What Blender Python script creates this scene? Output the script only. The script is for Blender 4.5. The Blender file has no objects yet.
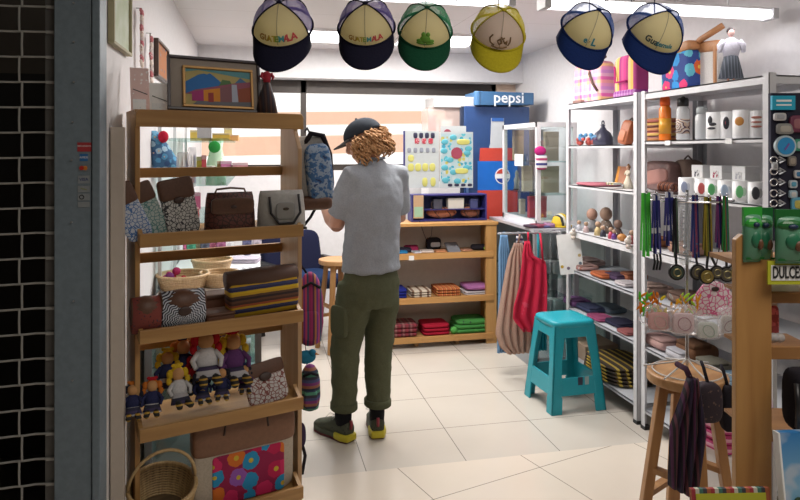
import bpy, bmesh, math, random
from mathutils import Vector, Matrix, Euler
SC = bpy.context.scene
COL = SC.collection
PI = math.pi
random.seed(7)
def R(d): return math.radians(d)

# ---------------------------------------------------------------- camera
F, H0 = 660.0, 1.52
PHI = math.atan(143/660.0)
CP, SP = math.cos(PHI), math.sin(PHI)
cam_data = bpy.data.cameras.new('camera')
cam_data.sensor_width = 36; cam_data.lens = F/800*36
cam_data.shift_y = -100/800
cam_data.clip_start = 0.05; cam_data.clip_end = 200
cam = bpy.data.objects.new('camera', cam_data); COL.objects.link(cam)
cam.location = (0, 0, H0); cam.rotation_euler = (R(90), 0, -PHI)
SC.camera = cam

# ---------------------------------------------------------------- world, lights, exposure
w = bpy.data.worlds.new('world'); SC.world = w; w.use_nodes = True
w.node_tree.nodes['Background'].inputs[0].default_value = (1.0, 0.97, 0.93, 1)
w.node_tree.nodes['Background'].inputs[1].default_value = 1.15
SC.view_settings.view_transform = 'Standard'
SC.view_settings.look = 'None'
SC.view_settings.exposure = 0.38
SC.view_settings.gamma = 1.0
SC.view_settings.use_curve_mapping = False

def area(name, loc, sx, sy, power, color=(1, 1, 1), rot=(0, 0, 0)):
    l = bpy.data.lights.new(name, 'AREA'); l.shape = 'RECTANGLE'; l.size = sx; l.size_y = sy
    l.energy = power; l.color = color
    o = bpy.data.objects.new(name, l); COL.objects.link(o); o.location = loc; o.rotation_euler = rot
    return o
CEIL = 2.43
area('light_tube_strip', (1.35, 2.74, 2.12), 2.1, .06, 2.2, (1, .98, 1))
area('light_troffer_a', (.65, 5.1, CEIL-.03), .55, .3, 15, (1, .97, .93))
area('light_troffer_b', (1.45, 5.1, CEIL-.03), .55, .3, 13, (1, .97, .93))
area('light_troffer_c', (.9, 3.7, CEIL-.03), .9, .3, 27, (1, .96, .90))
area('light_bare_area', (1.7, 3.9, CEIL-.03), .5, .3, 6, (1, .97, .95))  # area light on its own; no ceiling panel is modelled for it
area('light_corridor', (1.3, .2, 2.9), 1.8, 1.2, 30, (1, .93, .84))

# ---------------------------------------------------------------- pixel rays (800x500)
def ray(px, py):
    xc = (px-400)/F; zc = (150-py)/F
    return Vector((xc*CP+SP, CP-xc*SP, zc))
O0 = Vector((0, 0, H0))
def pY(px, py, Y): r = ray(px, py); return O0 + r*(Y/r.y)
def pX(px, py, X): r = ray(px, py); return O0 + r*(X/r.x)
def pZ(px, py, Z): r = ray(px, py); return O0 + r*((Z-H0)/r.z)
def pD(px, py, d): return O0 + ray(px, py)*d
def ppm(v): return F/(v.x*SP+v.y*CP)

# ---------------------------------------------------------------- materials
MATS = {}
def nodes(name):
    m = bpy.data.materials.new(name); m.use_nodes = True
    nt = m.node_tree; b = nt.nodes['Principled BSDF']
    return m, nt, b
def coords(nt, scale, kind='Object', rot=(0, 0, 0)):
    tc = nt.nodes.new('ShaderNodeTexCoord'); mp = nt.nodes.new('ShaderNodeMapping')
    if not hasattr(scale, '__len__'): scale = (scale,)*3
    mp.inputs['Scale'].default_value = scale; mp.inputs['Rotation'].default_value = rot
    nt.links.new(tc.outputs[kind], mp.inputs[0]); return mp.outputs[0]
def ramp(nt, fac, stops, const=True):
    r = nt.nodes.new('ShaderNodeValToRGB')
    if const: r.color_ramp.interpolation = 'CONSTANT'
    e = r.color_ramp.elements
    while len(e) < len(stops): e.new(.5)
    for i, (p, c) in enumerate(stops):
        e[i].position = p; e[i].color = (*c, 1)
    nt.links.new(fac, r.inputs[0]); return r.outputs[0]
def bump(nt, b, fac, strength, dist=.002):
    n = nt.nodes.new('ShaderNodeBump'); n.inputs['Strength'].default_value = strength
    n.inputs['Distance'].default_value = dist
    nt.links.new(fac, n.inputs['Height']); nt.links.new(n.outputs[0], b.inputs['Normal'])
def even(cols): n = len(cols); return [(i/n, c) for i, c in enumerate(cols)]
def plain(name, col=(.5, .5, .5), rough=.6, metal=0, emit=0, alpha=1, tex=0, spec=None, coat=0):
    if name in MATS: return MATS[name]
    m, nt, b = nodes(name)
    b.inputs['Base Color'].default_value = (*col, 1)
    b.inputs['Roughness'].default_value = rough; b.inputs['Metallic'].default_value = metal
    if coat: b.inputs['Coat Weight'].default_value = coat
    if spec is not None: b.inputs['Specular IOR Level'].default_value = spec
    if emit:
        b.inputs['Emission Color'].default_value = (*col, 1); b.inputs['Emission Strength'].default_value = emit
    if alpha < 1: b.inputs['Alpha'].default_value = alpha
    v = coords(nt, 30); n = nt.nodes.new('ShaderNodeTexNoise'); nt.links.new(v, n.inputs['Vector'])
    n.inputs['Scale'].default_value = 1+tex*4
    if not emit:
        k = .88 if tex else .96
        c2 = tuple(x*k for x in col)
        c = ramp(nt, n.outputs['Fac'], [(.35, c2), (.65, col)], False); nt.links.new(c, b.inputs['Base Color'])
    if tex: bump(nt, b, n.outputs['Fac'], .35*tex)
    MATS[name] = m; return m
def cloth(name, col=(.5, .5, .5)): return plain(name, col, .9, tex=1, spec=.15)
def wood(name, c1, c2, axis=2, rough=.45, scale=1.0):
    if name in MATS: return MATS[name]
    m, nt, b = nodes(name); s = [26*scale]*3; s[axis] = 1.8*scale
    v = coords(nt, s); n = nt.nodes.new('ShaderNodeTexNoise'); nt.links.new(v, n.inputs['Vector'])
    n.inputs['Scale'].default_value = 1.0; n.inputs['Detail'].default_value = 6; n.inputs['Distortion'].default_value = .8
    c = ramp(nt, n.outputs['Fac'], [(.3, c2), (.7, c1)], False)
    nt.links.new(c, b.inputs['Base Color']); b.inputs['Roughness'].default_value = rough
    bump(nt, b, n.outputs['Fac'], .1); MATS[name] = m; return m
def stripes(name, cols, axis=2, period=.05, rough=.85, wobble=0):
    if name in MATS: return MATS[name]
    m, nt, b = nodes(name); v = coords(nt, 1.0/period)
    s = nt.nodes.new('ShaderNodeSeparateXYZ'); nt.links.new(v, s.inputs[0])
    src = s.outputs[axis]
    if wobble:
        n = nt.nodes.new('ShaderNodeTexNoise'); nt.links.new(v, n.inputs['Vector']); n.inputs['Scale'].default_value = 3
        ad = nt.nodes.new('ShaderNodeMath'); ad.operation = 'MULTIPLY_ADD'; nt.links.new(n.outputs['Fac'], ad.inputs[0])
        ad.inputs[1].default_value = wobble; nt.links.new(src, ad.inputs[2]); src = ad.outputs[0]
    f = nt.nodes.new('ShaderNodeMath'); f.operation = 'FRACT'; nt.links.new(src, f.inputs[0])
    nt.links.new(ramp(nt, f.outputs[0], even(cols)), b.inputs['Base Color'])
    b.inputs['Roughness'].default_value = rough; MATS[name] = m; return m
def plaid(name, cols, axes=(0, 2), period=.06):
    if name in MATS: return MATS[name]
    m, nt, b = nodes(name); v = coords(nt, 1.0/period)
    s = nt.nodes.new('ShaderNodeSeparateXYZ'); nt.links.new(v, s.inputs[0]); o = []
    for a in axes:
        f = nt.nodes.new('ShaderNodeMath'); f.operation = 'FRACT'; nt.links.new(s.outputs[a], f.inputs[0])
        o.append(ramp(nt, f.outputs[0], even(cols)))
    mx = nt.nodes.new('ShaderNodeMixRGB'); mx.inputs[0].default_value = .5
    nt.links.new(o[0], mx.inputs[1]); nt.links.new(o[1], mx.inputs[2])
    nt.links.new(mx.outputs[0], b.inputs['Base Color']); b.inputs['Roughness'].default_value = .85
    MATS[name] = m; return m
def floral(name, bg, cols, scale=30, size=.42, centre=(.9, .75, .1), rough=.8, two=None):
    """round blooms with darker petals edge and a bright middle, scattered over a ground"""
    if name in MATS: return MATS[name]
    m, nt, b = nodes(name); v = coords(nt, scale)
    vo = nt.nodes.new('ShaderNodeTexVoronoi'); vo.inputs['Randomness'].default_value = .8; vo.inputs['Scale'].default_value = 1
    nt.links.new(v, vo.inputs['Vector'])
    s = nt.nodes.new('ShaderNodeSeparateXYZ'); nt.links.new(vo.outputs['Color'], s.inputs[0])
    c = ramp(nt, s.outputs[0], even(cols))
    wv = nt.nodes.new('ShaderNodeTexNoise'); nt.links.new(v, wv.inputs['Vector']); wv.inputs['Scale'].default_value = 3.5
    ad = nt.nodes.new('ShaderNodeMath'); ad.operation = 'MULTIPLY_ADD'
    nt.links.new(wv.outputs['Fac'], ad.inputs[0]); ad.inputs[1].default_value = .3; nt.links.new(vo.outputs['Distance'], ad.inputs[2])
    mk = ramp(nt, ad.outputs[0], [(0, (1, 1, 1)), (size+.15, (0, 0, 0))])
    mc = ramp(nt, vo.outputs['Distance'], [(0, (1, 1, 1)), (size*.28, (0, 0, 0))])
    m1 = nt.nodes.new('ShaderNodeMixRGB'); nt.links.new(mk, m1.inputs[0])
    m1.inputs[1].default_value = (*bg, 1); nt.links.new(c, m1.inputs[2])
    m2 = nt.nodes.new('ShaderNodeMixRGB'); nt.links.new(mc, m2.inputs[0]); nt.links.new(m1.outputs[0], m2.inputs[1])
    m2.inputs[2].default_value = (*centre, 1)
    nt.links.new(m2.outputs[0], b.inputs['Base Color']); b.inputs['Roughness'].default_value = rough
    MATS[name] = m; return m
def mottle(name, cols, scale=40, rough=.8, detail=2, soft=False):
    if name in MATS: return MATS[name]
    m, nt, b = nodes(name); v = coords(nt, scale)
    n = nt.nodes.new('ShaderNodeTexNoise'); nt.links.new(v, n.inputs['Vector'])
    n.inputs['Scale'].default_value = 1; n.inputs['Detail'].default_value = detail
    k = len(cols); st = [(0.0 if i == 0 else .34+.32*(i-1)/max(1, k-2) if k > 2 else .5, c) for i, c in enumerate(cols)]
    nt.links.new(ramp(nt, n.outputs['Fac'], st, not soft), b.inputs['Base Color'])
    b.inputs['Roughness'].default_value = rough; bump(nt, b, n.outputs['Fac'], .3); MATS[name] = m; return m
def lace(name, bg, fg, scale=60, rough=.85):
    if name in MATS: return MATS[name]
    m, nt, b = nodes(name); v = coords(nt, scale)
    vo = nt.nodes.new('ShaderNodeTexVoronoi'); vo.feature = 'DISTANCE_TO_EDGE'; vo.inputs['Scale'].default_value = 1; nt.links.new(v, vo.inputs['Vector'])
    v2 = nt.nodes.new('ShaderNodeTexVoronoi'); v2.inputs['Scale'].default_value = 2.3; nt.links.new(v, v2.inputs['Vector'])
    a = ramp(nt, vo.outputs['Distance'], [(0, (1, 1, 1)), (.075, (0, 0, 0))])
    c = ramp(nt, v2.outputs['Distance'], [(0, (1, 1, 1)), (.17, (0, 0, 0))])
    ad = nt.nodes.new('ShaderNodeMixRGB'); ad.blend_type = 'ADD'; ad.inputs[0].default_value = 1
    nt.links.new(a, ad.inputs[1]); nt.links.new(c, ad.inputs[2])
    mx = nt.nodes.new('ShaderNodeMixRGB'); nt.links.new(ad.outputs[0], mx.inputs[0])
    mx.inputs[1].default_value = (*bg, 1); mx.inputs[2].default_value = (*fg, 1)
    nt.links.new(mx.outputs[0], b.inputs['Base Color']); b.inputs['Roughness'].default_value = rough
    MATS[name] = m; return m
def rings(name, cols, period=.03, centre=(0, 0, 0), rough=.8, n=14):
    """concentric woven mandala: rings modulated by angle"""
    if name in MATS: return MATS[name]
    m, nt, b = nodes(name); tc = nt.nodes.new('ShaderNodeTexCoord')
    sb = nt.nodes.new('ShaderNodeVectorMath'); sb.operation = 'SUBTRACT'; sb.inputs[1].default_value = centre
    nt.links.new(tc.outputs['Object'], sb.inputs[0])
    s = nt.nodes.new('ShaderNodeSeparateXYZ'); nt.links.new(sb.outputs[0], s.inputs[0])
    def mt(op, a, c=None):
        q = nt.nodes.new('ShaderNodeMath'); q.operation = op
        for i, x in enumerate((a, c)):
            if x is None: continue
            if isinstance(x, (int, float)): q.inputs[i].default_value = x
            else: nt.links.new(x, q.inputs[i])
        return q.outputs[0]
    r = mt('SQRT', mt('ADD', mt('POWER', s.outputs[0], 2), mt('POWER', s.outputs[2], 2)))
    an = mt('ARCTAN2', s.outputs[2], s.outputs[0])
    wv = mt('MULTIPLY', mt('SINE', mt('MULTIPLY', an, n)), .16)
    f = mt('FRACT', mt('ADD', mt('DIVIDE', r, period), wv))
    nt.links.new(ramp(nt, f, even(cols)), b.inputs['Base Color'])
    b.inputs['Roughness'].default_value = rough; MATS[name] = m; return m
def glassy(name, tint=(.9, .95, .95), gl=.12, rough=.03):
    if name in MATS: return MATS[name]
    m = bpy.data.materials.new(name); m.use_nodes = True; nt = m.node_tree; nt.nodes.clear()
    o = nt.nodes.new('ShaderNodeOutputMaterial'); t = nt.nodes.new('ShaderNodeBsdfTransparent')
    t.inputs[0].default_value = (*tint, 1); g = nt.nodes.new('ShaderNodeBsdfGlossy')
    g.inputs['Roughness'].default_value = rough; mx = nt.nodes.new('ShaderNodeMixShader')
    mx.inputs[0].default_value = gl; nt.links.new(t.outputs[0], mx.inputs[1]); nt.links.new(g.outputs[0], mx.inputs[2])
    nt.links.new(mx.outputs[0], o.inputs[0]); MATS[name] = m; return m
def sheer(name, col=(.7, .7, .7), alpha=.6, rough=.5):
    """see-through netting or plastic film of one colour"""
    if name in MATS: return MATS[name]
    m = bpy.data.materials.new(name); m.use_nodes = True; nt = m.node_tree; b = nt.nodes['Principled BSDF']
    b.inputs['Base Color'].default_value = (*col, 1); b.inputs['Roughness'].default_value = rough
    b.inputs['Alpha'].default_value = alpha; MATS[name] = m; return m

# ---------------------------------------------------------------- mesh builder
class MB:
    def __init__(s): s.bm = bmesh.new()
    def _mv(s, vs, m):
        for v in vs: v.co = m @ v.co
    def box(s, c, d, rot=(0, 0, 0)):
        r = bmesh.ops.create_cube(s.bm, size=1)
        s._mv(r['verts'], Matrix.Translation(c) @ Euler(rot).to_matrix().to_4x4() @ Matrix.Diagonal((*d, 1)))
        return s
    def span(s, a, b):
        return s.box([(a[i]+b[i])/2 for i in range(3)], [abs(b[i]-a[i]) for i in range(3)])
    def cyl(s, a, b, r, r2=None, seg=12):
        a, b = Vector(a), Vector(b); d = b-a
        q = bmesh.ops.create_cone(s.bm, cap_ends=True, segments=seg, radius1=r, radius2=r if r2 is None else r2, depth=d.length)
        s._mv(q['verts'], Matrix.Translation((a+b)/2) @ d.to_track_quat('Z', 'Y').to_matrix().to_4x4()); return s
    def bar(s, a, b, wx, wy, up=(0, 0, 1)):
        a, b = Vector(a), Vector(b); d = b-a
        q = bmesh.ops.create_cube(s.bm, size=1); z = d.normalized(); u = Vector(up)
        if abs(z.dot(u)) > .95: u = Vector((0, 1, 0))
        x = u.cross(z).normalized(); y = z.cross(x)
        m = Matrix((x, y, z)).transposed().to_4x4()
        s._mv(q['verts'], Matrix.Translation((a+b)/2) @ m @ Matrix.Diagonal((wx, wy, d.length, 1))); return s
    def sph(s, c, r, seg=14, rot=(0, 0, 0)):
        if not hasattr(r, '__len__'): r = (r, r, r)
        q = bmesh.ops.create_uvsphere(s.bm, u_segments=seg, v_segments=max(6, seg//2+1), radius=1)
        s._mv(q['verts'], Matrix.Translation(c) @ Euler(rot).to_matrix().to_4x4() @ Matrix.Diagonal((*r, 1))); return s
    def pillow(s, c, r, e=.45, ez=.6, rot=(0, 0, 0), seg=20, M=None):
        """soft box: superellipsoid with half sizes r"""
        def p(x, k): return math.copysign(abs(x)**k, x)
        q = bmesh.ops.create_uvsphere(s.bm, u_segments=seg, v_segments=12, radius=1)
        T = Matrix.Translation(c) @ Euler(rot).to_matrix().to_4x4()
        for v in q['verts']:
            x, y, z = v.co; h = math.hypot(x, y); a = math.atan2(y, x)
            v.co = T @ Vector((r[0]*p(h, ez)*p(math.cos(a), e), r[1]*p(h, ez)*p(math.sin(a), e), r[2]*p(z, ez)))
        return s
    def loft(s, rs, seg=16, cap=True):
        """rs: (centre, vecA, vecB) rings"""
        L = []
        for c, a, b in rs:
            c, a, b = Vector(c), Vector(a), Vector(b)
            L.append([s.bm.verts.new(c+a*math.cos(2*PI*i/seg)+b*math.sin(2*PI*i/seg)) for i in range(seg)])
        for j in range(len(L)-1):
            for i in range(seg):
                s.bm.faces.new((L[j][i], L[j][(i+1) % seg], L[j+1][(i+1) % seg], L[j+1][i]))
        if cap: s.bm.faces.new(L[0][::-1]); s.bm.faces.new(L[-1])
        return s
    def tube(s, pts, r, seg=8, cap=True):
        pts = [Vector(p) for p in pts]; n = len(pts); rs = []
        up = Vector((0, 0, 1)); pa = None
        for i, p in enumerate(pts):
            t = (pts[min(i+1, n-1)]-pts[max(i-1, 0)])
            t = t.normalized() if t.length > 1e-9 else Vector((0, 0, 1))
            if pa is None:
                a = t.cross(up if abs(t.dot(up)) < .9 else Vector((0, 1, 0))).normalized()
            else:
                a = (pa - t*pa.dot(t)); a = a.normalized() if a.length > 1e-6 else t.orthogonal().normalized()
            pa = a; b = t.cross(a); q = r[i] if hasattr(r, '__len__') else r
            rs.append((p, a*q, b*q))
        return s.loft(rs, seg, cap)
    def ring(s, c, R1, r, n=(0, 0, 1), seg=28, sc=(1, 1)):
        c = Vector(c); z = Vector(n).normalized(); a = z.orthogonal().normalized(); b = z.cross(a)
        pts = [c+a*R1*sc[0]*math.cos(2*PI*i/seg)+b*R1*sc[1]*math.sin(2*PI*i/seg) for i in range(seg+1)]
        return s.tube(pts, r, 6, False)
    def lathe(s, prof, c=(0, 0, 0), seg=20, sy=1):
        c = Vector(c)
        return s.loft([(c+Vector((0, 0, z)), (r, 0, 0), (0, r*sy, 0)) for r, z in prof], seg)
    def prism(s, poly, y0, y1, plane='xz'):
        """closed outline pushed from y0 to y1"""
        def pt(a, b, y): return (a, y, b) if plane == 'xz' else (a, b, y) if plane == 'xy' else (y, a, b)
        A = [s.bm.verts.new(pt(a, b, y0)) for a, b in poly]; B = [s.bm.verts.new(pt(a, b, y1)) for a, b in poly]
        n = len(poly); s.bm.faces.new(A); s.bm.faces.new(B[::-1])
        for i in range(n): s.bm.faces.new((A[i], B[i], B[(i+1) % n], A[(i+1) % n]))
        return s
    def sheet(s, fn, nu, nv, th=0):
        """surface fn(u,v)->point with a thickness"""
        def grid():
            return [[s.bm.verts.new(fn(i/nu, j/nv)) for j in range(nv+1)] for i in range(nu+1)]
        g = grid(); fs = []
        for i in range(nu):
            for j in range(nv): fs.append(s.bm.faces.new((g[i][j], g[i+1][j], g[i+1][j+1], g[i][j+1])))
        if th:
            s.bm.normal_update(); bmesh.ops.solidify(s.bm, geom=fs, thickness=th)
        return s
    def put(s, name, mat, parent=None, loc=None, rz=0, rot=None, bev=0, smooth=False, remesh=0, subd=0):
        bmesh.ops.recalc_face_normals(s.bm, faces=s.bm.faces)
        me = bpy.data.meshes.new(name); s.bm.to_mesh(me); s.bm.free()
        if mat: me.materials.append(mat)
        if smooth:
            for p in me.polygons: p.use_smooth = True
        o = bpy.data.objects.new(name, me); COL.objects.link(o)
        if parent: o.parent = parent
        if loc is not None: o.location = loc
        o.rotation_euler = rot if rot else (0, 0, rz)
        if bev:
            b = o.modifiers.new('bevel', 'BEVEL'); b.width = bev; b.segments = 2; b.limit_method = 'ANGLE'; b.angle_limit = R(35)
        if remesh:
            b = o.modifiers.new('remesh', 'REMESH'); b.mode = 'VOXEL'; b.voxel_size = remesh; b.use_smooth_shade = True
            b = o.modifiers.new('smooth', 'SMOOTH'); b.factor = .6; b.iterations = 6
        if subd:
            b = o.modifiers.new('subdivision', 'SUBSURF'); b.levels = subd; b.render_levels = subd
        return o
def tag(o, label=None, cat=None, group=None, kind=None):
    if label: o['label'] = label
    if cat: o['category'] = cat
    if group: o['group'] = group
    if kind: o['kind'] = kind
    return o
def thing(name, label, cat, loc=(0, 0, 0), rz=0, group=None, rot=None):
    o = bpy.data.objects.new(name, None); COL.objects.link(o); o.empty_display_size = .05
    o.location = loc; o.rotation_euler = rot if rot else (0, 0, rz)
    return tag(o, label, cat, group)
def struct(name, mb, mat, **k):
    par = k.get('parent'); o = mb.put(name, mat, **k)
    if not par: o['kind'] = 'structure'
    return o
def dup(o, label=None, loc=None, rz=None, rot=None, mats=None):
    def cp(a, par):
        c = a.copy(); COL.objects.link(c); c.parent = par
        for ch in list(a.children): cp(ch, c)
        return c
    c = cp(o, None)
    if label: c['label'] = label
    if loc is not None: c.location = loc
    if rz is not None: c.rotation_euler = (0, 0, rz)
    if rot is not None: c.rotation_euler = rot
    return c
def glyphs(txt, size, ext=.0004, align='CENTER', bold=0):
    cu = bpy.data.curves.new('lettering', 'FONT'); cu.body = txt; cu.size = size; cu.extrude = ext; cu.offset = bold*size
    cu.align_x = align; cu.align_y = 'CENTER'; cu.resolution_u = 2
    o = bpy.data.objects.new('lettering', cu); COL.objects.link(o)
    dg = bpy.context.evaluated_depsgraph_get(); dg.update()
    me = bpy.data.meshes.new_from_object(o.evaluated_get(dg)); bpy.data.objects.remove(o); return me
def lettering(txt, size, mat, parent, loc, rot=(R(90), 0, 0), name='lettering', wrap=None, align='CENTER', bold=0, narrow=1):
    me = glyphs(txt, size, align=align, bold=bold)
    if wrap:
        for v in me.vertices: v.co = wrap(v.co)
    me.materials.clear(); me.materials.append(mat); me.name = name
    o = bpy.data.objects.new(name, me); COL.objects.link(o); o.parent = parent; o.location = loc; o.scale = (narrow, 1, 1)
    if not wrap: o.rotation_euler = rot
    return o

# common materials
WHITE = plain('white_paint', (.82, .81, .82), .5)
PWHITE = plain('white_plastic', (.85, .85, .86), .35)
PAPER = plain('paper', (.86, .86, .86), .8)
BLACK = plain('black_plastic', (.015, .015, .018), .4)
BLACKC = cloth('black_cloth', (.018, .016, .022))
CHROME = plain('chrome_wire', (.65, .65, .67), .25, 1)
STEEL = plain('grey_steel', (.45, .46, .48), .35, .6)
LEATHER = plain('brown_leather', (.115, .05, .028), .5, tex=.7)
DLEATHER = plain('dark_leather', (.05, .025, .02), .5, tex=.7)
TAN = plain('tan_leather', (.42, .19, .075), .5, tex=.6)
CREAM = cloth('cream_cloth', (.72, .66, .54))
SKIN = plain('skin', (.62, .34, .24), .55)
GLASS = glassy('clear_glass')
WPINE = wood('varnished_pine', (.46, .265, .095), (.33, .17, .055), 0)
WPINEV = wood('varnished_pine_upright', (.46, .265, .095), (.34, .17, .058), 2)
# ================================================================ setting
def tile_mat(name, col, grout, tx, ty, ox, oy, rot=0, rough=.18, var=.05):
    m, nt, b = nodes(name); tc = nt.nodes.new('ShaderNodeTexCoord')
    mp = nt.nodes.new('ShaderNodeMapping'); mp.vector_type = 'TEXTURE'
    mp.inputs['Location'].default_value = (ox, oy, 0); mp.inputs['Rotation'].default_value = (0, 0, rot)
    mp.inputs['Scale'].default_value = (tx, ty, 1)
    nt.links.new(tc.outputs['Object'], mp.inputs[0])
    s = nt.nodes.new('ShaderNodeSeparateXYZ'); nt.links.new(mp.outputs[0], s.inputs[0])
    ms = []
    for a, t in ((0, tx), (1, ty)):
        f = nt.nodes.new('ShaderNodeMath'); f.operation = 'FRACT'; nt.links.new(s.outputs[a], f.inputs[0])
        p = nt.nodes.new('ShaderNodeMath'); p.operation = 'PINGPONG'; nt.links.new(f.outputs[0], p.inputs[0]); p.inputs[1].default_value = .5
        l = nt.nodes.new('ShaderNodeMath'); l.operation = 'LESS_THAN'; nt.links.new(p.outputs[0], l.inputs[0]); l.inputs[1].default_value = .0022/t
        ms.append(l.outputs[0])
    mx = nt.nodes.new('ShaderNodeMath'); mx.operation = 'MAXIMUM'; nt.links.new(ms[0], mx.inputs[0]); nt.links.new(ms[1], mx.inputs[1])
    n = nt.nodes.new('ShaderNodeTexNoise'); n.inputs['Scale'].default_value = 3; n.inputs['Detail'].default_value = 5
    nt.links.new(tc.outputs['Object'], n.inputs['Vector'])
    c = ramp(nt, n.outputs['Fac'], [(.3, tuple(x*(1-var) for x in col)), (.7, col)], False)
    q = nt.nodes.new('ShaderNodeMixRGB'); nt.links.new(mx.outputs[0], q.inputs[0]); nt.links.new(c, q.inputs[1])
    q.inputs[2].default_value = (*grout, 1); nt.links.new(q.outputs[0], b.inputs['Base Color'])
    b.inputs['Roughness'].default_value = rough; return m
T1 = tile_mat('shop_floor_tile', (.60, .55, .49), (.22, .2, .18), .495, .442, .01, 3.475)
T2 = tile_mat('mall_floor_tile', (.72, .64, .55), (.25, .22, .18), .60, .60, .75, 2.775, R(16.8), rough=.22)
FY, FX1 = 3.085, 2.60
struct('floor', MB().span((-.6, FY, -.1), (FX1+.1, 6.3, 0)), T1)
struct('floor_outside', MB().span((-3.2, -2.2, -.1), (4.2, FY, 0)), T2)
WALLM = plain('wall_paint', (.74, .725, .74), .7, spec=.3)
LW, RW, BW = -.5, 2.50, 5.95
struct('wall_left', MB().span((LW-.1, 2.32, 0), (LW, BW+.4, CEIL)), WALLM)
struct('wall_right', MB().span((RW, 1.2, 0), (RW+.1, BW+.4, CEIL)), WALLM)
# back wall: sill wall, window recess with a deep soffit above it
YW = 6.16
struct('wall_back', MB().span((LW, YW-.02, 0), (RW, YW+.12, 1.33)), WALLM)
struct('trim_1', MB().span((LW, BW, 2.165), (RW, YW+.12, CEIL)), WALLM)
struct('wall_back_right', MB().span((2.30, YW-.02, 1.33), (RW, YW+.12, 2.165)), plain('peach_paint', (.72, .55, .43), .7))
ALU = plain('dark_window_metal', (.05, .04, .035), .4, .3)
wm = MB(); ZB = pY(400, 94.5, YW).z; wm.span((LW, YW, ZB), (2.30, YW+.06, 2.165)); wm.span((LW, YW, 1.33), (2.30, YW+.06, 1.385))
wm.span((2.26, YW, 1.33), (2.30, YW+.06, 2.165))
x = pY(303, 120, YW).x
wm.span((x-.02, YW, 1.33), (x+.03, YW+.06, 2.165))
win = struct('window_1', wm, ALU)
MB().span((LW, YW+.025, 1.385), (2.27, YW+.032, ZB)).put('glass_pane', glassy('window_glass', (.97, .97, .97), .04), win)
# ceiling: white boards with pencil-thin joints
CM = tile_mat('ceiling_board', (.74, .71, .72), (.5, .47, .46), 1.22, .61, .2, 2.0, rough=.8, var=.02)
struct('ceiling', MB().span((LW-.1, 2.3, CEIL), (RW+.1, BW+.4, CEIL+.08)), CM)
# mall corridor around the viewpoint
CORR = plain('corridor_paint', (.30, .27, .25), .8)
struct('ceiling_outside', MB().span((-3.2, -2.2, 3.0), (4.2, 2.36, 3.1)), CORR)
struct('wall_front', MB().span((-3.2, -2.3, 0), (4.2, -2.2, 3.0)), CORR)
struct('wall_outside_left', MB().span((-3.3, -2.2, 0), (-3.2, 6.3, 3.0)), plain('dark_paint', (.05, .045, .042), .8))
struct('wall_outside_right', MB().span((4.2, -2.2, 0), (4.3, 2.4, 3.0)), CORR)
struct('wall_outside_far_right', MB().span((RW+.1, 2.3, 0), (4.2, 2.4, 3.0)), CORR)
struct('trim_2', MB().span((-3.2, 2.26, CEIL), (RW+.1, 2.36, 3.0)), plain('header_grey', (.35, .35, .36), .6))
struct('wall_neighbour', MB().span((-3.2, 3.6, 0), (LW-.1, 3.7, 1.9)), plain('dark_shop', (.02, .019, .018), .8))
struct('wall_neighbour_upper', MB().span((-3.2, 3.6, 1.9), (LW-.1, 3.7, 3.0)), plain('brown_board', (.09, .075, .06), .8))
struct('floor_neighbour', MB().span((-3.2, FY, -.1), (LW-.1, 6.3, 0)), plain('dark_floor', (.06, .05, .045), .5))
struct('ceiling_neighbour', MB().span((-3.2, 2.36, 2.9), (LW-.1, 3.7, 3.0)), plain('dark_paint', (.05, .045, .042), .8))
# grey metal door pillar beside the shutter
GREY = plain('pillar_grey_paint', (.19, .245, .29), .5, tex=.2)
pl, pr, pyy = pY(54, 250, 2.27).x, pY(100.5, 250, 2.27).x, 2.27
struct('pillar', MB().span((pl, 2.27, 0), (pr-.027, 2.36, CEIL+.1)).span((pr-.024, 2.262, 0), (pr, 2.36, CEIL+.1)), GREY, bev=.003)
sb = MB()
for (px, py) in ((74, 3), (74, 42), (74, 82), (73, 122), (72, 160), (72, 222), (74, 301), (73, 380)):
    p = pY(px, py, 2.268); sb.cyl((p.x, 2.272, p.z), (p.x, 2.262, p.z), .003, seg=8)
struct('rivet', sb, STEEL)['kind'] = 'structure'
# payment stickers on the pillar
def sticker(px, py, wpx, hpx, col, label, extra=None, name='sticker'):
    p = pY(px, py, 2.27); k = 1/ppm(p)
    t = thing(name, label, 'sticker', (p.x, 2.2695, p.z), group=None)
    MB().span((-wpx*k/2, -.0015, -hpx*k/2), (wpx*k/2, 0, hpx*k/2)).put('backing', plain('st_'+name+str(px)+str(py), col, .5), t)
    if extra: extra(t, k)
    return t
def st1(t, k): lettering('BIENVENIDOS', 2.0*k, PAPER, t, (0, -.002, .9*k))
def st2(t, k): lettering('AMEX', 3.0*k, PAPER, t, (0, -.002, 0))
def st3(t, k):
    MB().cyl((-2*k, -.0035, 0), (-2*k, -.0015, 0), 2.2*k, seg=20).put('circle', plain('st_red', (.5, .03, .02), .5), t)
    MB().cyl((1.2*k, -.003, 0), (1.2*k, -.0015, 0), 2.2*k, seg=20).put('circle', plain('st_orange', (.6, .2, .03), .5), t)
def st4(t, k): lettering('VISA', 4.2*k, plain('st_navy', (.02, .04, .2), .5), t, (0, -.002, 0))
def st5(t, k):
    MB().box((0, -.002, 0), (6*k, .001, 1*k), (0, .3, 0)).put('stroke', plain('st_olive', (.25, .28, .15), .5), t)
sticker(84.5, 147, 13, 9, (.42, .04, .05), 'red welcome sticker, topmost on the grey metal pillar', st1)
sticker(84, 157.5, 7.5, 7, (.03, .16, .42), 'small blue card sticker under the red one on the pillar', st2)
sticker(84, 168, 10, 6.5, (.2, .22, .24), 'card sticker with red and orange circles on the pillar', st3)
sticker(84, 179.5, 11, 8, (.27, .3, .32), 'pale card sticker reading VISA on the grey pillar', st4)
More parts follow.
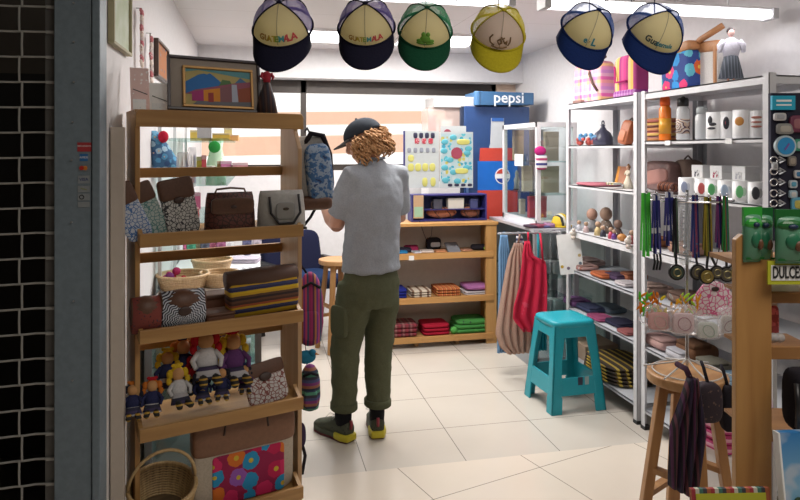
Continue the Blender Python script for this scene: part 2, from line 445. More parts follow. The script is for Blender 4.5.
sticker(84, 189, 11, 6.5, (.27, .3, .32), 'pale sticker with olive stroke below the VISA sticker', st5)
sticker(84, 197, 11, 7, (.28, .31, .33), 'pale sticker with grey ring mark, second from bottom on pillar', lambda t, k: MB().ring((-2*k, -.002, 0), 2*k, .4*k, (0, 1, 0)).put('ring_mark', BLACK, t))
sticker(84, 204.5, 11, 5.5, (.28, .31, .33), 'blank pale sticker, lowest of the column on the pillar')
# shutter of woven flat links, left of the pillar
g = thing('roller_shutter', 'grey metal grille shutter with square openings left of the pillar', 'shutter', (pl, 2.3, 0))
ks = 1/ppm(pY(30, 200, 2.3)); gm = plain('grille_metal', (.45, .45, .43), .45, .3)
MB().span((-.034, 0, 0), (-.004, .02, 2.5)).put('guide_rail', plain('rail_metal', (.16, .16, .155), .5, .4), g)
for i in range(26):
    y = 6.5+25.2*(i-3)
    z = pY(27, y, 2.3).z
    if z < .02 or z > 2.6: continue
    m = MB(); pts = []
    for j in range(17): pts.append((-.035*j*.9, -.004*(j % 2), z+.001*math.sin(j)))
    m.tube(pts, .0035, 6)
    m.box((-.013, -.004, z), (.034, .012, .009))
    m.put('horizontal_link', gm, g)
for xx in (pY(21, 100, 2.3).x-pl, pY(-14, 100, 2.3).x-pl):
    m = MB(); zs = [pY(27, 6.5+25.2*(i-3), 2.3).z for i in range(26)]
    zs = [z for z in zs if 0 < z < 2.6]
    for i in range(len(zs)-1):
        o = .004*(-1)**i
        m.tube([(xx+o, -.003, zs[i]), (xx+o, -.006, (zs[i]+zs[i+1])/2), (xx+o, -.003, zs[i+1])], .0035, 6)
    m.put('vertical_link', gm, g)
# cream upright panel in the gap between wall and wooden rack
p = pY(112, 130, 2.42)
tag(MB().span((0, 0, 0), (.045, .03, 1.60)).put('plank', plain('cream_board', (.5, .44, .38), .6), None, (LW+.004, 2.44, 0), bev=.003),
    'narrow cream board standing between the left wall and the wooden rack', 'plank')

# lamps
def troffer(label, x0, x1, y0, y1, grp=None):
    t = thing('ceiling_light', label, 'ceiling light', ((x0+x1)/2, (y0+y1)/2, CEIL))
    a, b = (x1-x0)/2, (y1-y0)/2
    m = MB()
    for s in (-1, 1):
        m.span((-a, s*b-.012, -.02), (a, s*b+.012, 0)); m.span((s*a-.012, -b, -.02), (s*a+.012, b, 0))
    m.put('frame', WHITE, t)
    MB().span((-a, -b, -.012), (a, b, -.004)).put('diffuser', plain('lamp_glow', (1, .98, .95), emit=5), t)
a, b = pZ(275, 44, CEIL), pZ(341, 34, CEIL)
troffer('left ceiling light panel seen between the two navy caps', a.x, .93, 4.95, 5.5)
troffer('right ceiling light panel seen between the green and yellow caps', 1.12, 1.78, 4.95, 5.5)
troffer('ceiling light panel above the man, nearer than the other two', .45, 1.35, 3.55, 3.85)
lt = thing('tube_light', 'long white double tube light hung across the shop front above the caps', 'tube light', (0, 2.75, 0))
for (x0, x1) in ((pY(290, 0, 2.75).x, pY(512, 0, 2.75).x), (pY(541, 0, 2.75).x, pY(772, 0, 2.75).x)):
    h = MB().span((x0, -.03, 2.195), (x1, .03, 2.205)).put('housing', WHITE, lt)
    for yy in (-.022, .022):
        MB().cyl((x0+.02, yy, 2.172), (x1-.02, yy, 2.172), .018, seg=12).put('tube', plain('tube_glow', (1, .98, 1), emit=1.7), h, smooth=True)
    for xe in (x0, x1-.03):
        MB().span((xe, -.045, 2.15), (xe+.03, .045, 2.20)).put('end_cap', plain('endcap', (.6, .6, .63), .5), h)
tc = MB()
for x in (.4, 1.3, 2.2): tc.cyl((x, 0, 2.18), (x, 0, CEIL), .004, seg=6)
tc.put('hanger', STEEL, lt)

# what stands beyond the window: pale peach beams of the mall roof in daylight
PEACH = plain('peach_beam_paint', (.92, .66, .52), .8)
for i, (za, zb, yy) in enumerate(((1.35, 1.9, 0), (1.9, 2.3, 0), (2.62, 2.76, 0), (3.1, 3.55, 0), (4.1, 4.5, 0))):
    tag(MB().box((0, 0, 0), (14, .5, (zb-za)*.55), (0, -.02, 0)).put('roof_beam', PEACH, None, (2.0, 11+.8*i, (za+zb)/2), bev=.02),
        ['lowest', 'second lowest', 'middle', 'second highest', 'highest'][i]+' of the pale peach roof beams outside the window', 'beam', 'roof beams beyond the window')
tag(MB().span((-6, 0, -1), (10, .3, 1.25)).put('parapet', plain('parapet_paint', (.9, .68, .54), .8), None, (0, 9, 0)),
    'low peach parapet wall outside the window', 'parapet')
# ================================================================ left wooden rack
RO = Vector((-.425, 2.496, 0)); RA = math.atan2(.316, .949)
RU = Vector((math.cos(RA), math.sin(RA), 0)); RV = Vector((-math.sin(RA), math.cos(RA), 0))
def rk(u, v, z): return RO+RU*u+RV*v+Vector((0, 0, z))
def rpx(px, py, v):
    """pixel -> (u, z) on the rack plane at depth v"""
    r = ray(px, py); n = RV; t = ((RO+RV*v)-O0).dot(n)/r.dot(n); p = O0+r*t; q = p-RO
    return q.dot(RU), p.z
RW_ = rpx(302, 200, 0)[0]
rack = thing('display_rack', 'tall varnished pine display rack with sloping trays by the left wall', 'display rack', RO, RA)
TOPZ = 1.665
m = MB(); m.prism([(0, 0), (0, TOPZ-.03), (.03, TOPZ), (.2, TOPZ), (.2, 0)], 0, .018, 'yz').put('side_panel', WPINEV, rack, bev=.002)
PANEL2 = wood('pale_pine_side', (.50, .33, .19), (.42, .26, .13), 2)
m = MB(); m.prism([(0, 0), (0, TOPZ-.14), (.045, TOPZ-.07), (.045, TOPZ), (.2, TOPZ), (.2, 0)], RW_-.018, RW_, 'yz').put('side_panel', PANEL2, rack, bev=.002)
m = MB(); z0 = TOPZ-.062
MB().prism([(.0, z0), (.0, TOPZ-.012), (.012, TOPZ), (RW_-.01, TOPZ), (RW_, TOPZ-.012), (RW_, z0)], -.018, 0).put('top_rail', WPINE, rack, bev=.003)
MB().span((0, 0, TOPZ-.016), (RW_, .2, TOPZ)).put('top_shelf', WPINE, rack)
slz = [rpx(130, y, .2)[1] for y in (173, 258.5, 346)]+[.425]
for z in slz:
    MB().span((.018, .18, z-.019), (RW_-.018, .2, z+.019)).put('back_slat', WPINE, rack, bev=.002)
trz = [1.228, .892, .549, .197]
TV = -.06      # lip plane in front of the posts
for z in trz:
    t = MB().prism([(TV, z-.045), (.17, z-.015), (.17, z), (TV, z-.03)], .02, RW_-.02, 'yz').put('tray', WPINE, rack)
    MB().span((.004, TV-.016, z-.048), (RW_-.024, TV, z)).put('front_lip', WPINE, t, bev=.002)
    for u in (.004, RW_-.040): MB().prism([(TV, z-.048), (TV, z-.002), (.0, z+.028), (.0, z-.03)], u, u+.014, 'yz').put('tray_side', WPINE, t)
def on_tray(i, v): return trz[i]-.03+.03*(v-TV)/(.17-TV)   # tray surface height at depth v
GRM = 'bags on the upper tray of the pine rack'

def clutch(label, px0, px1, yb, yt, i, v, lean, mat, flapmat, tilt=0, badge=None, cat='purse', th=.03, name='clutch_purse', flap=.38):
    u0, _ = rpx(px0, yb, v); u1, _ = rpx(px1, yb, v); _, zt = rpx(px0, yt, v)
    w = u1-u0; zb = on_tray(i, v)+.002; h = zt-zb
    t = thing(name, label, cat, rk((u0+u1)/2, v, zb+abs(math.sin(tilt))*w*.0))
    t.rotation_euler = Euler((-lean, tilt, RA), 'XYZ')
    MB().pillow((0, 0, h/2), (w/2, th/2, h/2), .35, .35, seg=24).put('body', mat, t, smooth=True)
    f = MB().pillow((0, -.003, h*(1-flap/2)), (w/2+.003, th/2+.002, h*flap/2+.002), .3, .3, seg=24).put('flap', flapmat, t, smooth=True)
    if badge: MB().sph((0, -th/2-.006, h*(1-flap)-.005), (w*.16, .004, w*.1)).put('badge', badge, f, smooth=True)
    return t
BLUEP = lace('blue_woven_lace', (.55, .6, .68), (.07, .17, .42), 75)
GREENP = lace('green_woven_lace', (.5, .58, .56), (.12, .28, .27), 75)
BWP = lace('black_white_lace', (.62, .62, .6), (.05, .05, .06), 80)
clutch('brown-flapped purse with blue lace pattern, leftmost on the upper tray', 129, 156, 233, 180, 0, -.02, R(8), BLUEP, LEATHER, -R(24), flap=.36)
clutch('narrow brown-flapped purse with grey-green lace, second on the upper tray', 146, 172, 232, 180, 0, .0, R(8), GREENP, LEATHER, -R(22), flap=.34)
clutch('white purse with black lace pattern and brown flap with dark oval badge', 168, 202, 232, 178, 0, -.01, R(8), BWP, LEATHER, -R(10), badge=DLEATHER, flap=.36)
# embossed brown handbag
def handbag(label, px0, px1, yb, yt, mat, hmat, extra=None):
    v = -.01; u0 = rpx(px0, yb, v)[0]; u1 = rpx(px1, yb, v)[0]; zt = rpx(px0, yt, v)[1]; zb = on_tray(0, v)
    w = u1-u0; h = zt-zb
    t = thing('handbag', label, 'handbag', rk((u0+u1)/2, v, zb), RA)
    MB().loft([((0, 0, z), (w/2*k, 0, 0), (0, .045*q, 0)) for z, k, q in ((.001, .95, 1), (.01, 1, 1.05), (h*.5, .98, .9), (h*.88, .93, .55), (h, .88, .2))], 28).put('body', mat, t, smooth=True)
    return t, w, h
emb = lace('embossed_leather', (.13, .04, .03), (.04, .018, .014), 60, .5)
t, w_, h_ = handbag('embossed dark brown leather handbag with top handle on upper tray', 204, 255, 230, 193, emb, LEATHER)
MB().tube([(-w_*.3, -.005, h_-.004), (-w_*.27, -.008, h_+.012), (0, -.008, h_+.017), (w_*.27, -.008, h_+.012), (w_*.3, -.005, h_-.004)], .004).put('handle', LEATHER, t, smooth=True)
MB().pillow((0, -.038, h_*.68), (w_*.42, .008, h_*.2), .3, .4).put('flap', LEATHER, t, smooth=True)
MB().sph((0, -.05, h_*.66), (.012, .003, .006)).put('badge', DLEATHER, t, smooth=True)
gm = plain('pale_grey_hide', (.50, .49, .46), .6, tex=.4)
t, w_, h_ = handbag('small pale grey handbag with black loop handles, rightmost on upper tray', 257, 305, 226, 191, gm, BLACK)
MB().tube([(-w_*.3, -.03, h_*.85), (-w_*.3, -.05, h_*.45), (-w_*.15, -.055, h_*.2), (w_*.15, -.055, h_*.2), (w_*.3, -.05, h_*.45), (w_*.3, -.03, h_*.9)], .0055).put('handle', BLACK, t, smooth=True)
MB().pillow((0, -.045, h_*.5), (w_*.2, .004, h_*.22), .5, .5).put('front_patch', plain('grey_patch', (.3, .3, .29), .6), t, smooth=True)
MB().sph((0, -.051, h_*.55), (.013, .003, .006)).put('badge', DLEATHER, t, smooth=True)
MB().span((-w_*.46, -.04, h_*.0), (w_*.46, .04, h_*.06)).put('base_trim', BLACK, t)
# middle tray
v = -.02
def roll_bag(label, px0, px1, yb, yt, mat, trim, v=-.02, badge=None, d=.04, tilt=0, name='pouch', cat='pouch', i=1, topmat=None, tf=(.62, .40)):
    u0 = rpx(px0, yb, v)[0]; u1 = rpx(px1, yb, v)[0]; zt = rpx(px0, yt, v)[1]; zb = on_tray(i, v)+.001
    w = u1-u0; h = zt-zb
    t = thing(name, label, cat, rk((u0+u1)/2, v, zb)); t.rotation_euler = Euler((0, tilt, RA))
    MB().loft([((x*w/2, 0, h*.5), (0, d*k, 0), (0, 0, h*.5*k)) for x, k in ((-1, .82), (-.94, 1), (0, 1), (.94, 1), (1, .82))], 20).put('body', mat, t, smooth=True)
    if topmat: MB().loft([((x*w/2, .004, h*tf[0]), (0, d*1.10*k, 0), (0, 0, h*tf[1]*k)) for x, k in ((-1.01, .9), (0, 1), (1.01, .9))], 20).put('flap', topmat, t, smooth=True)
    if trim: MB().tube([(-w/2-.004, 0, h*.98), (w/2+.004, 0, h*.98)], .003).put('zip', trim, t)
    if badge: MB().sph((0, -d-.001, h*.5), (w*.16, .004, h*.12)).put('badge', badge, t, smooth=True)
    return t
roll_bag('brown pouch with dark red woven front, leftmost on the middle tray', 131, 160, 326, 298, mottle('dark_red_weave', [(.05, .02, .02), (.2, .04, .03), (.04, .03, .05)], 90), None, topmat=LEATHER)
roll_bag('pouch with black and white mandala under a brown flap, middle tray', 160, 204, 324, 292, rings('mandala_weave', [(.02, .02, .04), (.62, .66, .72), (.02, .02, .04), (.5, .55, .62)], .018, (0, 0, .03), n=16), None, topmat=LEATHER, badge=DLEATHER)
def brown_box(label, px0, px1, yb, yt, v, z, h):
    u0 = rpx(px0, yb, v)[0]; u1 = rpx(px1, yb, v)[0]
    t = thing('leather_box', label, 'leather box', rk((u0+u1)/2, v, z), RA); w = u1-u0
    MB().pillow((0, 0, h/2), (w/2, .05, h/2), .25, .3).put('body', plain('red_brown_leather', (.17, .075, .045), .5, tex=.5), t, smooth=True)
    MB().pillow((0, -.003, h*.86), (w/2+.002, .052, h*.16), .25, .4).put('lid', LEATHER, t, smooth=True)
brown_box('low red-brown leather box lying between mandala pouch and striped bag', 203, 232, 320, 312, .0, on_tray(1, .0), .045)
brown_box('red-brown leather box standing behind the low one on the middle tray', 198, 228, 310, 290, .115, on_tray(1, .11), .075)
roll_bag('long woven bag with yellow and orange stripes and navy band, middle tray', 228, 296, 316, 272,
         stripes('guatemala_stripes', [(.03, .02, .02), (.1, .05, .03), (.55, .33, .02), (.6, .4, .02), (.03, .03, .09), (.04, .05, .14), (.55, .33, .02), (.33, .08, .03), (.07, .03, .02), (.12, .05, .03)], 2, .085, wobble=.04), BLACK, v=-.005, d=.045, tilt=-R(2), topmat=plain('dark_brown_suede', (.09, .045, .03), .7), tf=(.84, .20), name='striped_bag', cat='bag')
# ---- worry dolls
def worry_doll(label, px, py, s, v, shirt, hair, bow, lean=.2, turn=0, i=2):
    """seated cloth doll; s = height in metres, base at pixel"""
    u, z = rpx(px, py, v)
    t = thing('cloth_doll', label, 'doll', rk(u, v, z), 0, 'cloth dolls sitting on the lower tray')
    t.rotation_euler = Euler((-lean, 0, RA+turn))
    k = s*1.14
    MB().sph((0, 0, .80*k), (.13*k, .12*k, .14*k)).put('head', plain('doll_tan', (.55, .29, .12), .8), t, smooth=True)
    m = MB()
    for sx in (-1, 1):
        m.sph((sx*.16*k, .02*k, .82*k), (.075*k, .07*k, .10*k)); m.sph((sx*.2*k, .0, .68*k), (.06*k, .05*k, .08*k))
    m.sph((0, .04*k, .86*k), (.14*k, .11*k, .11*k))
    m.put('hair', cloth('yarn_%d' % (hash(hair) % 999), hair), t, smooth=True)
    MB().sph((0, 0, .96*k), (.09*k, .05*k, .06*k)).sph((-.08*k, 0, .99*k), (.05*k, .03*k, .04*k)).sph((.08*k, 0, .99*k), (.05*k, .03*k, .04*k)).put('bow', cloth('bow_%d' % (hash(bow) % 999), bow), t, smooth=True)
    MB().loft([((0, 0, .34*k), (.17*k, 0, 0), (0, .11*k, 0)), ((0, 0, .5*k), (.18*k, 0, 0), (0, .11*k, 0)), ((0, 0, .66*k), (.13*k, 0, 0), (0, .09*k, 0)), ((0, 0, .70*k), (.05*k, 0, 0), (0, .05*k, 0))], 12).put('blouse', cloth('bl_%d' % (hash(shirt) % 999), shirt), t, smooth=True)
    for sx in (-1, 1):
        MB().tube([(sx*.13*k, -.01*k, .62*k), (sx*.23*k, -.06*k, .5*k), (sx*.19*k, -.13*k, .38*k)], [.05*k, .045*k, .035*k]).put('arm', cloth('bl_%d' % (hash(shirt) % 999), shirt), t, smooth=True)
        MB().tube([(sx*.08*k, -.06*k, .24*k), (sx*.10*k, -.24*k, .20*k), (sx*.12*k, -.36*k, .15*k)], [.065*k, .07*k, .065*k]).put('leg', stripes('gold_black', [(.02, .02, .02), (.02, .02, .02), (.45, .27, .04)], 2, .018), t, smooth=True)
    MB().loft([((0, -.02*k, .40*k), (.16*k, 0, 0), (0, .11*k, 0)), ((0, -.05*k, .28*k), (.2*k, 0, 0), (0, .15*k, 0)), ((0, -.07*k, .2*k), (.22*k, 0, 0), (0, .17*k, 0))], 14).put('skirt', stripes('white_doll_skirt', [(.03, .03, .06), (.45, .45, .48), (.50, .5, .53), (.05, .04, .10)], 2, .045), t, smooth=True)
    return t
NAV, RED, YEL, WHT, PUR, BLK = (.03, .035, .10), (.45, .02, .03), (.62, .42, .03), (.6, .6, .62), (.13, .05, .17), (.02, .02, .03)
ORA = (.55, .17, .03)
dl = [('small navy cloth doll with dark hair, leftmost on the lower tray', 133, 424, .125, -.02, NAV, BLK, ORA),
      ('small navy cloth doll with orange bow, second from left on lower tray', 152, 421, .130, -.02, NAV, ORA, RED),
      ('cloth doll in navy and white with yellow hair, third from left in front', 181, 413, .15, -.02, WHT, YEL, YEL),
      ('yellow-haired cloth doll behind the third one, leaning on the slat', 167, 398, .155, .06, NAV, YEL, YEL),
      ('cloth doll with tan face and navy shawl in the middle back row', 186, 392, .18, .07, NAV, ORA, NAV),
      ('large cloth doll with red hair and white blouse, topmost of the pile', 208, 392, .205, .00, WHT, RED, RED),
      ('red-dressed cloth doll just left of the large white-bloused one', 197, 399, .15, .03, RED, RED, NAV),
      ('tall cloth doll in purple with yellow bunches and red bow, right end of pile', 237, 392, .205, .02, PUR, YEL, RED),
      ('yellow-haired cloth doll squeezed between the two tallest ones', 223, 388, .17, .07, YEL, YEL, NAV),
      ('cloth doll with black and gold legs in front below the large white-bloused one', 203, 408, .12, -.03, NAV, BLK, NAV),
      ('cloth doll with black and gold legs, second from the right in front', 222, 404, .12, -.03, NAV, BLK, PUR),
      ('small cloth doll sitting low beside the white lace purse', 245, 397, .11, .0, PUR, BLK, NAV)]
for q, a in enumerate(dl): worry_doll(*a, lean=.27, turn=random.uniform(-.3, .3))
clutch('white lace purse with brown flap at the right end of the lower tray', 250, 290, 404, 366, 2, -.015, R(20), lace('red_white_lace', (.60, .58, .57), (.25, .09, .08), 65), LEATHER, -R(8), badge=DLEATHER, flap=.32)
# ---- wicker basket with hoop handle, on the bottom tray
WICK = wood('pale_wicker', (.58, .42, .21), (.38, .25, .11), 2, scale=6)
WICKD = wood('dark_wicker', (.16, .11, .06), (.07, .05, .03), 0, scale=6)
def basket(label, loc, r, h, mat, handle=0, lin=None, name='wicker_basket', inner=None, sy=1):
    t = thing(name, label, 'basket', loc, RA)
    m = MB(); n = 7
    for j in range(n):
        z = h*(j+.5)/n; rr = r*(.86+.14*j/n)
        m.ring((0, 0, z), rr, h/n*.62, sc=(1, sy))
    m.lathe([(r*.8, 0), (r*.86, .004), (r*.98, h)], seg=28, sy=sy)
    # open top: carve by a darker inset disc
    m.put('weave', mat, t, smooth=True)
    MB().ring((0, 0, h), r, h/n*.9, sc=(1, sy)).put('rim', mat, t, smooth=True)
    MB().lathe([(r*.9, h-.002), (r*.9, h+.001)], seg=28, sy=sy).put('lining', inner or WICKD, t, smooth=True)
    if handle:
        pts = [(r*math.cos(a), 0, h+handle*math.sin(a)) for a in [PI*i/14 for i in range(15)]]
        MB().tube(pts, .005).put('handle', mat, t, smooth=True)
    return t
u, z = rpx(160, 490, .04)
tb = thing('wicker_basket', 'round wicker basket with hoop handle on the bottom tray of the pine rack', 'basket', rk(u, .03, .185), RA); tb.rotation_euler = (R(14), 0, RA)
r = .118; n = 12; hh = .12
m = MB()
for j in range(n): m.ring((0, 0, .005+hh*j/n), r*(.84+.16*j/n), .0062)
m.put('weave', WICK, tb, smooth=True)
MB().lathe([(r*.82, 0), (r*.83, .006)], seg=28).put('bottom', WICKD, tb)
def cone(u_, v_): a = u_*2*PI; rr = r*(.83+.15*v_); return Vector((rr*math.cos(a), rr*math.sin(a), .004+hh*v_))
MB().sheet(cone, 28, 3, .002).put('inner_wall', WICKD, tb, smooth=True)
MB().ring((0, 0, hh+.002), r, .008).put('rim', WICK, tb, smooth=True)
MB().tube([(r*math.cos(a), 0, hh+.145*math.sin(a)) for a in [PI*i/16 for i in range(17)]], .006).put('handle', WICK, tb, smooth=True)
# ---- tote with flower panel hanging in front of the rack
u0, z1 = rpx(196, 416, -.085); u1 = rpx(299, 400, -.085)[0]; zb = .155
t = thing('tote_bag', 'large cream tote with brown leather top and bright flowered panel below the lower tray', 'tote bag', rk((u0+u1)/2+.01, .02, zb+.018), RA)
w_ = u1-u0; hh = .49-zb
MB().pillow((0, 0, hh/2), (w_/2, .032, hh/2), .3, .22, seg=32).put('body', cloth('linen_body', (.50, .44, .36)), t, smooth=True)
MB().pillow((0, -.004, hh*.79), (w_/2+.004, .034, hh*.21), .25, .2, seg=32).put('leather_top', plain('saddle_leather', (.21, .10, .055), .5, tex=.5), t, smooth=True)
FL = floral('mexican_flowers', (.30, .01, .07), [(.60, .02, .12), (.02, .28, .55), (.65, .16, .02), (.30, .10, .45), (.6, .04, .15), (.5, .01, .08)], 15, .52, (.62, .45, .04))
MB().pillow((.012, -.012, hh*.29), (w_*.36, .026, hh*.28), .12, .12, seg=32).put('flower_panel', FL, t, smooth=True)
for s in (-1, 1): MB().cyl((s*w_*.22, -.038, hh*.93), (s*w_*.22, -.044, hh*.93), .006).put('rivet', DLEATHER, t)
MB().tube([(-w_*.22, -.036, hh*.80), (-w_*.2, -.040, hh*.97), (w_*.2, -.040, hh*.97), (w_*.22, -.036, hh*.80)], .005).put('handle', DLEATHER, t, smooth=True)

# ---- on top of the rack: double-framed painting, doll, cards
u0 = rpx(167, 112, .07)[0]; u1 = rpx(259, 112, .07)[0]; w_ = u1-u0; hf = .215
pt = thing('framed_painting', 'dark-framed painting of a blue volcano over colourful houses on the pine rack', 'framed painting', rk((u0+u1)/2, .06, TOPZ+.001))
pt.rotation_euler = Euler((-R(12), R(1), RA-.05))
def frame_mb(w, h, b, d, y=0):
    m = MB(); m.span((-w/2, y-d, 0), (w/2, y, b)).span((-w/2, y-d, h-b), (w/2, y, h)).span((-w/2, y-d, b), (-w/2+b, y, h-b)).span((w/2-b, y-d, b), (w/2, y, h-b)); return m
frame_mb(w_, hf, .011, .02).put('outer_frame', plain('black_frame', (.03, .02, .03), .35), pt, bev=.002)
MB().span((-w_/2+.01, -.008, .01), (w_/2-.01, -.004, hf-.01)).put('mat_board', plain('grey_linen', (.38, .33, .29), .8), pt)
iw, ih = w_*.76, hf*.76; zi = .012
ifr = frame_mb(iw, ih, .010, .016, -.008).put('inner_frame', plain('gold_frame', (.48, .27, .09), .4, .3), pt, loc=(.012, 0, zi), bev=.002)
cv = MB().span((-iw/2+.009, -.014, .009), (iw/2-.009, -.010, ih-.009)).put('canvas', plain('paint_sky', (.50, .42, .17), .7), pt, loc=(.012, 0, zi))
def patch(name, poly, col, lay):
    X0, Z0, W, H = -iw/2+.009, .009, iw-.018, ih-.018
    MB().prism([(X0+a*W, Z0+b*H) for a, b in poly], -.0142-.0006*lay, -.0136).put(name, plain('paint_'+name+str(lay), col, .7), cv)
patch('high_sky', [(0, 1), (1, 1), (1, .8), (.75, .85), (.45, .92), (.2, .97), (0, .9)], (.13, .36, .42), 1)
patch('volcano', [(0, .3), (0, .62), (.2, .84), (.28, .88), (.33, .86), (.37, .9), (.42, .84), (.62, .55), (.7, .3)], (.03, .17, .48), 1.5)
patch('hill', [(.5, .55), (.56, .74), (.68, .72), (.72, .55)], (.1, .2, .08), 2)
patch('roof_row', [(.0, .3), (.15, .42), (.75, .66), (1, .72), (1, .3)], (.33, .10, .16), 2.5)
patch('street', [(.1, 0), (.18, .12), (.62, .12), (1, .15), (1, 0)], (.16, .17, .20), 3.5)
patch('magenta_house', [(.1, .12), (.1, .36), (.27, .42), (.27, .12)], (.40, .04, .20), 3)
patch('orange_house', [(.27, .10), (.27, .42), (.52, .5), (.52, .12)], (.70, .27, .03), 3)
patch('doorway', [(.34, .10), (.34, .35), (.42, .36), (.42, .10)], (.35, .05, .05), 4)
patch('grey_house', [(.52, .12), (.52, .5), (.7, .58), (.7, .12)], (.26, .12, .14), 3)
patch('white_house', [(.7, .05), (.7, .62), (.78, .62), (.8, .05)], (.45, .5, .62), 3.2)
patch('far_mountain', [(.72, .6), (.84, .82), (.97, .66), (1, .6)], (.08, .2, .38), 2.2)
patch('brick_house', [(.8, .1), (.8, .5), (1, .58), (1, .1)], (.33, .09, .05), 3.1)
# flamenco doll
u, z = rpx(266, 112, .05)
d = thing('figurine', 'dark-haired doll with red blouse and long dark skirt on the rack corner', 'doll', rk(u, .04, TOPZ), RA); k = .0036
def doll_body(d, k, hair, blouse, skirt, skirtlen=35, headr=4.2, flare=11, arms=True):
    MB().loft([((0, 0, 0), (flare*k, 0, 0), (0, flare*.8*k, 0)), ((0, 0, skirtlen*.5*k), (flare*.72*k, 0, 0), (0, flare*.6*k, 0)), ((0, 0, skirtlen*k), (3.4*k, 0, 0), (0, 3*k, 0))], 16).put('skirt', skirt, d, smooth=True)
    z = skirtlen
    MB().loft([((0, 0, (z-1)*k), (3.5*k, 0, 0), (0, 3*k, 0)), ((0, 0, (z+5)*k), (5*k, 0, 0), (0, 3.5*k, 0)), ((0, 0, (z+10)*k), (5*k, 0, 0), (0, 3*k, 0)), ((0, 0, (z+12)*k), (1.6*k, 0, 0), (0, 1.5*k, 0))], 14).put('blouse', blouse, d, smooth=True)
    if arms:
        for s in (-1, 1):
            MB().tube([(s*4.5*k, 0, (z+10)*k), (s*7*k, -1*k, (z+6)*k), (s*5*k, -4*k, (z+3)*k)], [1.9*k, 1.7*k, 1*k]).put('arm', blouse, d, smooth=True)
    MB().sph((0, 0, (z+12+headr)*k), (headr*.85*k, headr*.85*k, headr*k)).cyl((0, 0, (z+11)*k), (0, 0, (z+14)*k), 1.3*k).put('head', plain('doll_face', (.62, .38, .27), .6), d, smooth=True)
    MB().sph((0, 1.2*k, (z+13+headr)*k), (headr*1.05*k, headr*.9*k, headr*.95*k)).sph((0, 1*k, (z+13+headr*2)*k), (2*k, 2*k, 2*k)).put('hair', hair, d, smooth=True)
HAIRD = plain('dark_hair', (.025, .015, .015), .6)
doll_body(d, k, HAIRD, cloth('red_blouse', (.35, .03, .05)), stripes('dark_skirt', [(.03, .015, .02), (.08, .04, .03), (.03, .015, .02), (.02, .02, .03)], 0, .02), 35, 4.8, 12.5)
# cards propped at the left end of the rack top
u, z = rpx(152, 108, .1)
for (a, b, yb, yt, v, lab) in ((131, 150, 108, 66, .14, 'pale pink printed card propped behind the others on the rack top'), (150, 170, 109, 82, .10, 'white card with thin dark line propped beside the volcano painting')):
    u0 = rpx(a, yb, v)[0]; u1 = rpx(b, yb, v)[0]; zt = rpx(a, yt, v)[1]; w_ = u1-u0; h_ = zt-TOPZ
    t = thing('greeting_card', lab, 'card', rk((u0+u1)/2, v, TOPZ)); t.rotation_euler = Euler((-R(10), 0, RA))
    MB().span((-w_/2, -.002, 0), (w_/2, .002, h_)).put('card', PAPER if a > 140 else mottle('pink_print', [(.78, .74, .74), (.68, .5, .48), (.8, .78, .78)], 60), t)
    MB().box((0, -.003, h_*.45), (w_*.8, .001, .003), (0, .35, 0)).put('printed_line', BLACK, t)
    MB().span((-w_*.4, -.003, h_*.05), (w_*.3, -.002, h_*.28)).put('printed_picture', mottle('pale_blue_print', [(.5, .6, .7), (.75, .78, .8), (.6, .68, .75)], 90), t)
# left wall pictures (faces point +X)
def wall_pic(label, px0, px1, yb, fr, inner, name='framed_painting', h=None, yt=None):
    a = pX(px0, yb[0], LW); b = pX(px1, yb[1], LW); zt = pX(px1, yt, LW).z if yt is not None else a.z+h
    w = abs(b.y-a.y); zb = (a.z+b.z)/2; h = zt-zb
    t = thing(name, label, 'picture', (LW+.001, (a.y+b.y)/2, zb), R(90))
    frame_mb(w, h, .012, .022, -.001).put('frame', fr, t, bev=.002)
    MB().span((-w/2+.01, -.012, .01), (w/2-.01, -.006, h-.01)).put('canvas', inner, t)
    return t
wall_pic('pale green picture with olive frame high on the left wall', 107, 126, (45, 55), plain('olive_frame', (.36, .33, .2), .6), mottle('pale_green_painting', [(.42, .5, .38), (.6, .66, .56), (.5, .58, .42)], 14, soft=True), h=.42)
cvv = mottle('sunset_painting', [(.03, .12, .22), (.38, .14, .05), (.1, .28, .4)], 26)
wall_pic('small dark-framed sunset picture on the left wall by the rack top', 153.5, 165, (77, 83), plain('brown_frame', (.06, .03, .02), .4), cvv, yt=50)
# hanging strings of woven charms on the left wall
for (px, yt, yb, lab, c, w) in ((135.5, 8, 64, 'hanging charm string of pink and cream beads, longer one on left wall', (.62, .42, .40), .017), (145.5, 33, 98, 'hanging pink and red charm string nearer the sunset picture', (.6, .3, .28), .019)):
    p = pX(px, yt, LW); q = pX(px, yb, LW)
    t = thing('wall_hanging', lab, 'wall hanging', (LW+.02, p.y, p.z), R(90))
    MB().cyl((0, .018, 0), (0, -.006, 0), .002, seg=6).put('nail', STEEL, t)
    MB().tube([(0, 0, 0), (.002, 0, -(p.z-q.z)*.5), (0, 0, q.z-p.z)], .0025).put('cord', plain('cord_brown', (.2, .12, .08), .8), t)
    n = 11
    for i in range(n):
        z = -(p.z-q.z)*(i+1)/n
        MB().sph((random.uniform(-.01, .01), -.006, z), (w*random.uniform(.9, 1.5), .008, .016)).sph((random.uniform(-.025, .025), -.004, z+.01), (.012, .006, .009)).put('charm', mottle('charm_%d' % (i % 3), [[(.7, .62, .6), (.5, .15, .17), (.75, .7, .68)], [(.62, .36, .3), (.75, .66, .6), (.3, .1, .08)], [(.7, .66, .64), (.66, .58, .56), (.5, .3, .32)]][i % 3], 110), t, smooth=True)

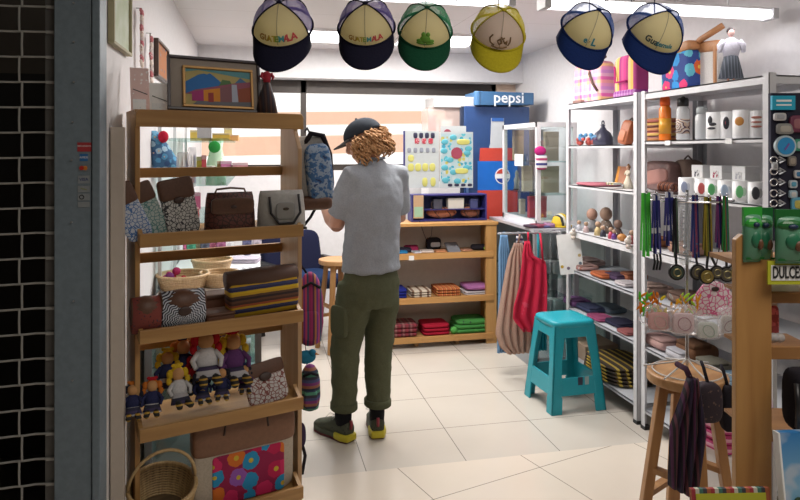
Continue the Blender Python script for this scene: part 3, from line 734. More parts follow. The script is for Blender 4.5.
# ---- things hanging at the right side of the rack
u, z = rpx(298, 136, -.02)
def hang(px, py, d): return pD(px, py, d)
p = pD(313, 205, 2.78)
k = 1/ppm(p)
bp = thing('backpack', 'small grey backpack with blue ikat front hanging at the rack top', 'backpack', p, R(12))
H_ = 70*k; W_ = 35*k
MB().pillow((0, .02, H_*.5), (W_*.5, .05, H_*.5), .5, .55, rot=(0, R(-5), 0), seg=28).put('body', cloth('grey_canvas', (.36, .36, .36)), bp, smooth=True)
IK = mottle('blue_ikat', [(.02, .04, .12), (.05, .14, .32), (.28, .36, .48), (.03, .07, .2)], 48, detail=3)
MB().pillow((W_*.12, -.02, H_*.46), (W_*.40, .03, H_*.42), .5, .5, rot=(0, R(-6), R(8)), seg=28).put('front_pocket', IK, bp, smooth=True)
MB().tube([(-W_*.30, -.01, H_*.84), (-W_*.1, -.02, H_*1.02), (W_*.25, -.02, H_*.99), (W_*.48, -.01, H_*.72), (W_*.56, .0, H_*.3), (W_*.48, 0, H_*.02)], .012).put('binding', BLACKC, bp, smooth=True)
MB().pillow((0, 0, .01), (W_*.52, .05, .03), .4, .5).put('base', LEATHER, bp, smooth=True)
MB().tube([(W_*.2, .03, .0), (-.01, .0, -.05), (-W_*.35, 0, -.10), (-W_*.5, 0, -.12), (-W_*.62, .0, -.07)], .006).put('strap', BLACKC, bp, smooth=True)
MB().tube([(-W_*.42, -.02, H_*.6), (-W_*.52, -.03, H_*.2), (-W_*.42, -.02, -.03)], .005).put('strap', BLACKC, bp, smooth=True)
MB().tube([(0, .03, H_), (-.02, .02, H_+.03), (-.035, .0, H_+.012)], .004).put('hanging_loop', BLACKC, bp, smooth=True)
def stripey_bag(label, px, pyb, wpx, hpx, d, mat, rz=0):
    p = pD(px, pyb, d); k = 1/ppm(p); W, H = wpx*k, hpx*k
    t = thing('woven_bag', label, 'bag', p, rz)
    MB().loft([((0, 0, z*H), (W*.5*a, 0, 0), (0, .045*a, 0)) for z, a in ((0, .35), (.05, .8), (.3, 1), (.65, .95), (.85, .75), (.96, .45), (1, .15))], 22).put('body', mat, t, smooth=True)
    MB().tube([(-W*.33, -.03, H*.8), (0, -.045, H*.88), (W*.35, -.03, H*.8)], .006).put('drawstring', BLACKC, t, smooth=True)
    MB().pillow((0, -.035, H*.3), (W*.32, .02, H*.2), .5, .5).put('pocket', mat, t, smooth=True)
    MB().tube([(-W*.1, .02, H*.97), (-W*.45, .03, H*1.15), (-W*.65, .02, H*1.35)], .005).put('strap', BLACKC, t, smooth=True)
    return t
MS = stripes('magenta_stripes', [(.30, .02, .12), (.09, .02, .07), (.42, .17, .06), (.16, .03, .22), (.42, .05, .14), (.03, .06, .13), (.25, .02, .1)], 0, .055)
stripey_bag('magenta and purple striped woven bag hanging beside the middle tray', 310, 345, 27, 73, 2.82, MS)
GS = stripes('dark_green_stripes', [(.03, .03, .05), (.06, .22, .15), (.02, .03, .06), (.25, .10, .06), (.16, .03, .15), (.05, .06, .16)], 2, .07)
stripey_bag('dark green and navy striped woven bag hanging beside the lower tray', 310, 410, 21, 46, 2.82, GS)
p = pD(306, 357, 2.76); kk = 1/ppm(p)
t = thing('bird_ornament', 'blue yarn bird ornament between the two hanging striped bags', 'ornament', p)
MB().sph((0, 0, 0), (10*kk, 7*kk, 6.5*kk)).sph((6*kk, -2*kk, 4*kk), 4.2*kk).put('body', cloth('turquoise_yarn', (.02, .16, .28)), t, smooth=True)
MB().cyl((9*kk, -4*kk, 4*kk), (13*kk, -5*kk, 3*kk), 1.2*kk, .1*kk).put('beak', cloth('orange_yarn', (.5, .18, .03)), t)
MB().tube([(0, 0, 6*kk), (-.005, 0, 14*kk)], .0015).put('string', BLACKC, t)
p = pD(300, 435, 2.76)
t = thing('drawstring_pouch', 'small dark purple pouch with black straps hanging lowest at rack side', 'pouch', p)
MB().pillow((0, 0, 0), (6*kk, .03, 12*kk), .7, .8).put('body', cloth('dark_purple', (.05, .03, .07)), t, smooth=True)
MB().tube([(2*kk, -.01, -8*kk), (5*kk, -.01, -20*kk), (2*kk, -.01, -38*kk)], .007).put('strap', BLACKC, t, smooth=True)
MB().tube([(0, 0, 10*kk), (-3*kk, .01, 40*kk), (-5*kk, .01, 75*kk)], .006).put('strap', BLACKC, t, smooth=True)
# ================================================================ left counter seen through the rack
ALUW = plain('white_aluminium', (.72, .72, .74), .35, .2)
lc = thing('display_counter', 'low glass display counter with white top along the left wall behind the rack', 'counter', (LW+.02, 3.05, 0))
LCX, LCY, LCZ = .50, 1.75, .82
MB().span((0, 0, LCZ-.03), (LCX, LCY, LCZ)).put('top', WHITE, lc, bev=.003)
MB().span((0, 0, 0), (LCX, LCY, .08)).put('plinth', plain('grey_plinth', (.35, .37, .4), .5), lc)
for (x, y) in ((0, 0), (LCX-.03, 0), (0, LCY-.03), (LCX-.03, LCY-.03)):
    MB().span((x, y, .08), (x+.03, y+.03, LCZ-.03)).put('post', plain('grey_alu', (.30, .33, .36), .4, .4), lc)
for z in (.32, .56): MB().span((.01, .01, z), (LCX-.01, LCY-.01, z+.008)).put('glass_shelf', glassy('green_glass', (.75, .86, .84), .12), lc)
MB().span((LCX-.012, .03, .08), (LCX-.006, LCY-.03, LCZ-.03)).put('front_glass', GLASS, lc)
MB().span((.03, .006, .08), (LCX-.03, .012, LCZ-.03)).put('side_glass', GLASS, lc)
MB().span((0, .02, .08), (.006, LCY-.02, LCZ-.03)).put('back_panel', plain('teal_grey', (.35, .42, .43), .6), lc)
def lit(px, py, Z): return pZ(px, py, Z)
def pbox(label, name, cat, loc, w, d, h, mat, rz=0, lid=None, bev=.002, group=None, top=None):
    t = thing(name, label, cat, loc, rz, group)
    MB().span((-w/2, -d/2, 0), (w/2, d/2, h*(.8 if lid else 1))).put('body', mat, t, bev=bev)
    if lid: MB().span((-w/2-.001, -d/2-.001, h*.8), (w/2+.001, d/2+.001, h)).put('lid', lid, t, bev=bev)
    return t
def soft(label, name, cat, loc, w, d, h, mat, rz=0, e=.3, fold=3, trim=None, rot=None):
    t = thing(name, label, cat, loc, rz, rot=rot)
    for i in range(fold):
        MB().pillow((random.uniform(-.003, .003), 0, h*(i+.5)/fold), (w/2, d/2, h/fold*.55), e, .5, seg=20).put('fold', mat, t, smooth=True)
    if trim: MB().span((-w*.1, -d/2-.002, h*.2), (w*.1, -d/2+.01, h*.8)).put('paper_band', trim, t)
    return t
# goods inside the counter, seen between the lower trays
for (px, py, lab, c, sh, w, h) in ((205, 352, 'blue fish-patterned cloth pouch on upper glass shelf of the left counter', (.05, .2, .4), 1, .16, .07),
                           (228, 350, 'pink carton on the upper glass shelf of the left counter', (.6, .2, .25), 1, .09, .05),
                           (262, 350, 'white tray with red edge on the upper glass shelf of the left counter', (.6, .6, .62), 1, .10, .05),
                           (250, 378, 'dark teal carton on the lower glass shelf of the left counter', (.04, .14, .16), 0, .12, .05)):
    p = pZ(px, py, (.328, .568)[sh]); p.x = min(max(p.x, LW+.12), LW+.42); p.y = min(max(p.y, 3.15), 4.6)
    pbox(lab, 'carton', 'box', (p.x, p.y, (.328, .568)[sh]), w, .09, h, plain('c_%d' % px, c, .6), lid=plain('cl_%d' % px, tuple(min(1, x*1.5) for x in c), .6))
# three open baskets on the counter
def open_basket(label, px, py, r, h, sy=1, mat=None, fill=None):
    p = pZ(px, py, LCZ+.002); t = thing('wicker_basket', label, 'basket', (p.x, p.y, LCZ+.002), 0, 'pale baskets on the left counter')
    mt = mat or wood('straw_wicker', (.60, .42, .24), (.42, .27, .13), 2, scale=6); n = 7; m = MB()
    for j in range(n): m.ring((0, 0, h*(j+.5)/n), r*(.82+.18*j/n), h/n*.62, sc=(1, sy))
    m.put('weave', mt, t, smooth=True)
    MB().lathe([(r*.8, 0), (r*.8, .005)], sy=sy).put('bottom', mt, t)
    def cone(u_, v_): a = u_*2*PI; rr = r*(.80+.18*v_); return Vector((rr*math.cos(a), rr*sy*math.sin(a), .004+h*v_))
    MB().sheet(cone, 28, 3, .002).put('inner_wall', mt, t, smooth=True)
    MB().ring((0, 0, h), r, h/n*.8, sc=(1, sy)).put('rim', mt, t, smooth=True)
    return t, p
_, pb = open_basket('oval straw basket holding a pink yarn ornament, leftmost on the left counter', 183, 288, .125, .07)
open_basket('round straw basket, right one of the front pair on the left counter', 219, 285, .095, .065)
open_basket('straw basket partly hidden behind the front pair on the left counter', 212, 272, .11, .07)
t = thing('yarn_ornament', 'pink and purple yarn ornament lying in the leftmost straw basket', 'ornament', (pb.x-.04, pb.y, LCZ+.05))
for i in range(7): MB().sph((random.uniform(-.05, .05), random.uniform(-.04, .04), random.uniform(0, .04)), random.uniform(.012, .022)).put('pompom', [cloth('pink_yarn', (.5, .05, .16)), cloth('purple_yarn', (.22, .05, .2)), cloth('red_yarn', (.4, .03, .05))][i % 3], t, smooth=True)
for (px, py, lab, m_, w, d, h, rz) in ((258, 275, 'white and grey folded textile on the right part of the left counter', stripes('grey_white_fold', [(.7, .7, .72), (.4, .4, .45)], 0, .04), .2, .16, .035, .2),
                                  (245, 262, 'pale lilac folded textile farther back on the left counter', cloth('lilac_cloth', (.55, .5, .6)), .18, .14, .03, -.2)):
    p = pZ(px, py, LCZ); soft(lab, 'folded_textile', 'textile', (min(p.x, LW+.44), min(p.y, 4.65), LCZ+.001), w, d, h, m_, rz)
# wall shelves of glass above the counter
sh = thing('wall_shelf', 'tall open stand with green glass shelves against the left wall behind the rack', 'shelf unit', (LW+.012, 3.5, LCZ))
SHZ = [1.125-LCZ, 1.345-LCZ, 1.58-LCZ]
for y in (0, .62, 1.25):
    MB().span((0, y, 0), (.018, y+.018, 1.85-LCZ)).put('upright', ALUW, sh)
for z in SHZ: MB().span((.0, -.02, z-.008), (.34, 1.28, z)).put('glass_shelf', glassy('green_glass'), sh)
def onsh(px, py, i, x=None):
    if px > 190: q = pY(px, py, 4.55+.04*(px % 3)); return Vector((min(max(q.x, LW+.06), LW+.33), q.y, SHZ[i]+LCZ+.001))
    Z = SHZ[i]+LCZ; p = pX(px, py, LW+.18 if x is None else x); return Vector((p.x, min(max(p.y, 3.5), 4.72), Z+.001))
items = [(196, 2, .07, .07, (.6, .42, .08), 'golden yellow carton at left of the upper glass shelf'), (228, 2, .05, .09, (.62, .5, .2), 'tall pale yellow carton on the upper glass shelf'),
         (226, 1, .07, .10, (.5, .15, .3), 'magenta woven pouch on the middle glass shelf'), (210, 1, .05, .07, (.65, .6, .5), 'cream small carton on the middle glass shelf'), (196, 0, .05, .11, (.55, .1, .2), 'pinkish red carton on the lowest glass shelf'),
         (178, 0, .06, .10, (.6, .1, .1), 'red and white carton standing on the lowest glass wall shelf'),
         (190, 0, .05, .09, (.6, .62, .6), 'white carton on the lowest glass wall shelf'),
         (220, 0, .05, .08, (.05, .07, .25), 'navy jar-shaped box on the lowest glass wall shelf'),
         (229, 0, .05, .07, (.6, .45, .05), 'yellow labelled box beside the navy one on the lowest glass shelf'),
         (238, 0, .06, .08, (.05, .05, .07), 'black box at the right end of the lowest glass wall shelf'),
         (199, 1, .06, .13, (.6, .42, .05), 'yellow carton on the middle glass wall shelf'),
         (204, 1, .03, .14, (.5, .05, .06), 'narrow red carton behind the yellow one on middle glass shelf'),
         (232, 1, .08, .06, (.45, .12, .2), 'crimson woven pouch on the middle glass wall shelf'),
         (246, 1, .08, .04, (.5, .45, .5), 'low pale lilac box at the far end of the middle glass shelf'),
         (205, 2, .10, .05, (.45, .25, .08), 'orange brown carton on the upper glass wall shelf'),
         (222, 2, .12, .05, (.55, .35, .05), 'yellow carton on the upper glass wall shelf'),
         (237, 2, .10, .04, (.6, .3, .1), 'orange carton at the far end of the upper glass wall shelf')]
for (px, i, w, h, c, lab) in items:
    p = onsh(px, 190, i); lc_ = plain('it_%d_%d' % (px, i), c, .6)
    pbox(lab, 'carton', 'box', p, w, .07, h, lc_, lid=plain('itl_%d_%d' % (px, i), tuple(min(.8, x*.6+.2) for x in c), .6), rz=random.uniform(-.3, .3))
# blue flowered bag and clear packs and green bag hanging in the upper gap
p = pD(161, 171, 3.25); k = 1/ppm(p)
t = thing('flowered_bag', 'blue flowered cloth bag with a red bow hanging behind the rack', 'bag', p, R(20))
BF = floral('blue_flowers', (.05, .15, .3), [(.1, .35, .6), (.35, .55, .7), (.04, .1, .25), (.15, .4, .6)], 34, .5, (.7, .5, .3))
MB().loft([((5*k, 0, 0), (13*k, 0, 0), (0, .05, 0)), ((2*k, 0, 12*k), (14*k, 0, 0), (0, .06, 0)), ((-5*k, 0, 26*k), (12*k, 0, 0), (0, .05, 0)), ((-10*k, 0, 40*k), (6*k, 0, 0), (0, .03, 0))], 22).put('body', BF, t, smooth=True)
MB().sph((0*k, -.05, 34*k), (5*k, .02, 6*k)).put('bow', cloth('red_bow', (.5, .02, .05)), t, smooth=True)
MB().tube([(-10*k, 0, 38*k), (-8*k, .0, 52*k)], .003).put('strap', cloth('red_bow', (.5, .02, .05)), t)
for (px, w, c, lab) in ((183, 12, (.6, .6, .62), 'clear plastic pack with white goods hanging behind the rack'), (192, 8, (.6, .2, .08), 'orange and red pack hanging beside the clear one behind the rack')):
    p = pX(px, 150, LW+.2); kk = 1/ppm(p); h = 34*kk
    h = 40*kk; t = thing('hanging_pack', lab, 'pack', (p.x, min(p.y, 4.28+(px-183)*.012), 1.346), R(15))
    MB().pillow((0, 0, h/2), (w*kk/2, .02, h/2), .3, .3).put('film', sheer('clear_film%d' % px, (.85, .87, .9), .35, .1), t, smooth=True)
    for i in range(4): MB().span((-w*kk*.35+i*w*kk*.2, -.008, h*.1), (-w*kk*.35+i*w*kk*.2+w*kk*.12, .008, h*(.5+.3*(i % 2)))).put('content', plain('cont%d_%d' % (px, i), [c, (.7, .7, .7), (.5, .05, .06), (.2, .3, .6)][i], .6), t)
p = pY(216, 185, 4.80); kk = 1/ppm(p)
t = thing('gift_bag', 'pale green sheer gift bag with green ribbon hanging at the glass shelves', 'bag', (p.x, p.y, p.z), R(10))
MB().loft([((0, 0, 0), (10*kk, 0, 0), (0, .05, 0)), ((0, 0, 20*kk), (9.5*kk, 0, 0), (0, .05, 0)), ((0, 0, 36*kk), (6*kk, 0, 0), (0, .03, 0)), ((0, 0, 48*kk), (8*kk, 0, 0), (0, .03, 0))], 18).put('body', mottle('pale_green_gauze', [(.42, .68, .42), (.6, .78, .6), (.3, .58, .32)], 30), t, smooth=True)
MB().sph((-2*kk, -.03, 38*kk), (6*kk, .02, 6*kk)).put('ribbon', cloth('green_ribbon', (.05, .35, .08)), t, smooth=True)

# ================================================================ blue chair and stools
ch = thing('armchair', 'dark blue upholstered chair by the back wall left of the man', 'chair', pZ(304, 336, 0), R(25))
NB = cloth('navy_upholstery', (.012, .014, .04)); NB2 = cloth('blue_piping', (.012, .03, .09))
MB().pillow((0, 0, .46), (.27, .26, .06), .3, .5).put('seat', NB2, ch, smooth=True)
MB().pillow((0, .22, .64), (.27, .05, .20), .3, .4, rot=(R(-12), 0, 0)).put('backrest', NB, ch, smooth=True)
for s in (-1, 1):
    MB().bar((s*.29, -.2, .60), (s*.29, .22, .60), .05, .03).put('armrest', BLACK, ch, bev=.005)
    for y in (-.2, .2): MB().bar((s*.27, y, 0), (s*.29, y, .59), .03, .03).put('leg', BLACK, ch)
def wood_stool(label, loc, rz, hh, r, mat, smat, lw=.04, spread=1.0):
    t = thing('wooden_stool', label, 'stool', loc, rz)
    MB().cyl((0, 0, hh-.035), (0, 0, hh), r, seg=40).put('seat', smat, t, bev=.006)
    L = []
    for i in range(4):
        a = R(45+90*i); tp = Vector((r*.60*math.cos(a), r*.60*math.sin(a), hh-.035)); bt = Vector((r*1.12*spread*math.cos(a), r*1.12*spread*math.sin(a), 0))
        L.append((tp, bt)); MB().bar(bt, tp, lw, lw*.75, up=(math.cos(a), math.sin(a), 0)).put('leg', mat, t, bev=.004)
    for i, f in ((0, .62), (1, .48), (2, .62), (3, .48)):
        a, b = L[i], L[(i+1) % 4]
        MB().bar(a[0].lerp(a[1], f), b[0].lerp(b[1], f), .03, .02).put('stretcher', mat, t)
    for i in (0, 1): MB().bar(L[i][0]-Vector((0, 0, .025)), L[i+2][0]-Vector((0, 0, .025)), .035, .03).put('apron', mat, t)
    return t
SW = wood('stool_wood', (.42, .22, .08), (.30, .14, .05), 2); SWT = wood('stool_top_wood', (.50, .28, .12), (.40, .2, .08), 0)
wood_stool('round wooden stool by the blue chair, half hidden behind the man', pZ(337, 349, 0), R(20), .69, .14, SW, SWT)

# ================================================================ back shelf of honey wood
BX0, BX1, BY0, BY1 = .86, 1.845, 4.92, 5.24
HW = wood('honey_wood', (.60, .32, .11), (.48, .24, .075), 0); HWV = wood('honey_wood_upright', (.60, .33, .12), (.48, .25, .08), 2)
HWI = wood('inner_honey_wood', (.5, .28, .11), (.42, .22, .08), 0)
bs = thing('bookcase', 'low honey-coloured wooden shelf unit against the back of the shop', 'shelf unit', (BX0, BY0, 0))
bw, bd = BX1-BX0, BY1-BY0
BZ = [.075, .375, .715, .955]
for x in (0, bw-.085):
    MB().span((x, 0, 0), (x+.085, .04, BZ[3])).put('side_post', HWV, bs, bev=.002)
    MB().span((x+(.0 if x == 0 else .06), .04, 0), (x+(.025 if x == 0 else .085), bd, BZ[3])).put('side_panel', HWV, bs)
for i, z in enumerate(BZ):
    s = MB().span((.02, 0.002, z-.02), (bw-.02, bd, z)).put('shelf_board', HWI, bs)
    if i < 3: MB().span((.02, -.012, z-.035), (bw-.03, .004, z+.012)).put('front_lip', HW, s, bev=.002)
    else: MB().span((-.01, -.012, z-.022), (bw+.01, .01, z+.002)).put('top_edge', HW, s, bev=.002)
MB().span((.02, bd-.01, .06), (bw-.02, bd, BZ[3]-.02)).put('back_panel', plain('cream_panel', (.66, .60, .53), .7), bs)
for x in (.33, .66): MB().span((x, .04, 0), (x+.03, .3, .055)).put('foot', HWI, bs)
def bsx(px, z, y=BY0+.1): return pY(px, 200, y).x
# tier 1: phone pouches, wallets
row = [(402, 10, .10, (.03, .25, .55), 'small bright blue wallet on the top tier of the honey shelf', 0, .02),
       (404, 14, .16, (.03, .03, .05), 'black wallet lying behind the bright blue one on the honey shelf', 0, .035),
       (416, 8, .09, (.6, .6, .68), 'pale lilac card holder on the top tier of the honey shelf', .1, .015),
       (411, 14, .20, (.5, .05, .15), 'crimson pouch at the back of the honey shelf top tier', 0, .045),
       (427, 14, .10, (.70, .60, .55), 'cream wallet with pink edge on the top tier of the honey shelf', -.2, .02),
       (440, 12, .11, (.62, .28, .14), 'orange wallet between cream one and grey case on honey shelf', 0, .015),
       (465, 12, .13, (.55, .28, .18), 'light orange wallet right of the grey case on honey shelf', .2, .012)]
for (px, w, yo, c, lab, rz, h) in row:
    x = pY(px, 250, BY0+yo).x; kk = 5.1/660
    t = thing('wallet', lab, 'wallet', (x, BY0+yo, BZ[2]+.001), rz)
    MB().pillow((0, 0, h/2), (w*kk/2, .05, h/2), .25, .5).put('body', cloth('w_%d' % px, c), t, smooth=True)
    MB().pillow((0, -.015, h), (w*kk/2*.9, .03, .004), .25, .5).put('flap', cloth('wf_%d' % px, tuple(x_*.6 for x_ in c)), t, smooth=True)
x = pY(453, 250, BY0+.12).x
t = thing('tablet_case', 'grey flat case leaning up in the middle of the honey shelf top tier', 'case', (x, BY0+.1, BZ[2]+.003)); t.rotation_euler = (R(38), 0, R(8))
MB().span((-.055, -.06, 0), (.055, .09, .012)).put('body', plain('slate_grey', (.13, .14, .16), .5), t, bev=.004)
MB().span((-.048, -.05, .012), (.048, .08, .014)).put('screen', plain('slate_face', (.2, .21, .24), .3), t)
x = pY(434, 250, BY0+.2).x
t = thing('belt_pouch', 'black and white pouch standing at the back of the honey shelf top tier', 'pouch', (x, BY0+.22, BZ[2]+.001))
MB().pillow((0, 0, .05), (.06, .03, .05), .3, .5).put('body', BLACKC, t, smooth=True)
MB().pillow((.01, -.02, .045), (.04, .015, .02), .3, .5).put('front_pocket', cloth('pouch_white', (.6, .6, .62)), t, smooth=True)
x = pY(481, 250, BY0+.12).x
t = thing('sunglasses_case', 'black zip case with green tag at the right end of honey shelf top tier', 'case', (x, BY0+.15, BZ[2]+.001), R(-15))
MB().pillow((0, 0, .022), (.075, .05, .022), .5, .6).put('body', BLACKC, t, smooth=True)
MB().box((.04, -.052, .02), (.025, .004, .018)).put('tag', plain('green_tag', (.3, .5, .05), .5), t)
x = pY(411, 250, BY0).x
t = tag(MB().span((-.02, -.004, -.012), (.02, 0, .022)).put('price_tag', PAPER, None, (x, BY0-.0125, BZ[2]-.025)), 'small white price tag on the edge of the honey shelf top tier', 'price tag')
# tier 2 textiles
def bst(px, w, tier, lab, m_, h, d=.22, fold=3, rz=0, trim=None):
    x = pY(px, 250, BY0+.13).x; soft(lab, 'folded_textile', 'textile', (x, BY0+.14, BZ[tier]+.002), w*5.1/660, d, h, m_, rz, fold=fold, trim=trim)
bst(398, 15, 1, 'royal blue folded textile on the middle tier of the honey shelf', cloth('royal_blue', (.02, .03, .25)), .07)
bst(419, 22, 1, 'cream and brown striped folded textile on the middle tier', stripes('cream_brown', [(.62, .55, .45), (.62, .55, .45), (.2, .12, .08)], 0, .06), .055)
bst(446, 26, 1, 'rust orange striped folded textile on the middle tier', stripes('rust_stripes', [(.45, .10, .03), (.62, .3, .1), (.35, .06, .03), (.5, .16, .04)], 0, .035), .065)
bst(475, 26, 1, 'mauve folded textile over white one at right of middle tier', cloth('mauve', (.42, .16, .38)), .035, fold=1)
x = pY(479, 250, BY0+.13).x
bst(474, 27, 1, 'purple-edged white folded textile under the mauve one, middle tier', cloth('offwhite_cloth', (.62, .58, .6)), .03, fold=2)
bpy.context.view_layer.update()
for o in COL.objects:
    if o.get('label', '').startswith('mauve folded'): o.location.z += .036
# tier 3
bst(402, 28, 0, 'dark red plaid folded textile on the bottom tier of the honey shelf', plaid('red_plaid', [(.16, .02, .03), (.3, .03, .05), (.05, .02, .03), (.35, .2, .18)], (0, 1), .06), .10)
bst(434, 28, 0, 'plain bright red folded textile on the bottom tier', cloth('bright_red', (.42, .015, .04)), .085)
x = pY(469, 250, BY0+.13).x
t = thing('packed_textile', 'green textile in a clear bag tied at the ends, right of bottom tier', 'textile', (x, BY0+.14, BZ[0]+.002))
for i in range(3): MB().pillow((0, 0, .018+.034*i), (.15-.01*i, .11, .022), .35, .6).put('fold', mottle('green_print', [(.02, .08, .03), (.05, .26, .05), (.08, .33, .06)], 25), t, smooth=True)
for s in (-1, 1): MB().sph((s*.15, -.09, .03), (.03, .02, .03)).put('tied_corner', cloth('lime_corner', (.12, .45, .1)), t, smooth=True)

# ================================================================ sticker boards on the honey shelf
Yb = BY0+.17
def board(label, px0, px1, yt, yb, Y, mk, name='sticker_board', rz=0):
    a = pY(px0, yb, Y); b = pY(px1, yt, Y); w = b.x-a.x; h = b.z-a.z
    t = thing(name, label, 'display board', ((a.x+b.x)/2, Y, a.z), rz)
    MB().span((-w/2, 0, 0), (w/2, .012, h)).put('board', plain('board_white', (.56, .60, .61), .5), t)
    mk(t, w, h); return t, w, h
def mk1(t, w, h):
    for i in range(4): MB().pillow((-w*.2+i*w*.17, -.004, h*.92), (w*.06, .004, h*.05), .6, .6).put('sticker', plain('dk_sticker', (.03, .03, .07), .4), t)
    for i in range(3): MB().pillow((-w*.15+i*w*.2, -.004, h*.82), (w*.07, .004, h*.05), .6, .6).put('sticker', mottle('red_white_sticker', [(.7, .7, .7), (.5, .05, .08), (.75, .75, .75)], 90), t)
    for i in range(5): MB().pillow((-w*.38+i*w*.18, -.004, h*.66), (w*.055, .004, h*.045), .6, .6).put('sticker', plain('grey_sticker', (.28, .30, .36), .4), t)
    yl = plain('yellow_sticker', (.60, .58, .16), .5)
    for i in range(4): MB().pillow((-w*.33+i*w*.21, -.004, h*.36), (w*.09, .004, h*.07), .8, .8).put('sticker', yl, t, smooth=True)
    MB().pillow((-w*.33, -.004, h*.52), (w*.09, .004, h*.06), .8, .8).put('sticker', yl, t)
    for i in range(2): MB().pillow((w*.08+i*w*.24, -.004, h*.10), (w*.08, .004, h*.08), .8, .8).put('sticker', yl, t, smooth=True)
    MB().span((-w/2-.012, -.004, -.02), (-w/2, .014, h)).put('blue_edge', plain('navy_edge', (.03, .03, .18), .5), t)
board('sticker board with rows of yellow stickers above the honey shelf, left one', 405, 439, 131, 188, Yb, mk1)
def mk2(t, w, h):
    MB().span((-w*.47, -.0015, h*.08), (w*.47, 0, h*.97)).put('printed_sheet', floral('teal_blobs', (.42, .56, .60), [(.05, .35, .5), (.5, .6, .62), (.1, .45, .55), (.55, .5, .12)], 28, .5, (.7, .75, .75)), t)
    tl = plain('teal_sticker', (.10, .42, .52), .5); yl = plain('yellow_sticker')
    for (x, z) in ((-.36, .82), (-.1, .9), (-.38, .66), (.32, .62), (-.2, .5), (-.36, .36), (.3, .36), (-.1, .28), (-.34, .14), (.02, .12), (.36, .7)):
        MB().sph((x*w, -.003, z*h), (w*.11, .004, h*.05)).put('sticker', tl, t, smooth=True)
    for (x, z) in ((.2, .82), (.15, .3)): MB().pillow((x*w, -.005, z*h), (w*.2, .004, h*.05), .7, .7).put('sticker', yl, t, smooth=True)
    MB().cyl((0, -.008, h*.62), (0, -.001, h*.62), w*.17, seg=24).put('round_badge', plain('maroon_badge', (.35, .06, .10), .4), t)
    for i in range(4): MB().pillow((-w*.2+i*w*.2, -.004, h*.05), (w*.07, .004, h*.025), .7, .7).put('sticker', plain('dk_sticker'), t)
board('sticker board of teal shapes with a maroon round badge, right one', 440, 473, 132, 188, Yb-.02, mk2)
def mk3(t, w, h):
    MB().cyl((-w*.25, -.006, h*.55), (-w*.25, -.001, h*.55), w*.15, seg=24).put('round_badge', plain('maroon_badge'), t)
    MB().span((w*.05, -.003, h*.2), (w*.42, -.001, h*.5)).put('label', plain('sky_label', (.3, .45, .62), .5), t)
board('low white header card with round maroon badge above the teal sticker board', 441, 466, 126, 142, Yb+.03, mk3, 'header_card')
# blue and wooden open display box below the boards
a = pY(411, 216, Yb-.04); b = pY(486, 188, Yb-.04)
t = thing('display_box', 'blue-edged open display box with brown round plates on the honey shelf top', 'display box', ((a.x+b.x)/2, Yb-.04, BZ[3]+.003)); w = b.x-a.x; h = .2
NE = plain('navy_edge')
MB().span((-w/2, -.02, 0), (w/2, .12, .012)).put('base', NE, t)
for x in (-w/2, w/2-.012): MB().span((x, -.02, .012), (x+.012, .12, h)).put('side', NE, t)
MB().span((-w/2, -.02, h), (w/2, .12, h+.01)).put('top', NE, t)
MB().span((-w/2, .11, .012), (w/2, .12, h)).put('back', plain('deep_blue', (.04, .05, .16), .6), t)
MB().span((-w/2+.012, .0, .085), (w/2-.012, .11, .092)).put('shelf', NE, t)
for i, (x, c, ww) in enumerate(((-.02, (.30, .10, .05), .26), (.22, (.20, .07, .04), .17))):
    q = thing('carved_plate', ['large carved red-brown oval plate in the blue display box', 'smaller carved brown oval plate at the right in the blue display box'][i], 'plate', (t.location.x+x-.03, Yb-.03, t.location.z+.013))
    MB().sph((0, .03, .05), (ww/2, .015, .045)).put('body', mottle('carved_%d' % i, [(.05, .02, .015), c, (.42, .2, .1)], 50), q, smooth=True)
    MB().ring((0, .018, .05), 1, .004, (0, 1, 0), sc=(.042, ww/2*.9)).put('rim', DLEATHER, q, smooth=True)
for i, (px, c, w_, h_) in enumerate(((455, (.62, .60, .56), 17, 11), (437, (.06, .06, .09), 9, 10), (473, (.05, .06, .18), 8, 10))):
    p = pY(px, 200, Yb+.0)
    pbox(['cream small box on the upper level of the blue display box', 'black small box on the upper level of the blue display box', 'navy small box on the upper level of the blue display box'][i], 'small_box', 'box', (p.x, Yb+.0, BZ[3]+.003+.093), w_*5.1/660, .06, h_*5.1/660, plain('sb_%d' % i, c, .6), lid=plain('sbl_%d' % i, tuple(x*.7 for x in c), .6))
p = pY(419, 210, Yb-.09)
t = thing('tag_card', 'brown and green tag card hanging at the left of the blue display box', 'card', (p.x, Yb-.075, BZ[3]+.03))
MB().span((-.04, 0, 0), (.04, .004, .18)).put('card', plain('kraft', (.5, .33, .2), .8), t)
MB().span((-.035, -.002, .01), (.035, 0, .09)).put('green_print', plain('mint_print', (.3, .5, .36), .7), t)
MB().tube([(0, 0, .0), (.03, -.01, -.09), (.06, -.01, -.17), (.1, -.01, -.14), (.11, -.01, -.04)], .0022).put('cord', BLACK, t)

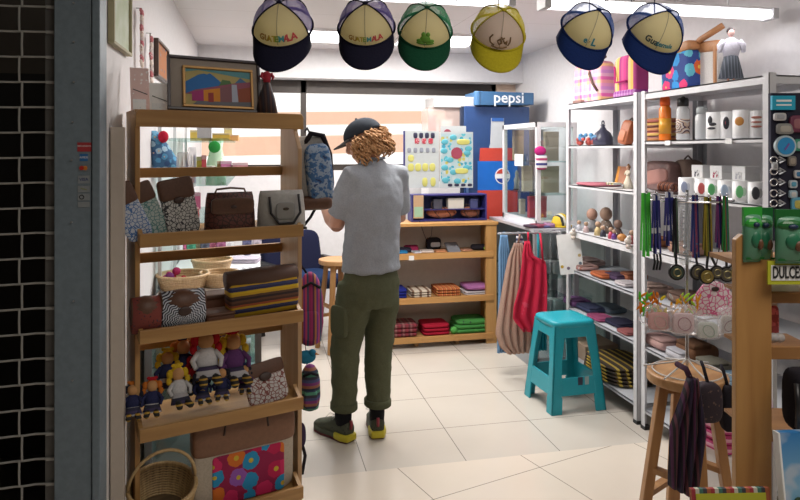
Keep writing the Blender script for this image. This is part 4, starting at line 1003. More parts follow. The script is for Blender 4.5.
# colourful packets standing at the back of the left counter and more cartons on its wall shelves
PC = [(.5, .08, .2), (.6, .55, .5), (.05, .25, .15), (.6, .45, .3), (.05, .05, .08), (.55, .15, .25), (.2, .05, .12), (.6, .6, .62), (.05, .05, .12), (.35, .3, .35)]
PL = ['crimson', 'cream', 'dark green', 'sand', 'black', 'raspberry', 'plum', 'white', 'navy', 'grey-lilac']
for i, px in enumerate((176, 184, 191, 198, 205, 213, 221, 229, 247, 257)):
    xx = max(LW+.06, pY(px, 240, 4.5).x)
    t = thing('goods_packet', PL[i]+' packet standing in the row at the back of the left counter', 'packet', (xx, 4.5+.04*(i % 2), LCZ+.001), R(10))
    MB().pillow((0, 0, .075), (.03, .015, .075), .3, .4).put('pouch', mottle('pk_%d' % i, [PC[i], tuple(min(.8, x*1.5+.04) for x in PC[i])], 40), t, smooth=True)
    MB().span((-.03, -.002, .14), (.03, .002, .16)).put('seal', PAPER, t)
for (px, i, w, h, c, lab) in ((187, 2, .07, .11, (.6, .62, .64), 'pale grey carton on the upper glass wall shelf'), (212, 1, .05, .10, (.5, .3, .1), 'ochre carton right of the green gift bag on the middle glass shelf'),
                              (240, 1, .10, .09, (.5, .2, .25), 'rose striped pouch at the far end of the middle glass shelf'), (196, 2, .04, .12, (.55, .1, .08), 'narrow red carton on the upper glass wall shelf')):
    p = onsh(px, 190, i); p.x += .06; pbox(lab, 'carton', 'box', p, w, .06, h, plain('xt_%d' % px, c, .6), lid=plain('xtl_%d' % px, tuple(min(.8, x*.6+.25) for x in c), .6))

# ================================================================ fridge with bottle picture
CB = plain('cooler_blue', (.022, .06, .18), .35); CBS = plain('cooler_dark', (.02, .03, .06), .4)
cx0, cx1, CY, CH = pY(461, 120, 5.42).x, pY(529, 120, 5.42).x, 5.42, pY(500, 106, 5.42).z
cw = cx1-cx0
co = thing('drinks_cooler', 'tall blue drinks cooler with bottle picture and sign on top in back corner', 'cooler', ((cx0+cx1)/2, CY, 0))
MB().span((-cw/2, .02, 0), (cw/2, .5, CH)).put('cabinet', CBS, co, bev=.006)
dr = MB().span((-cw/2+.03, -.01, .12), (cw/2, .018, CH-.005)).put('door', CB, co, bev=.004)
k = 1/ppm(Vector((2, CY, 0)))
sg = MB().prism([(-cw/2-.02+.15, .0), (-cw/2-.02+.15, .12), (cw/2+.02, .115), (cw/2+.02, .01)], -.06, .3, 'xz').cyl((-cw/2+.14, -.03, .0), (-cw/2+.14, -.03, .12), .035, seg=18).put('sign_box', plain('sign_blue', (.045, .13, .27), .35), co, loc=(0, 0, CH), bev=.004)
lettering('pepsi', .135, plain('sign_white', (.8, .84, .9), .4), sg, (.10, -.063, .066), name='sign_lettering', bold=.012)
lettering('-6', .05, PAPER, dr, (.03, -.012, CH-.17), name='temperature_reading')
# bottle picture on the door
def bottle_outline(W, Hh): return [(-.5*W, 0), (-.5*W, .42*Hh), (-.5*W, .55*Hh), (-.38*W, .72*Hh), (-.18*W, .86*Hh), (-.16*W, .97*Hh), (-.16*W, Hh), (.16*W, Hh), (.16*W, .97*Hh), (.18*W, .86*Hh), (.38*W, .72*Hh), (.5*W, .55*Hh), (.5*W, 0)]
bx = pY(497, 150, CY).x-(cx0+cx1)/2
zt, zb = pY(497, 118, CY).z, .2
W_ = 42*k
bo = MB().prism([(x+bx, z+zb) for x, z in bottle_outline(W_, zt-zb-.0)], -.016, -.0105).put('bottle_picture', plain('cola_glassy', (.5, .53, .56), .3), dr)
zz = lambda py: pY(497, py, CY).z
MB().prism([(bx-.46*W_, zz(161)), (bx-.44*W_, zz(148)), (bx+.44*W_, zz(148)), (bx+.46*W_, zz(161))], -.018, -.016).put('red_band', plain('label_red', (.55, .06, .04), .35), bo)
MB().prism([(bx-.5*W_, zz(190)), (bx-.5*W_, zz(161)), (bx+.5*W_, zz(161)), (bx+.5*W_, zz(190))], -.018, -.016).put('blue_label', plain('label_blue', (.01, .14, .55), .35), bo)
MB().span((bx-.5*W_, -.018, zb+.3), (bx+.5*W_, -.016, zz(190))).put('lower_red_band', plain('label_red'), bo)
MB().span((bx-.15*W_, -.019, zt-.03), (bx+.15*W_, -.0105, zt+.0)).put('cap', plain('cap_blue', (.03, .12, .4), .4), bo)
gl = MB().cyl((bx+.12*W_, -.020, zz(176)), (bx+.12*W_, -.018, zz(176)), 8*k, seg=28).put('globe_emblem', PAPER, bo)
def halfd(s, r, c): return [(c[0]+r*math.cos(a), c[1]+r*math.sin(a)*s) for a in [R(20)+R(140)*i/12 for i in range(13)]]
MB().prism(halfd(1, 7*k, (bx+.12*W_, zz(176))), -.0215, -.020).put('emblem_red', plain('label_red'), gl)
MB().prism(halfd(-1, 7*k, (bx+.12*W_, zz(176))), -.0215, -.020).put('emblem_blue', plain('emblem_navy', (.02, .05, .3), .4), gl)
MB().span((-cw/2+.045, -.03, .9), (-cw/2+.06, -.011, CH-.35)).put('door_handle', plain('handle_blue', (.1, .17, .35), .3), dr)
# white box and clear case next to the sign
p = pY(446, 108, CY+.1)
ww = pY(462, 108, CY+.1).x-pY(431, 108, CY+.1).x
st = thing('acrylic_case', 'clear acrylic case with pink and white goods left of the blue cooler', 'display case', (p.x-.035, CY+.16, 0))
hz = pY(446, 108, CY+.1).z
MB().span((-ww/2, -.12, 1.25), (ww/2, .12, hz)).put('clear_panels', sheer('pink_acrylic', (.7, .55, .5), .45, .2), st)
MB().span((-ww/2, -.13, 0), (ww/2, .13, 1.25)).put('cabinet', WHITE, st)
MB().span((-ww/2+.03, -.06, 1.3), (-ww/2+.09, .0, hz-.06)).put('content', plain('rosy', (.5, .12, .14), .6), st)
MB().span((-.01, -.07, 1.3), (.09, .02, hz-.1)).put('content', plain('rosy_white', (.7, .62, .6), .6), st)
pbox('flat white carton lying on the clear case left of the cooler sign', 'carton', 'box', (p.x+.06, CY+.17, hz+.001), ww*1.35, .3, 10.5*k, plain('dull_white_card', (.42, .41, .41), .7), lid=plain('dull_white_lid', (.5, .49, .49), .7))

# ================================================================ tall glass vitrine and glass counter in the back right corner
VX0, VX1, VY0, VY1, VZ = pY(537, 130, 4.42).x, pY(577, 130, 4.42).x, 4.42, 5.10, pY(538, 122, 4.42).z
VB = .975
def vX(px): return pX(px, 150, VX0+.12).y
vt = thing('glass_vitrine', 'glass vitrine with white aluminium frame standing on the corner counter', 'display case', (VX0, VY0, 0))
vw, vd = VX1-VX0, VY1-VY0
for (x, y) in ((0, 0), (vw-.03, 0), (0, vd-.03), (vw-.03, vd-.03)):
    MB().span((x, y, VB), (x+.03, y+.03, VZ)).put('post', ALUW, vt)
for z in (VZ-.035, VB):
    MB().span((0, -.001, z), (vw, .03, z+.035)).put('rail', ALUW, vt); MB().span((0, vd-.03, z), (vw, vd, z+.035)).put('rail', ALUW, vt)
    MB().span((0, .03, z), (.03, vd-.03, z+.035)).put('rail', ALUW, vt); MB().span((vw-.03, .03, z), (vw, vd-.03, z+.035)).put('rail', ALUW, vt)
for z in (1.19, 1.43): MB().span((.03, .03, z), (vw-.03, vd-.03, z+.007)).put('glass_shelf', glassy('green_glass'), vt)
MB().span((.03, .008, VB+.035), (vw-.03, .014, VZ-.035)).put('front_glass', GLASS, vt)
MB().span((.01, .03, VB+.035), (.016, vd-.03, VZ-.035)).put('side_glass', GLASS, vt)
vitems = [(518, 1.438, .12, .24, (.36, .24, .15), 'tan upright panel on the upper shelf of the vitrine, by the side glass'),
          (551, 1.438, .11, .22, (.42, .34, .26), 'beige upright panel on the upper shelf of the vitrine, right part'),
          (508, 1.438, .05, .18, (.2, .19, .08), 'olive carved mask on the upper shelf of the tall vitrine'),
          (527, 1.198, .11, .20, (.42, .33, .22), 'light brown upright board on the middle shelf, by the side glass of the vitrine'),
          (550, 1.198, .13, .20, (.45, .36, .25), 'light brown upright board on the middle shelf, right part of the vitrine'),
          (511, 1.198, .05, .16, (.3, .28, .26), 'grey carved figure on the middle shelf of the tall vitrine'),
          (537, VB+.036, .14, .16, (.5, .06, .08), 'red book standing low in the tall vitrine'),
          (522, VB+.036, .06, .12, (.55, .45, .35), 'cream narrow box standing low in the tall vitrine')]
for (px, z, w, h, c, lab) in vitems:
    if px < 536: q = pX(px, 180, VX0+.09); x, yy = q.x, min(max(q.y, VY0+.08), VY1-.08)
    else: yy = VY0+.22; x = pY(px, 180, yy).x
    if 'carved' in lab:
        t = thing('carved_figure', lab, 'figure', (x, yy, z))
        MB().lathe([(w*.5, 0), (w*.4, h*.3), (w*.5, h*.5), (w*.25, h*.7), (w*.3, h*.85), (w*.05, h)]).put('body', plain('vi_%d' % px, c, .7, tex=.5), t, smooth=True)
        MB().cyl((0, 0, 0), (0, 0, .01), w*.55).put('base', DLEATHER, t)
    else:
        pbox(lab, 'carved_board' if 'book' not in lab and 'box' not in lab else 'book' if 'book' in lab else 'small_box', 'panel' if 'book' not in lab and 'box' not in lab else 'book' if 'book' in lab else 'box', (x, yy, z+.001), w*(.7 if px < 536 else 1), .04, h, plain('vi_%d_%d' % (px, int(z*100)), c, .7), lid=plain('vil_%d' % px, tuple(q*.75 for q in c), .7))
ps = pX(519, 160, VX0-.002)
t = tag(MB().span((-.08, -.003, -.045), (.08, 0, .045)).put('paper_sign', PAPER, None, ps, rz=R(-90)), 'small white paper sign taped on the side glass of the vitrine', 'sign')
for dz in (.015, 0, -.015): MB().span((-.018, -.004, dz), (.018, -.003, dz+.004)).put('printed_line', plain('grey_ink', (.4, .4, .42), .7), t)
p = pY(541, 158, VY0-.02)
t = thing('hanging_ornament', 'pink and white yarn ornament hanging on the middle post of the vitrine', 'ornament', (p.x, VY0-.03, p.z))
MB().sph((-.01, 0, .05), (.045, .02, .035)).put('pink_top', cloth('hot_pink', (.5, .03, .2)), t, smooth=True)
MB().pillow((0, 0, -.03), (.04, .02, .055), .5, .5).put('white_body', stripes('white_navy', [(.7, .68, .7), (.05, .05, .2), (.7, .68, .7), (.4, .05, .15)], 2, .07), t, smooth=True)
MB().tube([(0, 0, .08), (0, .015, .12)], .002).put('string', BLACK, t)
pbox('white tall board behind the vitrine in the corner', 'foam_board', 'board', (pY(565, 180, 5.5).x, 5.5, 0), .2, .03, 1.68, plain('foam', (.7, .72, .72), .7), lid=plain('foam_edge', (.75, .76, .76), .7))
# lower glass counter
GX0, GX1, GY0, GY1, GZ = 1.87, 2.44, 4.25, 5.12, .975
gc = thing('display_counter', 'waist-high glass counter in the back right corner behind the hanging clothes', 'counter', (GX0, GY0, 0))
gw, gd = GX1-GX0, GY1-GY0; GA = plain('grey_alu')
for (x, y) in ((0, 0), (gw*.52, 0), (gw-.03, 0), (0, gd-.03), (gw-.03, gd-.03)):
    MB().span((x, y, 0), (x+.035, y+.03, GZ-.02)).put('post', plain('silver_post', (.42, .43, .46), .35, .5), gc)
MB().span((-.01, -.01, GZ-.02), (gw+.01, gd+.01, GZ)).put('top', plain('silver_top', (.55, .55, .6), .3, .3), gc)
MB().span((.02, .012, .08), (gw-.02, .018, GZ-.02)).put('front_glass', GLASS, gc)
MB().span((.02, gd-.03, .08), (gw-.02, gd-.02, GZ-.02)).put('back_panel', plain('dim_grey', (.30, .31, .33), .6), gc)
MB().span((0, 0, 0), (gw, gd, .08)).put('plinth', plain('grey_plinth'), gc)
for z in (.35, .62):
    MB().span((.02, .03, z), (gw-.02, gd-.04, z+.007)).put('glass_shelf', glassy('green_glass'), gc)
    for i in range(6):
        tag_l = ['first', 'second', 'third', 'fourth', 'fifth', 'sixth'][i]+' packet from the left on the '+('lower' if z < .5 else 'upper')+' shelf inside the corner counter'
        q = thing('clear_packet', tag_l, 'packet', (GX0+.08+i*.08, GY0+.15+.02*(i % 2), z+.008), random.uniform(-.2, .2), 'packets in the corner counter')
        MB().pillow((0, 0, .045), (.036, .03, .045), .4, .5).put('film', plain('packet_%d' % (i % 3), [(.4, .42, .45), (.33, .34, .38), (.46, .47, .48)][i % 3], .2), q, smooth=True)
        MB().span((-.045, -.004, .085), (.045, .004, .10)).put('seal', PAPER, q)
cit = [(533, .10, .02, (.06, .04, .06), 'dark flat pouch at the left end of the corner counter top'),
       (538, .09, .025, (.2, .05, .08), 'dark red flat pouch on the corner counter top'),
       (544, .08, .02, (.1, .1, .22), 'navy flat pouch on the corner counter top'),
       (549, .06, .03, (.3, .16, .28), 'mauve flat pouch on the corner counter top')]
for (px, w, h, c, lab) in cit:
    x = pY(px, 225, GY0+.085).x
    q = thing('pouch', lab, 'pouch', (x, GY0+.085, GZ+.001), random.uniform(-.3, .3))
    MB().pillow((0, 0, h/2), (w/2, .06, h/2), .3, .5).put('body', cloth('ct_%d' % px, c), q, smooth=True); MB().tube([(-w*.4, -.02, h), (w*.4, -.02, h)], .003).put('zip', BLACK, q)
x = pY(561, 225, GY0+.085).x
q = thing('woven_hat', 'yellow and black woven cap lying on the corner counter top', 'hat', (x, GY0+.085, GZ+.001), R(20))
YB = stripes('yellow_black', [(.6, .42, .03), (.03, .03, .03), (.62, .6, .5), (.6, .42, .03)], 0, .06)
MB().lathe([(.07, 0), (.068, .03), (.055, .07), (.025, .09), (.005, .095)]).put('crown', YB, q, smooth=True)
MB().ring((0, 0, .006), .07, .008).put('brim', cloth('yellow_rim', (.6, .42, .03)), q, smooth=True)

# ---- clothes hanging in front of the counter
rail = thing('clothes_rail', 'thin chrome rail carrying the hanging clothes in front of the corner counter', 'rail', (0, 0, 0))
ry = GY0-.10; zr = pY(525, 233, ry).z
MB().cyl((pY(497, 233, ry).x, ry, zr), (pY(560, 233, ry).x, ry, zr), .008).put('bar', CHROME, rail)
for px in (545, 558):
    xx = pY(px, 233, ry).x; MB().tube([(xx, ry, zr), (xx, GY0-.012, zr+.0)], .006).put('bracket', CHROME, rail)
def garment(label, name, outline, y, mat, th=.035, straps=(), hem=None, waves=5, par=None, group=None):
    """outline: list of (py, pxleft, pxright) rows; folds ripple the cloth"""
    rows = [(pY((a+b)/2, py, y), (b-a)*(1/ppm(pY((a+b)/2, py, y)))) for py, a, b in outline]
    c = rows[0][0]; t = thing(name, label, 'garment', (c.x, y, c.z))
    ph = random.random()*6; n = len(rows)-1
    def fn(u, v):
        f = v*n; i = min(int(f), n-1); q = f-i
        p = rows[i][0].lerp(rows[i+1][0], q); w = rows[i][1]*(1-q)+rows[i+1][1]*q
        amp = th*.45*(.25+.75*v)
        return Vector((p.x-c.x+(u-.5)*w, amp*math.sin(u*waves*2*PI+ph+v*1.3), p.z-c.z))
    MB().sheet(fn, 48, 22, .006).put('cloth', mat, t, smooth=True)
    for (a, b) in straps:
        A = pY(a[0], a[1], y)-c; B = pY(b[0], b[1], y)-c; A.y = B.y = 0
        MB().tube([A, (A+B)/2+Vector((0, -.006, .0)), B], .007).put('strap', mat, t, smooth=True)
    return t
garment('light blue gathered garment hanging at the left end of the rail', 'hanging_skirt', [(235, 501, 507), (250, 499, 510), (290, 499, 511), (330, 498, 512), (352, 497, 513)], ry+.055, cloth('light_blue', (.16, .30, .50)), straps=(((504, 235), (504, 232)),))
garment('beige sleeveless dress hanging behind the red blouse', 'hanging_dress', [(243, 514, 522), (256, 508, 527), (275, 504, 532), (310, 498, 534), (332, 495, 535), (346, 500, 533), (353, 508, 530)], ry+.02, cloth('beige_pink', (.46, .30, .24)), straps=(((518, 243), (520, 233)),))
garment('navy and white patterned garment hanging between beige dress and red blouse', 'hanging_blouse', [(236, 516, 522), (250, 515, 527), (270, 516, 530)], ry+.036, stripes('navy_white', [(.04, .05, .15), (.6, .6, .65)], 2, .03), straps=(((518, 236), (518, 232)),))
garment('bright red sleeveless embroidered blouse hanging frontmost on the rail', 'hanging_blouse', [(241, 525, 530), (256, 522, 534), (262, 521, 547), (285, 518, 548), (305, 512, 548), (318, 511, 547), (331, 522, 544)], ry-.04, mottle('red_embroidered', [(.56, .01, .05), (.56, .01, .05), (.60, .05, .1)], 20, detail=5), straps=(((528, 241), (528, 232)), ((543, 262), (540, 233))), waves=3)
garment('teal garment low behind the stool at the rail', 'hanging_skirt', [(300, 531, 545), (325, 530, 546), (350, 530, 546)], ry+.05, cloth('teal_cloth', (.01, .2, .26)), straps=(((538, 300), (538, 233)),))
# ================================================================ teal plastic stool
TE = plain('teal_plastic', (.012, .32, .40), .32); TE.node_tree.nodes['Principled BSDF'].inputs['Subsurface Weight'].default_value = 0
st = thing('plastic_stool', 'bright teal plastic stool with cut-out sides standing on the tiles', 'stool', (1.812, 3.685, 0), R(3))
SHh = .525
def lerp(a, b, t): return a+(b-a)*t
def half(z): t = z/SHh; return lerp(.178, .128, t)     # outer half-width at height z
MB().pillow((0, 0, SHh-.025), (.140, .140, .025), .32, .5, seg=32).put('seat', TE, st, smooth=True)
MB().loft([((0, 0, SHh-.075), (half(SHh-.075)*1.41, 0, 0), (0, half(SHh-.075)*1.41, 0)), ((0, 0, SHh-.025), (.138*1.41, 0, 0), (0, .138*1.41, 0))], 4) if False else None
for i in range(4):
    a = R(90*i); c, s = math.cos(a), math.sin(a)
    def T_(x, y, z): return (x*c-y*s, x*s+y*c, z)
    # L-shaped legs (corner) as two tapering flanges
    m = MB()
    for fl in (0, 1):
        ring = []
        for z in (0, .09, .1, .26, .30, SHh-.07, SHh-.03):
            h = half(z); w = lerp(.06, .052, z/SHh)+(.008 if z < .095 else 0)
            if z > SHh-.08: w = .07
            th = .012
            if fl == 0: pts = [(-h, -h), (-h+w, -h), (-h+w, -h+th), (-h, -h+th)]
            else: pts = [(-h, -h), (-h+th, -h), (-h+th, -h+w), (-h, -h+w)]
            ring.append([m.bm.verts.new(T_(x, y, z)) for x, y in pts])
        for j in range(len(ring)-1):
            for q in range(4): m.bm.faces.new((ring[j][q], ring[j][(q+1) % 4], ring[j+1][(q+1) % 4], ring[j+1][q]))
        m.bm.faces.new(ring[0]); m.bm.faces.new(ring[-1])
    m.put('leg', TE, st, bev=.003)
    # crossbar with its lower edge, and top apron
    m = MB()
    for (z0, z1) in ((.10, .20), (SHh-.10, SHh-.03)):
        P = []
        for z, sg in ((z0, 1), (z1, 1)):
            h = half(z); P.append([(-h+.04, -h+.001), (h-.04, -h+.001), (h-.04, -h+.012), (-h+.04, -h+.012)])
        A = [m.bm.verts.new(T_(x, y, z0)) for x, y in P[0]]; B = [m.bm.verts.new(T_(x, y, z1)) for x, y in P[1]]
        m.bm.faces.new(A); m.bm.faces.new(B)
        for q in range(4): m.bm.faces.new((A[q], A[(q+1) % 4], B[(q+1) % 4], B[q]))
        if z0 < .3: 
            m.put('crossbar', TE, st, bev=.003); m = MB()
    m.put('apron', TE, st, bev=.003)
h = half(.18)
MB().span((.0, -h-.002, .155), (.03, -h+.002, .20)).put('label', plain('dark_label', (.03, .03, .06), .5), st)
MB().span((.045, -h-.002, .155), (.07, -h+.002, .20)).put('label', plain('grey_label', (.3, .4, .4), .5), st)

# ================================================================ white metal shelving along the right wall
SX0, SX1 = 2.055, 2.44
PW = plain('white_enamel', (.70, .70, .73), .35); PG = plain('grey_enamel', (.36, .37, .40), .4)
ZS = [.11, .45, .72, .982, 1.288, 1.55, 1.83]
def shelving(label, y0, y1, rng=ZS):
    rng = list(rng)
    t = thing('metal_shelf_unit', label, 'shelf unit', ((SX0+SX1)/2, (y0+y1)/2, 0)); a = (SX1-SX0)/2; b = (y1-y0)/2
    for (sx, sy) in ((-1, -1), (-1, 1), (1, -1), (1, 1)):
        m = MB()
        m.span((sx*a, sy*b, .0), (sx*(a-.035), sy*(b-.003), 1.84)).span((sx*a, sy*b, 0), (sx*(a-.003), sy*(b-.035), 1.84))
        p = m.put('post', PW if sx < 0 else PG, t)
        MB().span((sx*(a+.002), sy*(b+.002), 0), (sx*(a-.037), sy*(b-.037), .02)).put('foot', BLACK, p)
    for i, z in enumerate(rng):
        m = MB(); hh = .042 if i in (3,) else .035 if i == 6 else .018
        m.span((-a+.004, -b+.004, z-.006), (a-.004, b-.004, z))
        m.span((-a+.004, -b+.004, z-hh), (-a+.007, b-.004, z)); m.span((a-.007, -b+.004, z-hh), (a-.004, b-.004, z))
        m.span((-a+.004, -b+.004, z-hh), (a-.004, -b+.007, z)); m.span((-a+.004, b-.007, z-hh), (a-.004, b-.004, z))
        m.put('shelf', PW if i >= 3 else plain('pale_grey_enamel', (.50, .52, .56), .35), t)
    return t
YA0, YA1 = pX(637, 90, SX0).y, pX(566, 103, SX0).y
YB0, YB1 = pX(769, 70, SX0).y, pX(641, 88, SX0).y
shelving('farther white metal shelf unit along the right wall behind the teal stool', YA0, YA1)
shelving('nearer white metal shelf unit along the right wall behind the lanyards', YB0, YB1, ZS[:5]+[1.57]+ZS[6:])
MB_ = MB
def sp(px, X=SX0+.1): return pX(px, 150, X).y
def on(px, i, X=SX0+.1): return Vector((X, sp(px, X), ZS[i]+.001))
def siz(v, n): return n/ppm(v)
RZ = R(-90)
def pal(name, col, **k): return plain(name, col, .6, **k)
# --- unit A shelf at 1.55
v = on(588, 5); t = thing('toy_frogs', 'cluster of red and blue painted clay frogs on the upper shelf, far unit', 'figurine', v, RZ)
for i in range(6):
    MB().sph((-.09+.035*i, random.uniform(-.03, .03), .022+.028*(i % 2)), (.028, .024, .022)).sph((-.08+.035*i, -.03, .04+.028*(i % 2)), (.014, .014, .012)).put('painted_frog', plain('frog_%d' % (i % 2), [(.5, .08, .06), (.1, .3, .55)][i % 2], .35), t, smooth=True)
v = on(603, 5, SX0+.16); t = thing('clay_jar', 'dark navy pear-shaped jar with ring on top, upper shelf of far unit', 'jar', v, RZ)
MB().lathe([(.06, 0), (.065, .01), (.066, .04), (.05, .08), (.025, .10), (.012, .12), (.016, .135)], seg=24).put('body', plain('navy_clay', (.045, .045, .08), .35), t, smooth=True)
MB().ring((0, 0, .145), .014, .005, (0, 1, 0)).put('ring', plain('navy_clay'), t, smooth=True)
MB().sph((0, -.06, .04), (.03, .01, .012)).put('painted_band', plain('dull_purple', (.1, .05, .12), .4), t, smooth=True)
v = on(624, 5); t = thing('leather_bag', 'orange-brown leather bag leaning on the upper shelf of the far unit', 'bag', v, RZ); t.rotation_euler = (R(-14), R(8), RZ)
MB().pillow((0, 0, .075), (.05, .03, .075), .35, .4).put('body', plain('orange_leather', (.36, .10, .035), .45, tex=.5), t, smooth=True)
MB().pillow((0, -.025, .05), (.035, .012, .035), .3, .4).put('pocket', plain('orange_leather2', (.42, .13, .05), .45, tex=.5), t, smooth=True)
MB().tube([(-.04, 0, .14), (-.055, -.01, .09), (-.05, 0, .03)], .006).tube([(-.03, 0, .14), (0, 0, .165), (.035, 0, .14)], .006).put('strap', DLEATHER, t, smooth=True)
# --- unit A shelf at 1.285
v = on(598, 4); soft('pink folded scarf spread on the second shelf of the far unit', 'folded_textile', 'textile', v, .28, .2, .02, cloth('dusty_pink', (.42, .14, .18)), RZ, fold=1)
v = on(612, 4); t = thing('greeting_card', 'open orange and brown card standing on the second shelf, far unit', 'card', v+Vector((.06, 0, .02)), RZ)
for s, c in ((-1, (.7, .3, .03)), (1, (.42, .18, .1))):
    MB().box((s*.035, 0, .055), (.075, .004, .11), (R(-12), 0, s*R(20))).put('cover', plain('card_%d' % s, c, .6), t)
v = on(628, 4, SX0+.12); t = thing('cloth_doll', 'cream cloth doll with straw hat sitting on the second shelf, far unit', 'doll', v, RZ)
doll_body(t, .0031, cloth('straw_hat', (.28, .14, .07)), CREAM, CREAM, 24, 4.5, 12)
v = on(614, 4, SX0+.05); soft('small black, yellow and white woven coaster pile, second shelf', 'coaster_stack', 'coasters', v+Vector((0, 0, .021)), .09, .07, .014, stripes('coaster_stripes', [(.6, .5, .2), (.6, .6, .6), (.05, .05, .06)], 0, .03), RZ, fold=2)
# --- unit A shelf at .955 dolls and figures
figs = [(592, .11, (.42, .24, .18), (.5, .5, .52), 'bald gourd-headed doll in patterned grey dress on the third shelf', .14),
        (606, .15, (.27, .17, .12), (.35, .25, .2), 'larger brown gourd-headed doll behind on the third shelf', .155),
        (618, .12, (.2, .12, .09), (.2, .12, .1), 'brown figure with dark hair on the third shelf', .10)]
for (px, dx, hc, bc, lab, h) in figs:
    v = on(px, 3, SX0+dx); t = thing('gourd_doll', lab, 'doll', v, RZ)
    MB().lathe([(h*.3, 0), (h*.32, h*.2), (h*.18, h*.5), (h*.1, h*.55)]).put('body', mottle('gd_%d' % px, [bc, tuple(x*.4 for x in bc), (.6, .6, .6)], 80), t, smooth=True)
    MB().sph((0, 0, h*.8), (h*.27, h*.25, h*.28), 20).put('head', plain('gh_%d' % px, hc, .6), t, smooth=True)
small = [(579, .07, (.5, .5, .55), 'small silver figure at the far end of the third shelf'), (586, .07, (.55, .4, .4), 'small pink and white figure in front of the gourd doll'),
         (598, .09, (.55, .42, .2), 'small golden figure between the gourd dolls'), (603, .07, (.03, .03, .05), 'small black bottle figure in front on the third shelf'),
         (611, .07, (.5, .05, .1), 'small red figure in front on the third shelf'), (614, .06, (.15, .05, .25), 'small purple figure in front on the third shelf'),
         (632, .08, (.3, .08, .08), 'small maroon figure at near end of the third shelf'), (622, .045, (.5, .22, .06), 'small round orange gourd on the third shelf')]
for (px, h, c, lab) in small:
    v = on(px, 3, SX0+.045); t = thing('small_figure', lab, 'figurine', v, RZ, 'small figures on the third shelf of the far unit')
    if 'gourd on' in lab: MB().sph((0, 0, h*.5), (h*.6, h*.6, h*.5)).put('body', plain('sf_%d' % px, c, .5), t, smooth=True); MB().cyl((0, 0, h*.9), (0, 0, h*1.15), .004).put('stem', DLEATHER, t)
    else:
        MB().lathe([(h*.28, 0), (h*.22, h*.4), (h*.1, h*.62)]).put('body', plain('sf_%d' % px, c, .5), t, smooth=True)
        MB().sph((0, 0, h*.78), h*.2).put('head', plain('sfh_%d' % px, (.42, .27, .18), .6), t, smooth=True)
# --- shelf .71, .445 purses; bottom mats
def flatpurse(px, i, X, w, d, h, c, lab, m_=None, rz=0, z=0, name='purse'):
    v = on(px, i, X); v.z += z
    t = thing(name, lab, 'purse', v, RZ+rz)
    MB().pillow((0, 0, h/2), (w/2, d/2, h/2), .3, .6).put('body', m_ or cloth('fp_%d_%d' % (px, i), c), t, smooth=True)
    MB().pillow((0, -d*.12, h*.9), (w/2*.96, d*.36, h*.18), .3, .6).put('flap', cloth('fpf_%d_%d' % (px, i), tuple(x*.65 for x in c)), t, smooth=True)
    return t
WVN = stripes('pink_weave', [(.45, .28, .26), (.25, .07, .08), (.5, .42, .4), (.3, .13, .1)], 0, .04)
flatpurse(584, 2, SX0+.09, .17, .15, .035, (.4, .25, .22), 'pink and cream woven purse at far end of the fourth shelf', WVN)
flatpurse(590, 2, SX0+.2, .2, .15, .05, (.4, .3, .28), 'grey-pink woven purse at the back of the fourth shelf')
flatpurse(606, 2, SX0+.09, .17, .15, .03, (.42, .12, .05), 'rust orange purse in the middle of the fourth shelf')
flatpurse(620, 2, SX0+.14, .16, .15, .035, (.08, .05, .10), 'dark purple purse behind the rust one on the fourth shelf')
flatpurse(628, 2, SX0+.08, .13, .12, .025, (.55, .5, .52), 'white and grey purse at near end of the fourth shelf')
flatpurse(634, 2, SX0+.2, .10, .15, .05, (.42, .16, .09), 'brown purse at the back near end of the fourth shelf')
flatpurse(577, 1, SX0+.1, .16, .15, .05, (.17, .08, .2), 'purple purse at far end of the fifth shelf')
flatpurse(592, 1, SX0+.13, .20, .16, .035, (.05, .06, .12), 'navy purse with purple lining on the fifth shelf')
flatpurse(601, 1, SX0+.07, .17, .13, .022, (.35, .08, .18), 'raspberry flat purse in front on the fifth shelf')
flatpurse(622, 1, SX0+.12, .18, .15, .03, (.03, .03, .06), 'black flat purse on the fifth shelf')
flatpurse(630, 1, SX0+.07, .12, .12, .02, (.3, .1, .1), 'dark red flat purse at near end of the fifth shelf')
flatpurse(611, 1, SX0+.24, .2, .14, .04, (.15, .2, .25), 'grey blue purse at the back of the fifth shelf')
v = on(618, 0, SX0+.16); t = thing('striped_mats', 'pile of brown and yellow striped mats on the bottom shelf of far unit', 'mats', v, RZ)
for i in range(5): MB().pillow((0, 0, .012+.02*i), (.25-.01*i, .16, .012), .6, .6).put('mat', stripes('mat_stripes', [(.04, .03, .02), (.06, .04, .03), (.5, .36, .06)], 1, .05), t, smooth=True)
v = on(592, 0, SX0+.2); pbox('low beige carton at far end of the bottom shelf', 'carton', 'box', v, .26, .24, .10, plain('kraft2', (.36, .27, .2), .8), RZ, lid=plain('kraft3', (.4, .3, .22), .8))
# pompom charms on shelf edges
for (px, py, lab, c) in ((573, 233, 'small white and red pompom charm on the third shelf edge at the far corner', (.6, .5, .4)), (628, 241, 'small pink and black pompom charm on the third shelf edge near the post', (.45, .25, .22))):
    p = pX(px, py, SX0-.012); t = thing('pompom_charm', lab, 'charm', p)
    MB().sph((0, 0, 0), .02).sph((0, -.004, -.03), .016).sph((0, -.01, .02), .012).put('pompoms', mottle('pom_%d' % px, [c, (.6, .55, .5), (.4, .05, .06)], 80), t, smooth=True)
    MB().tube([(0, 0, .02), (.01, 0, .045)], .002).put('string', BLACK, t)
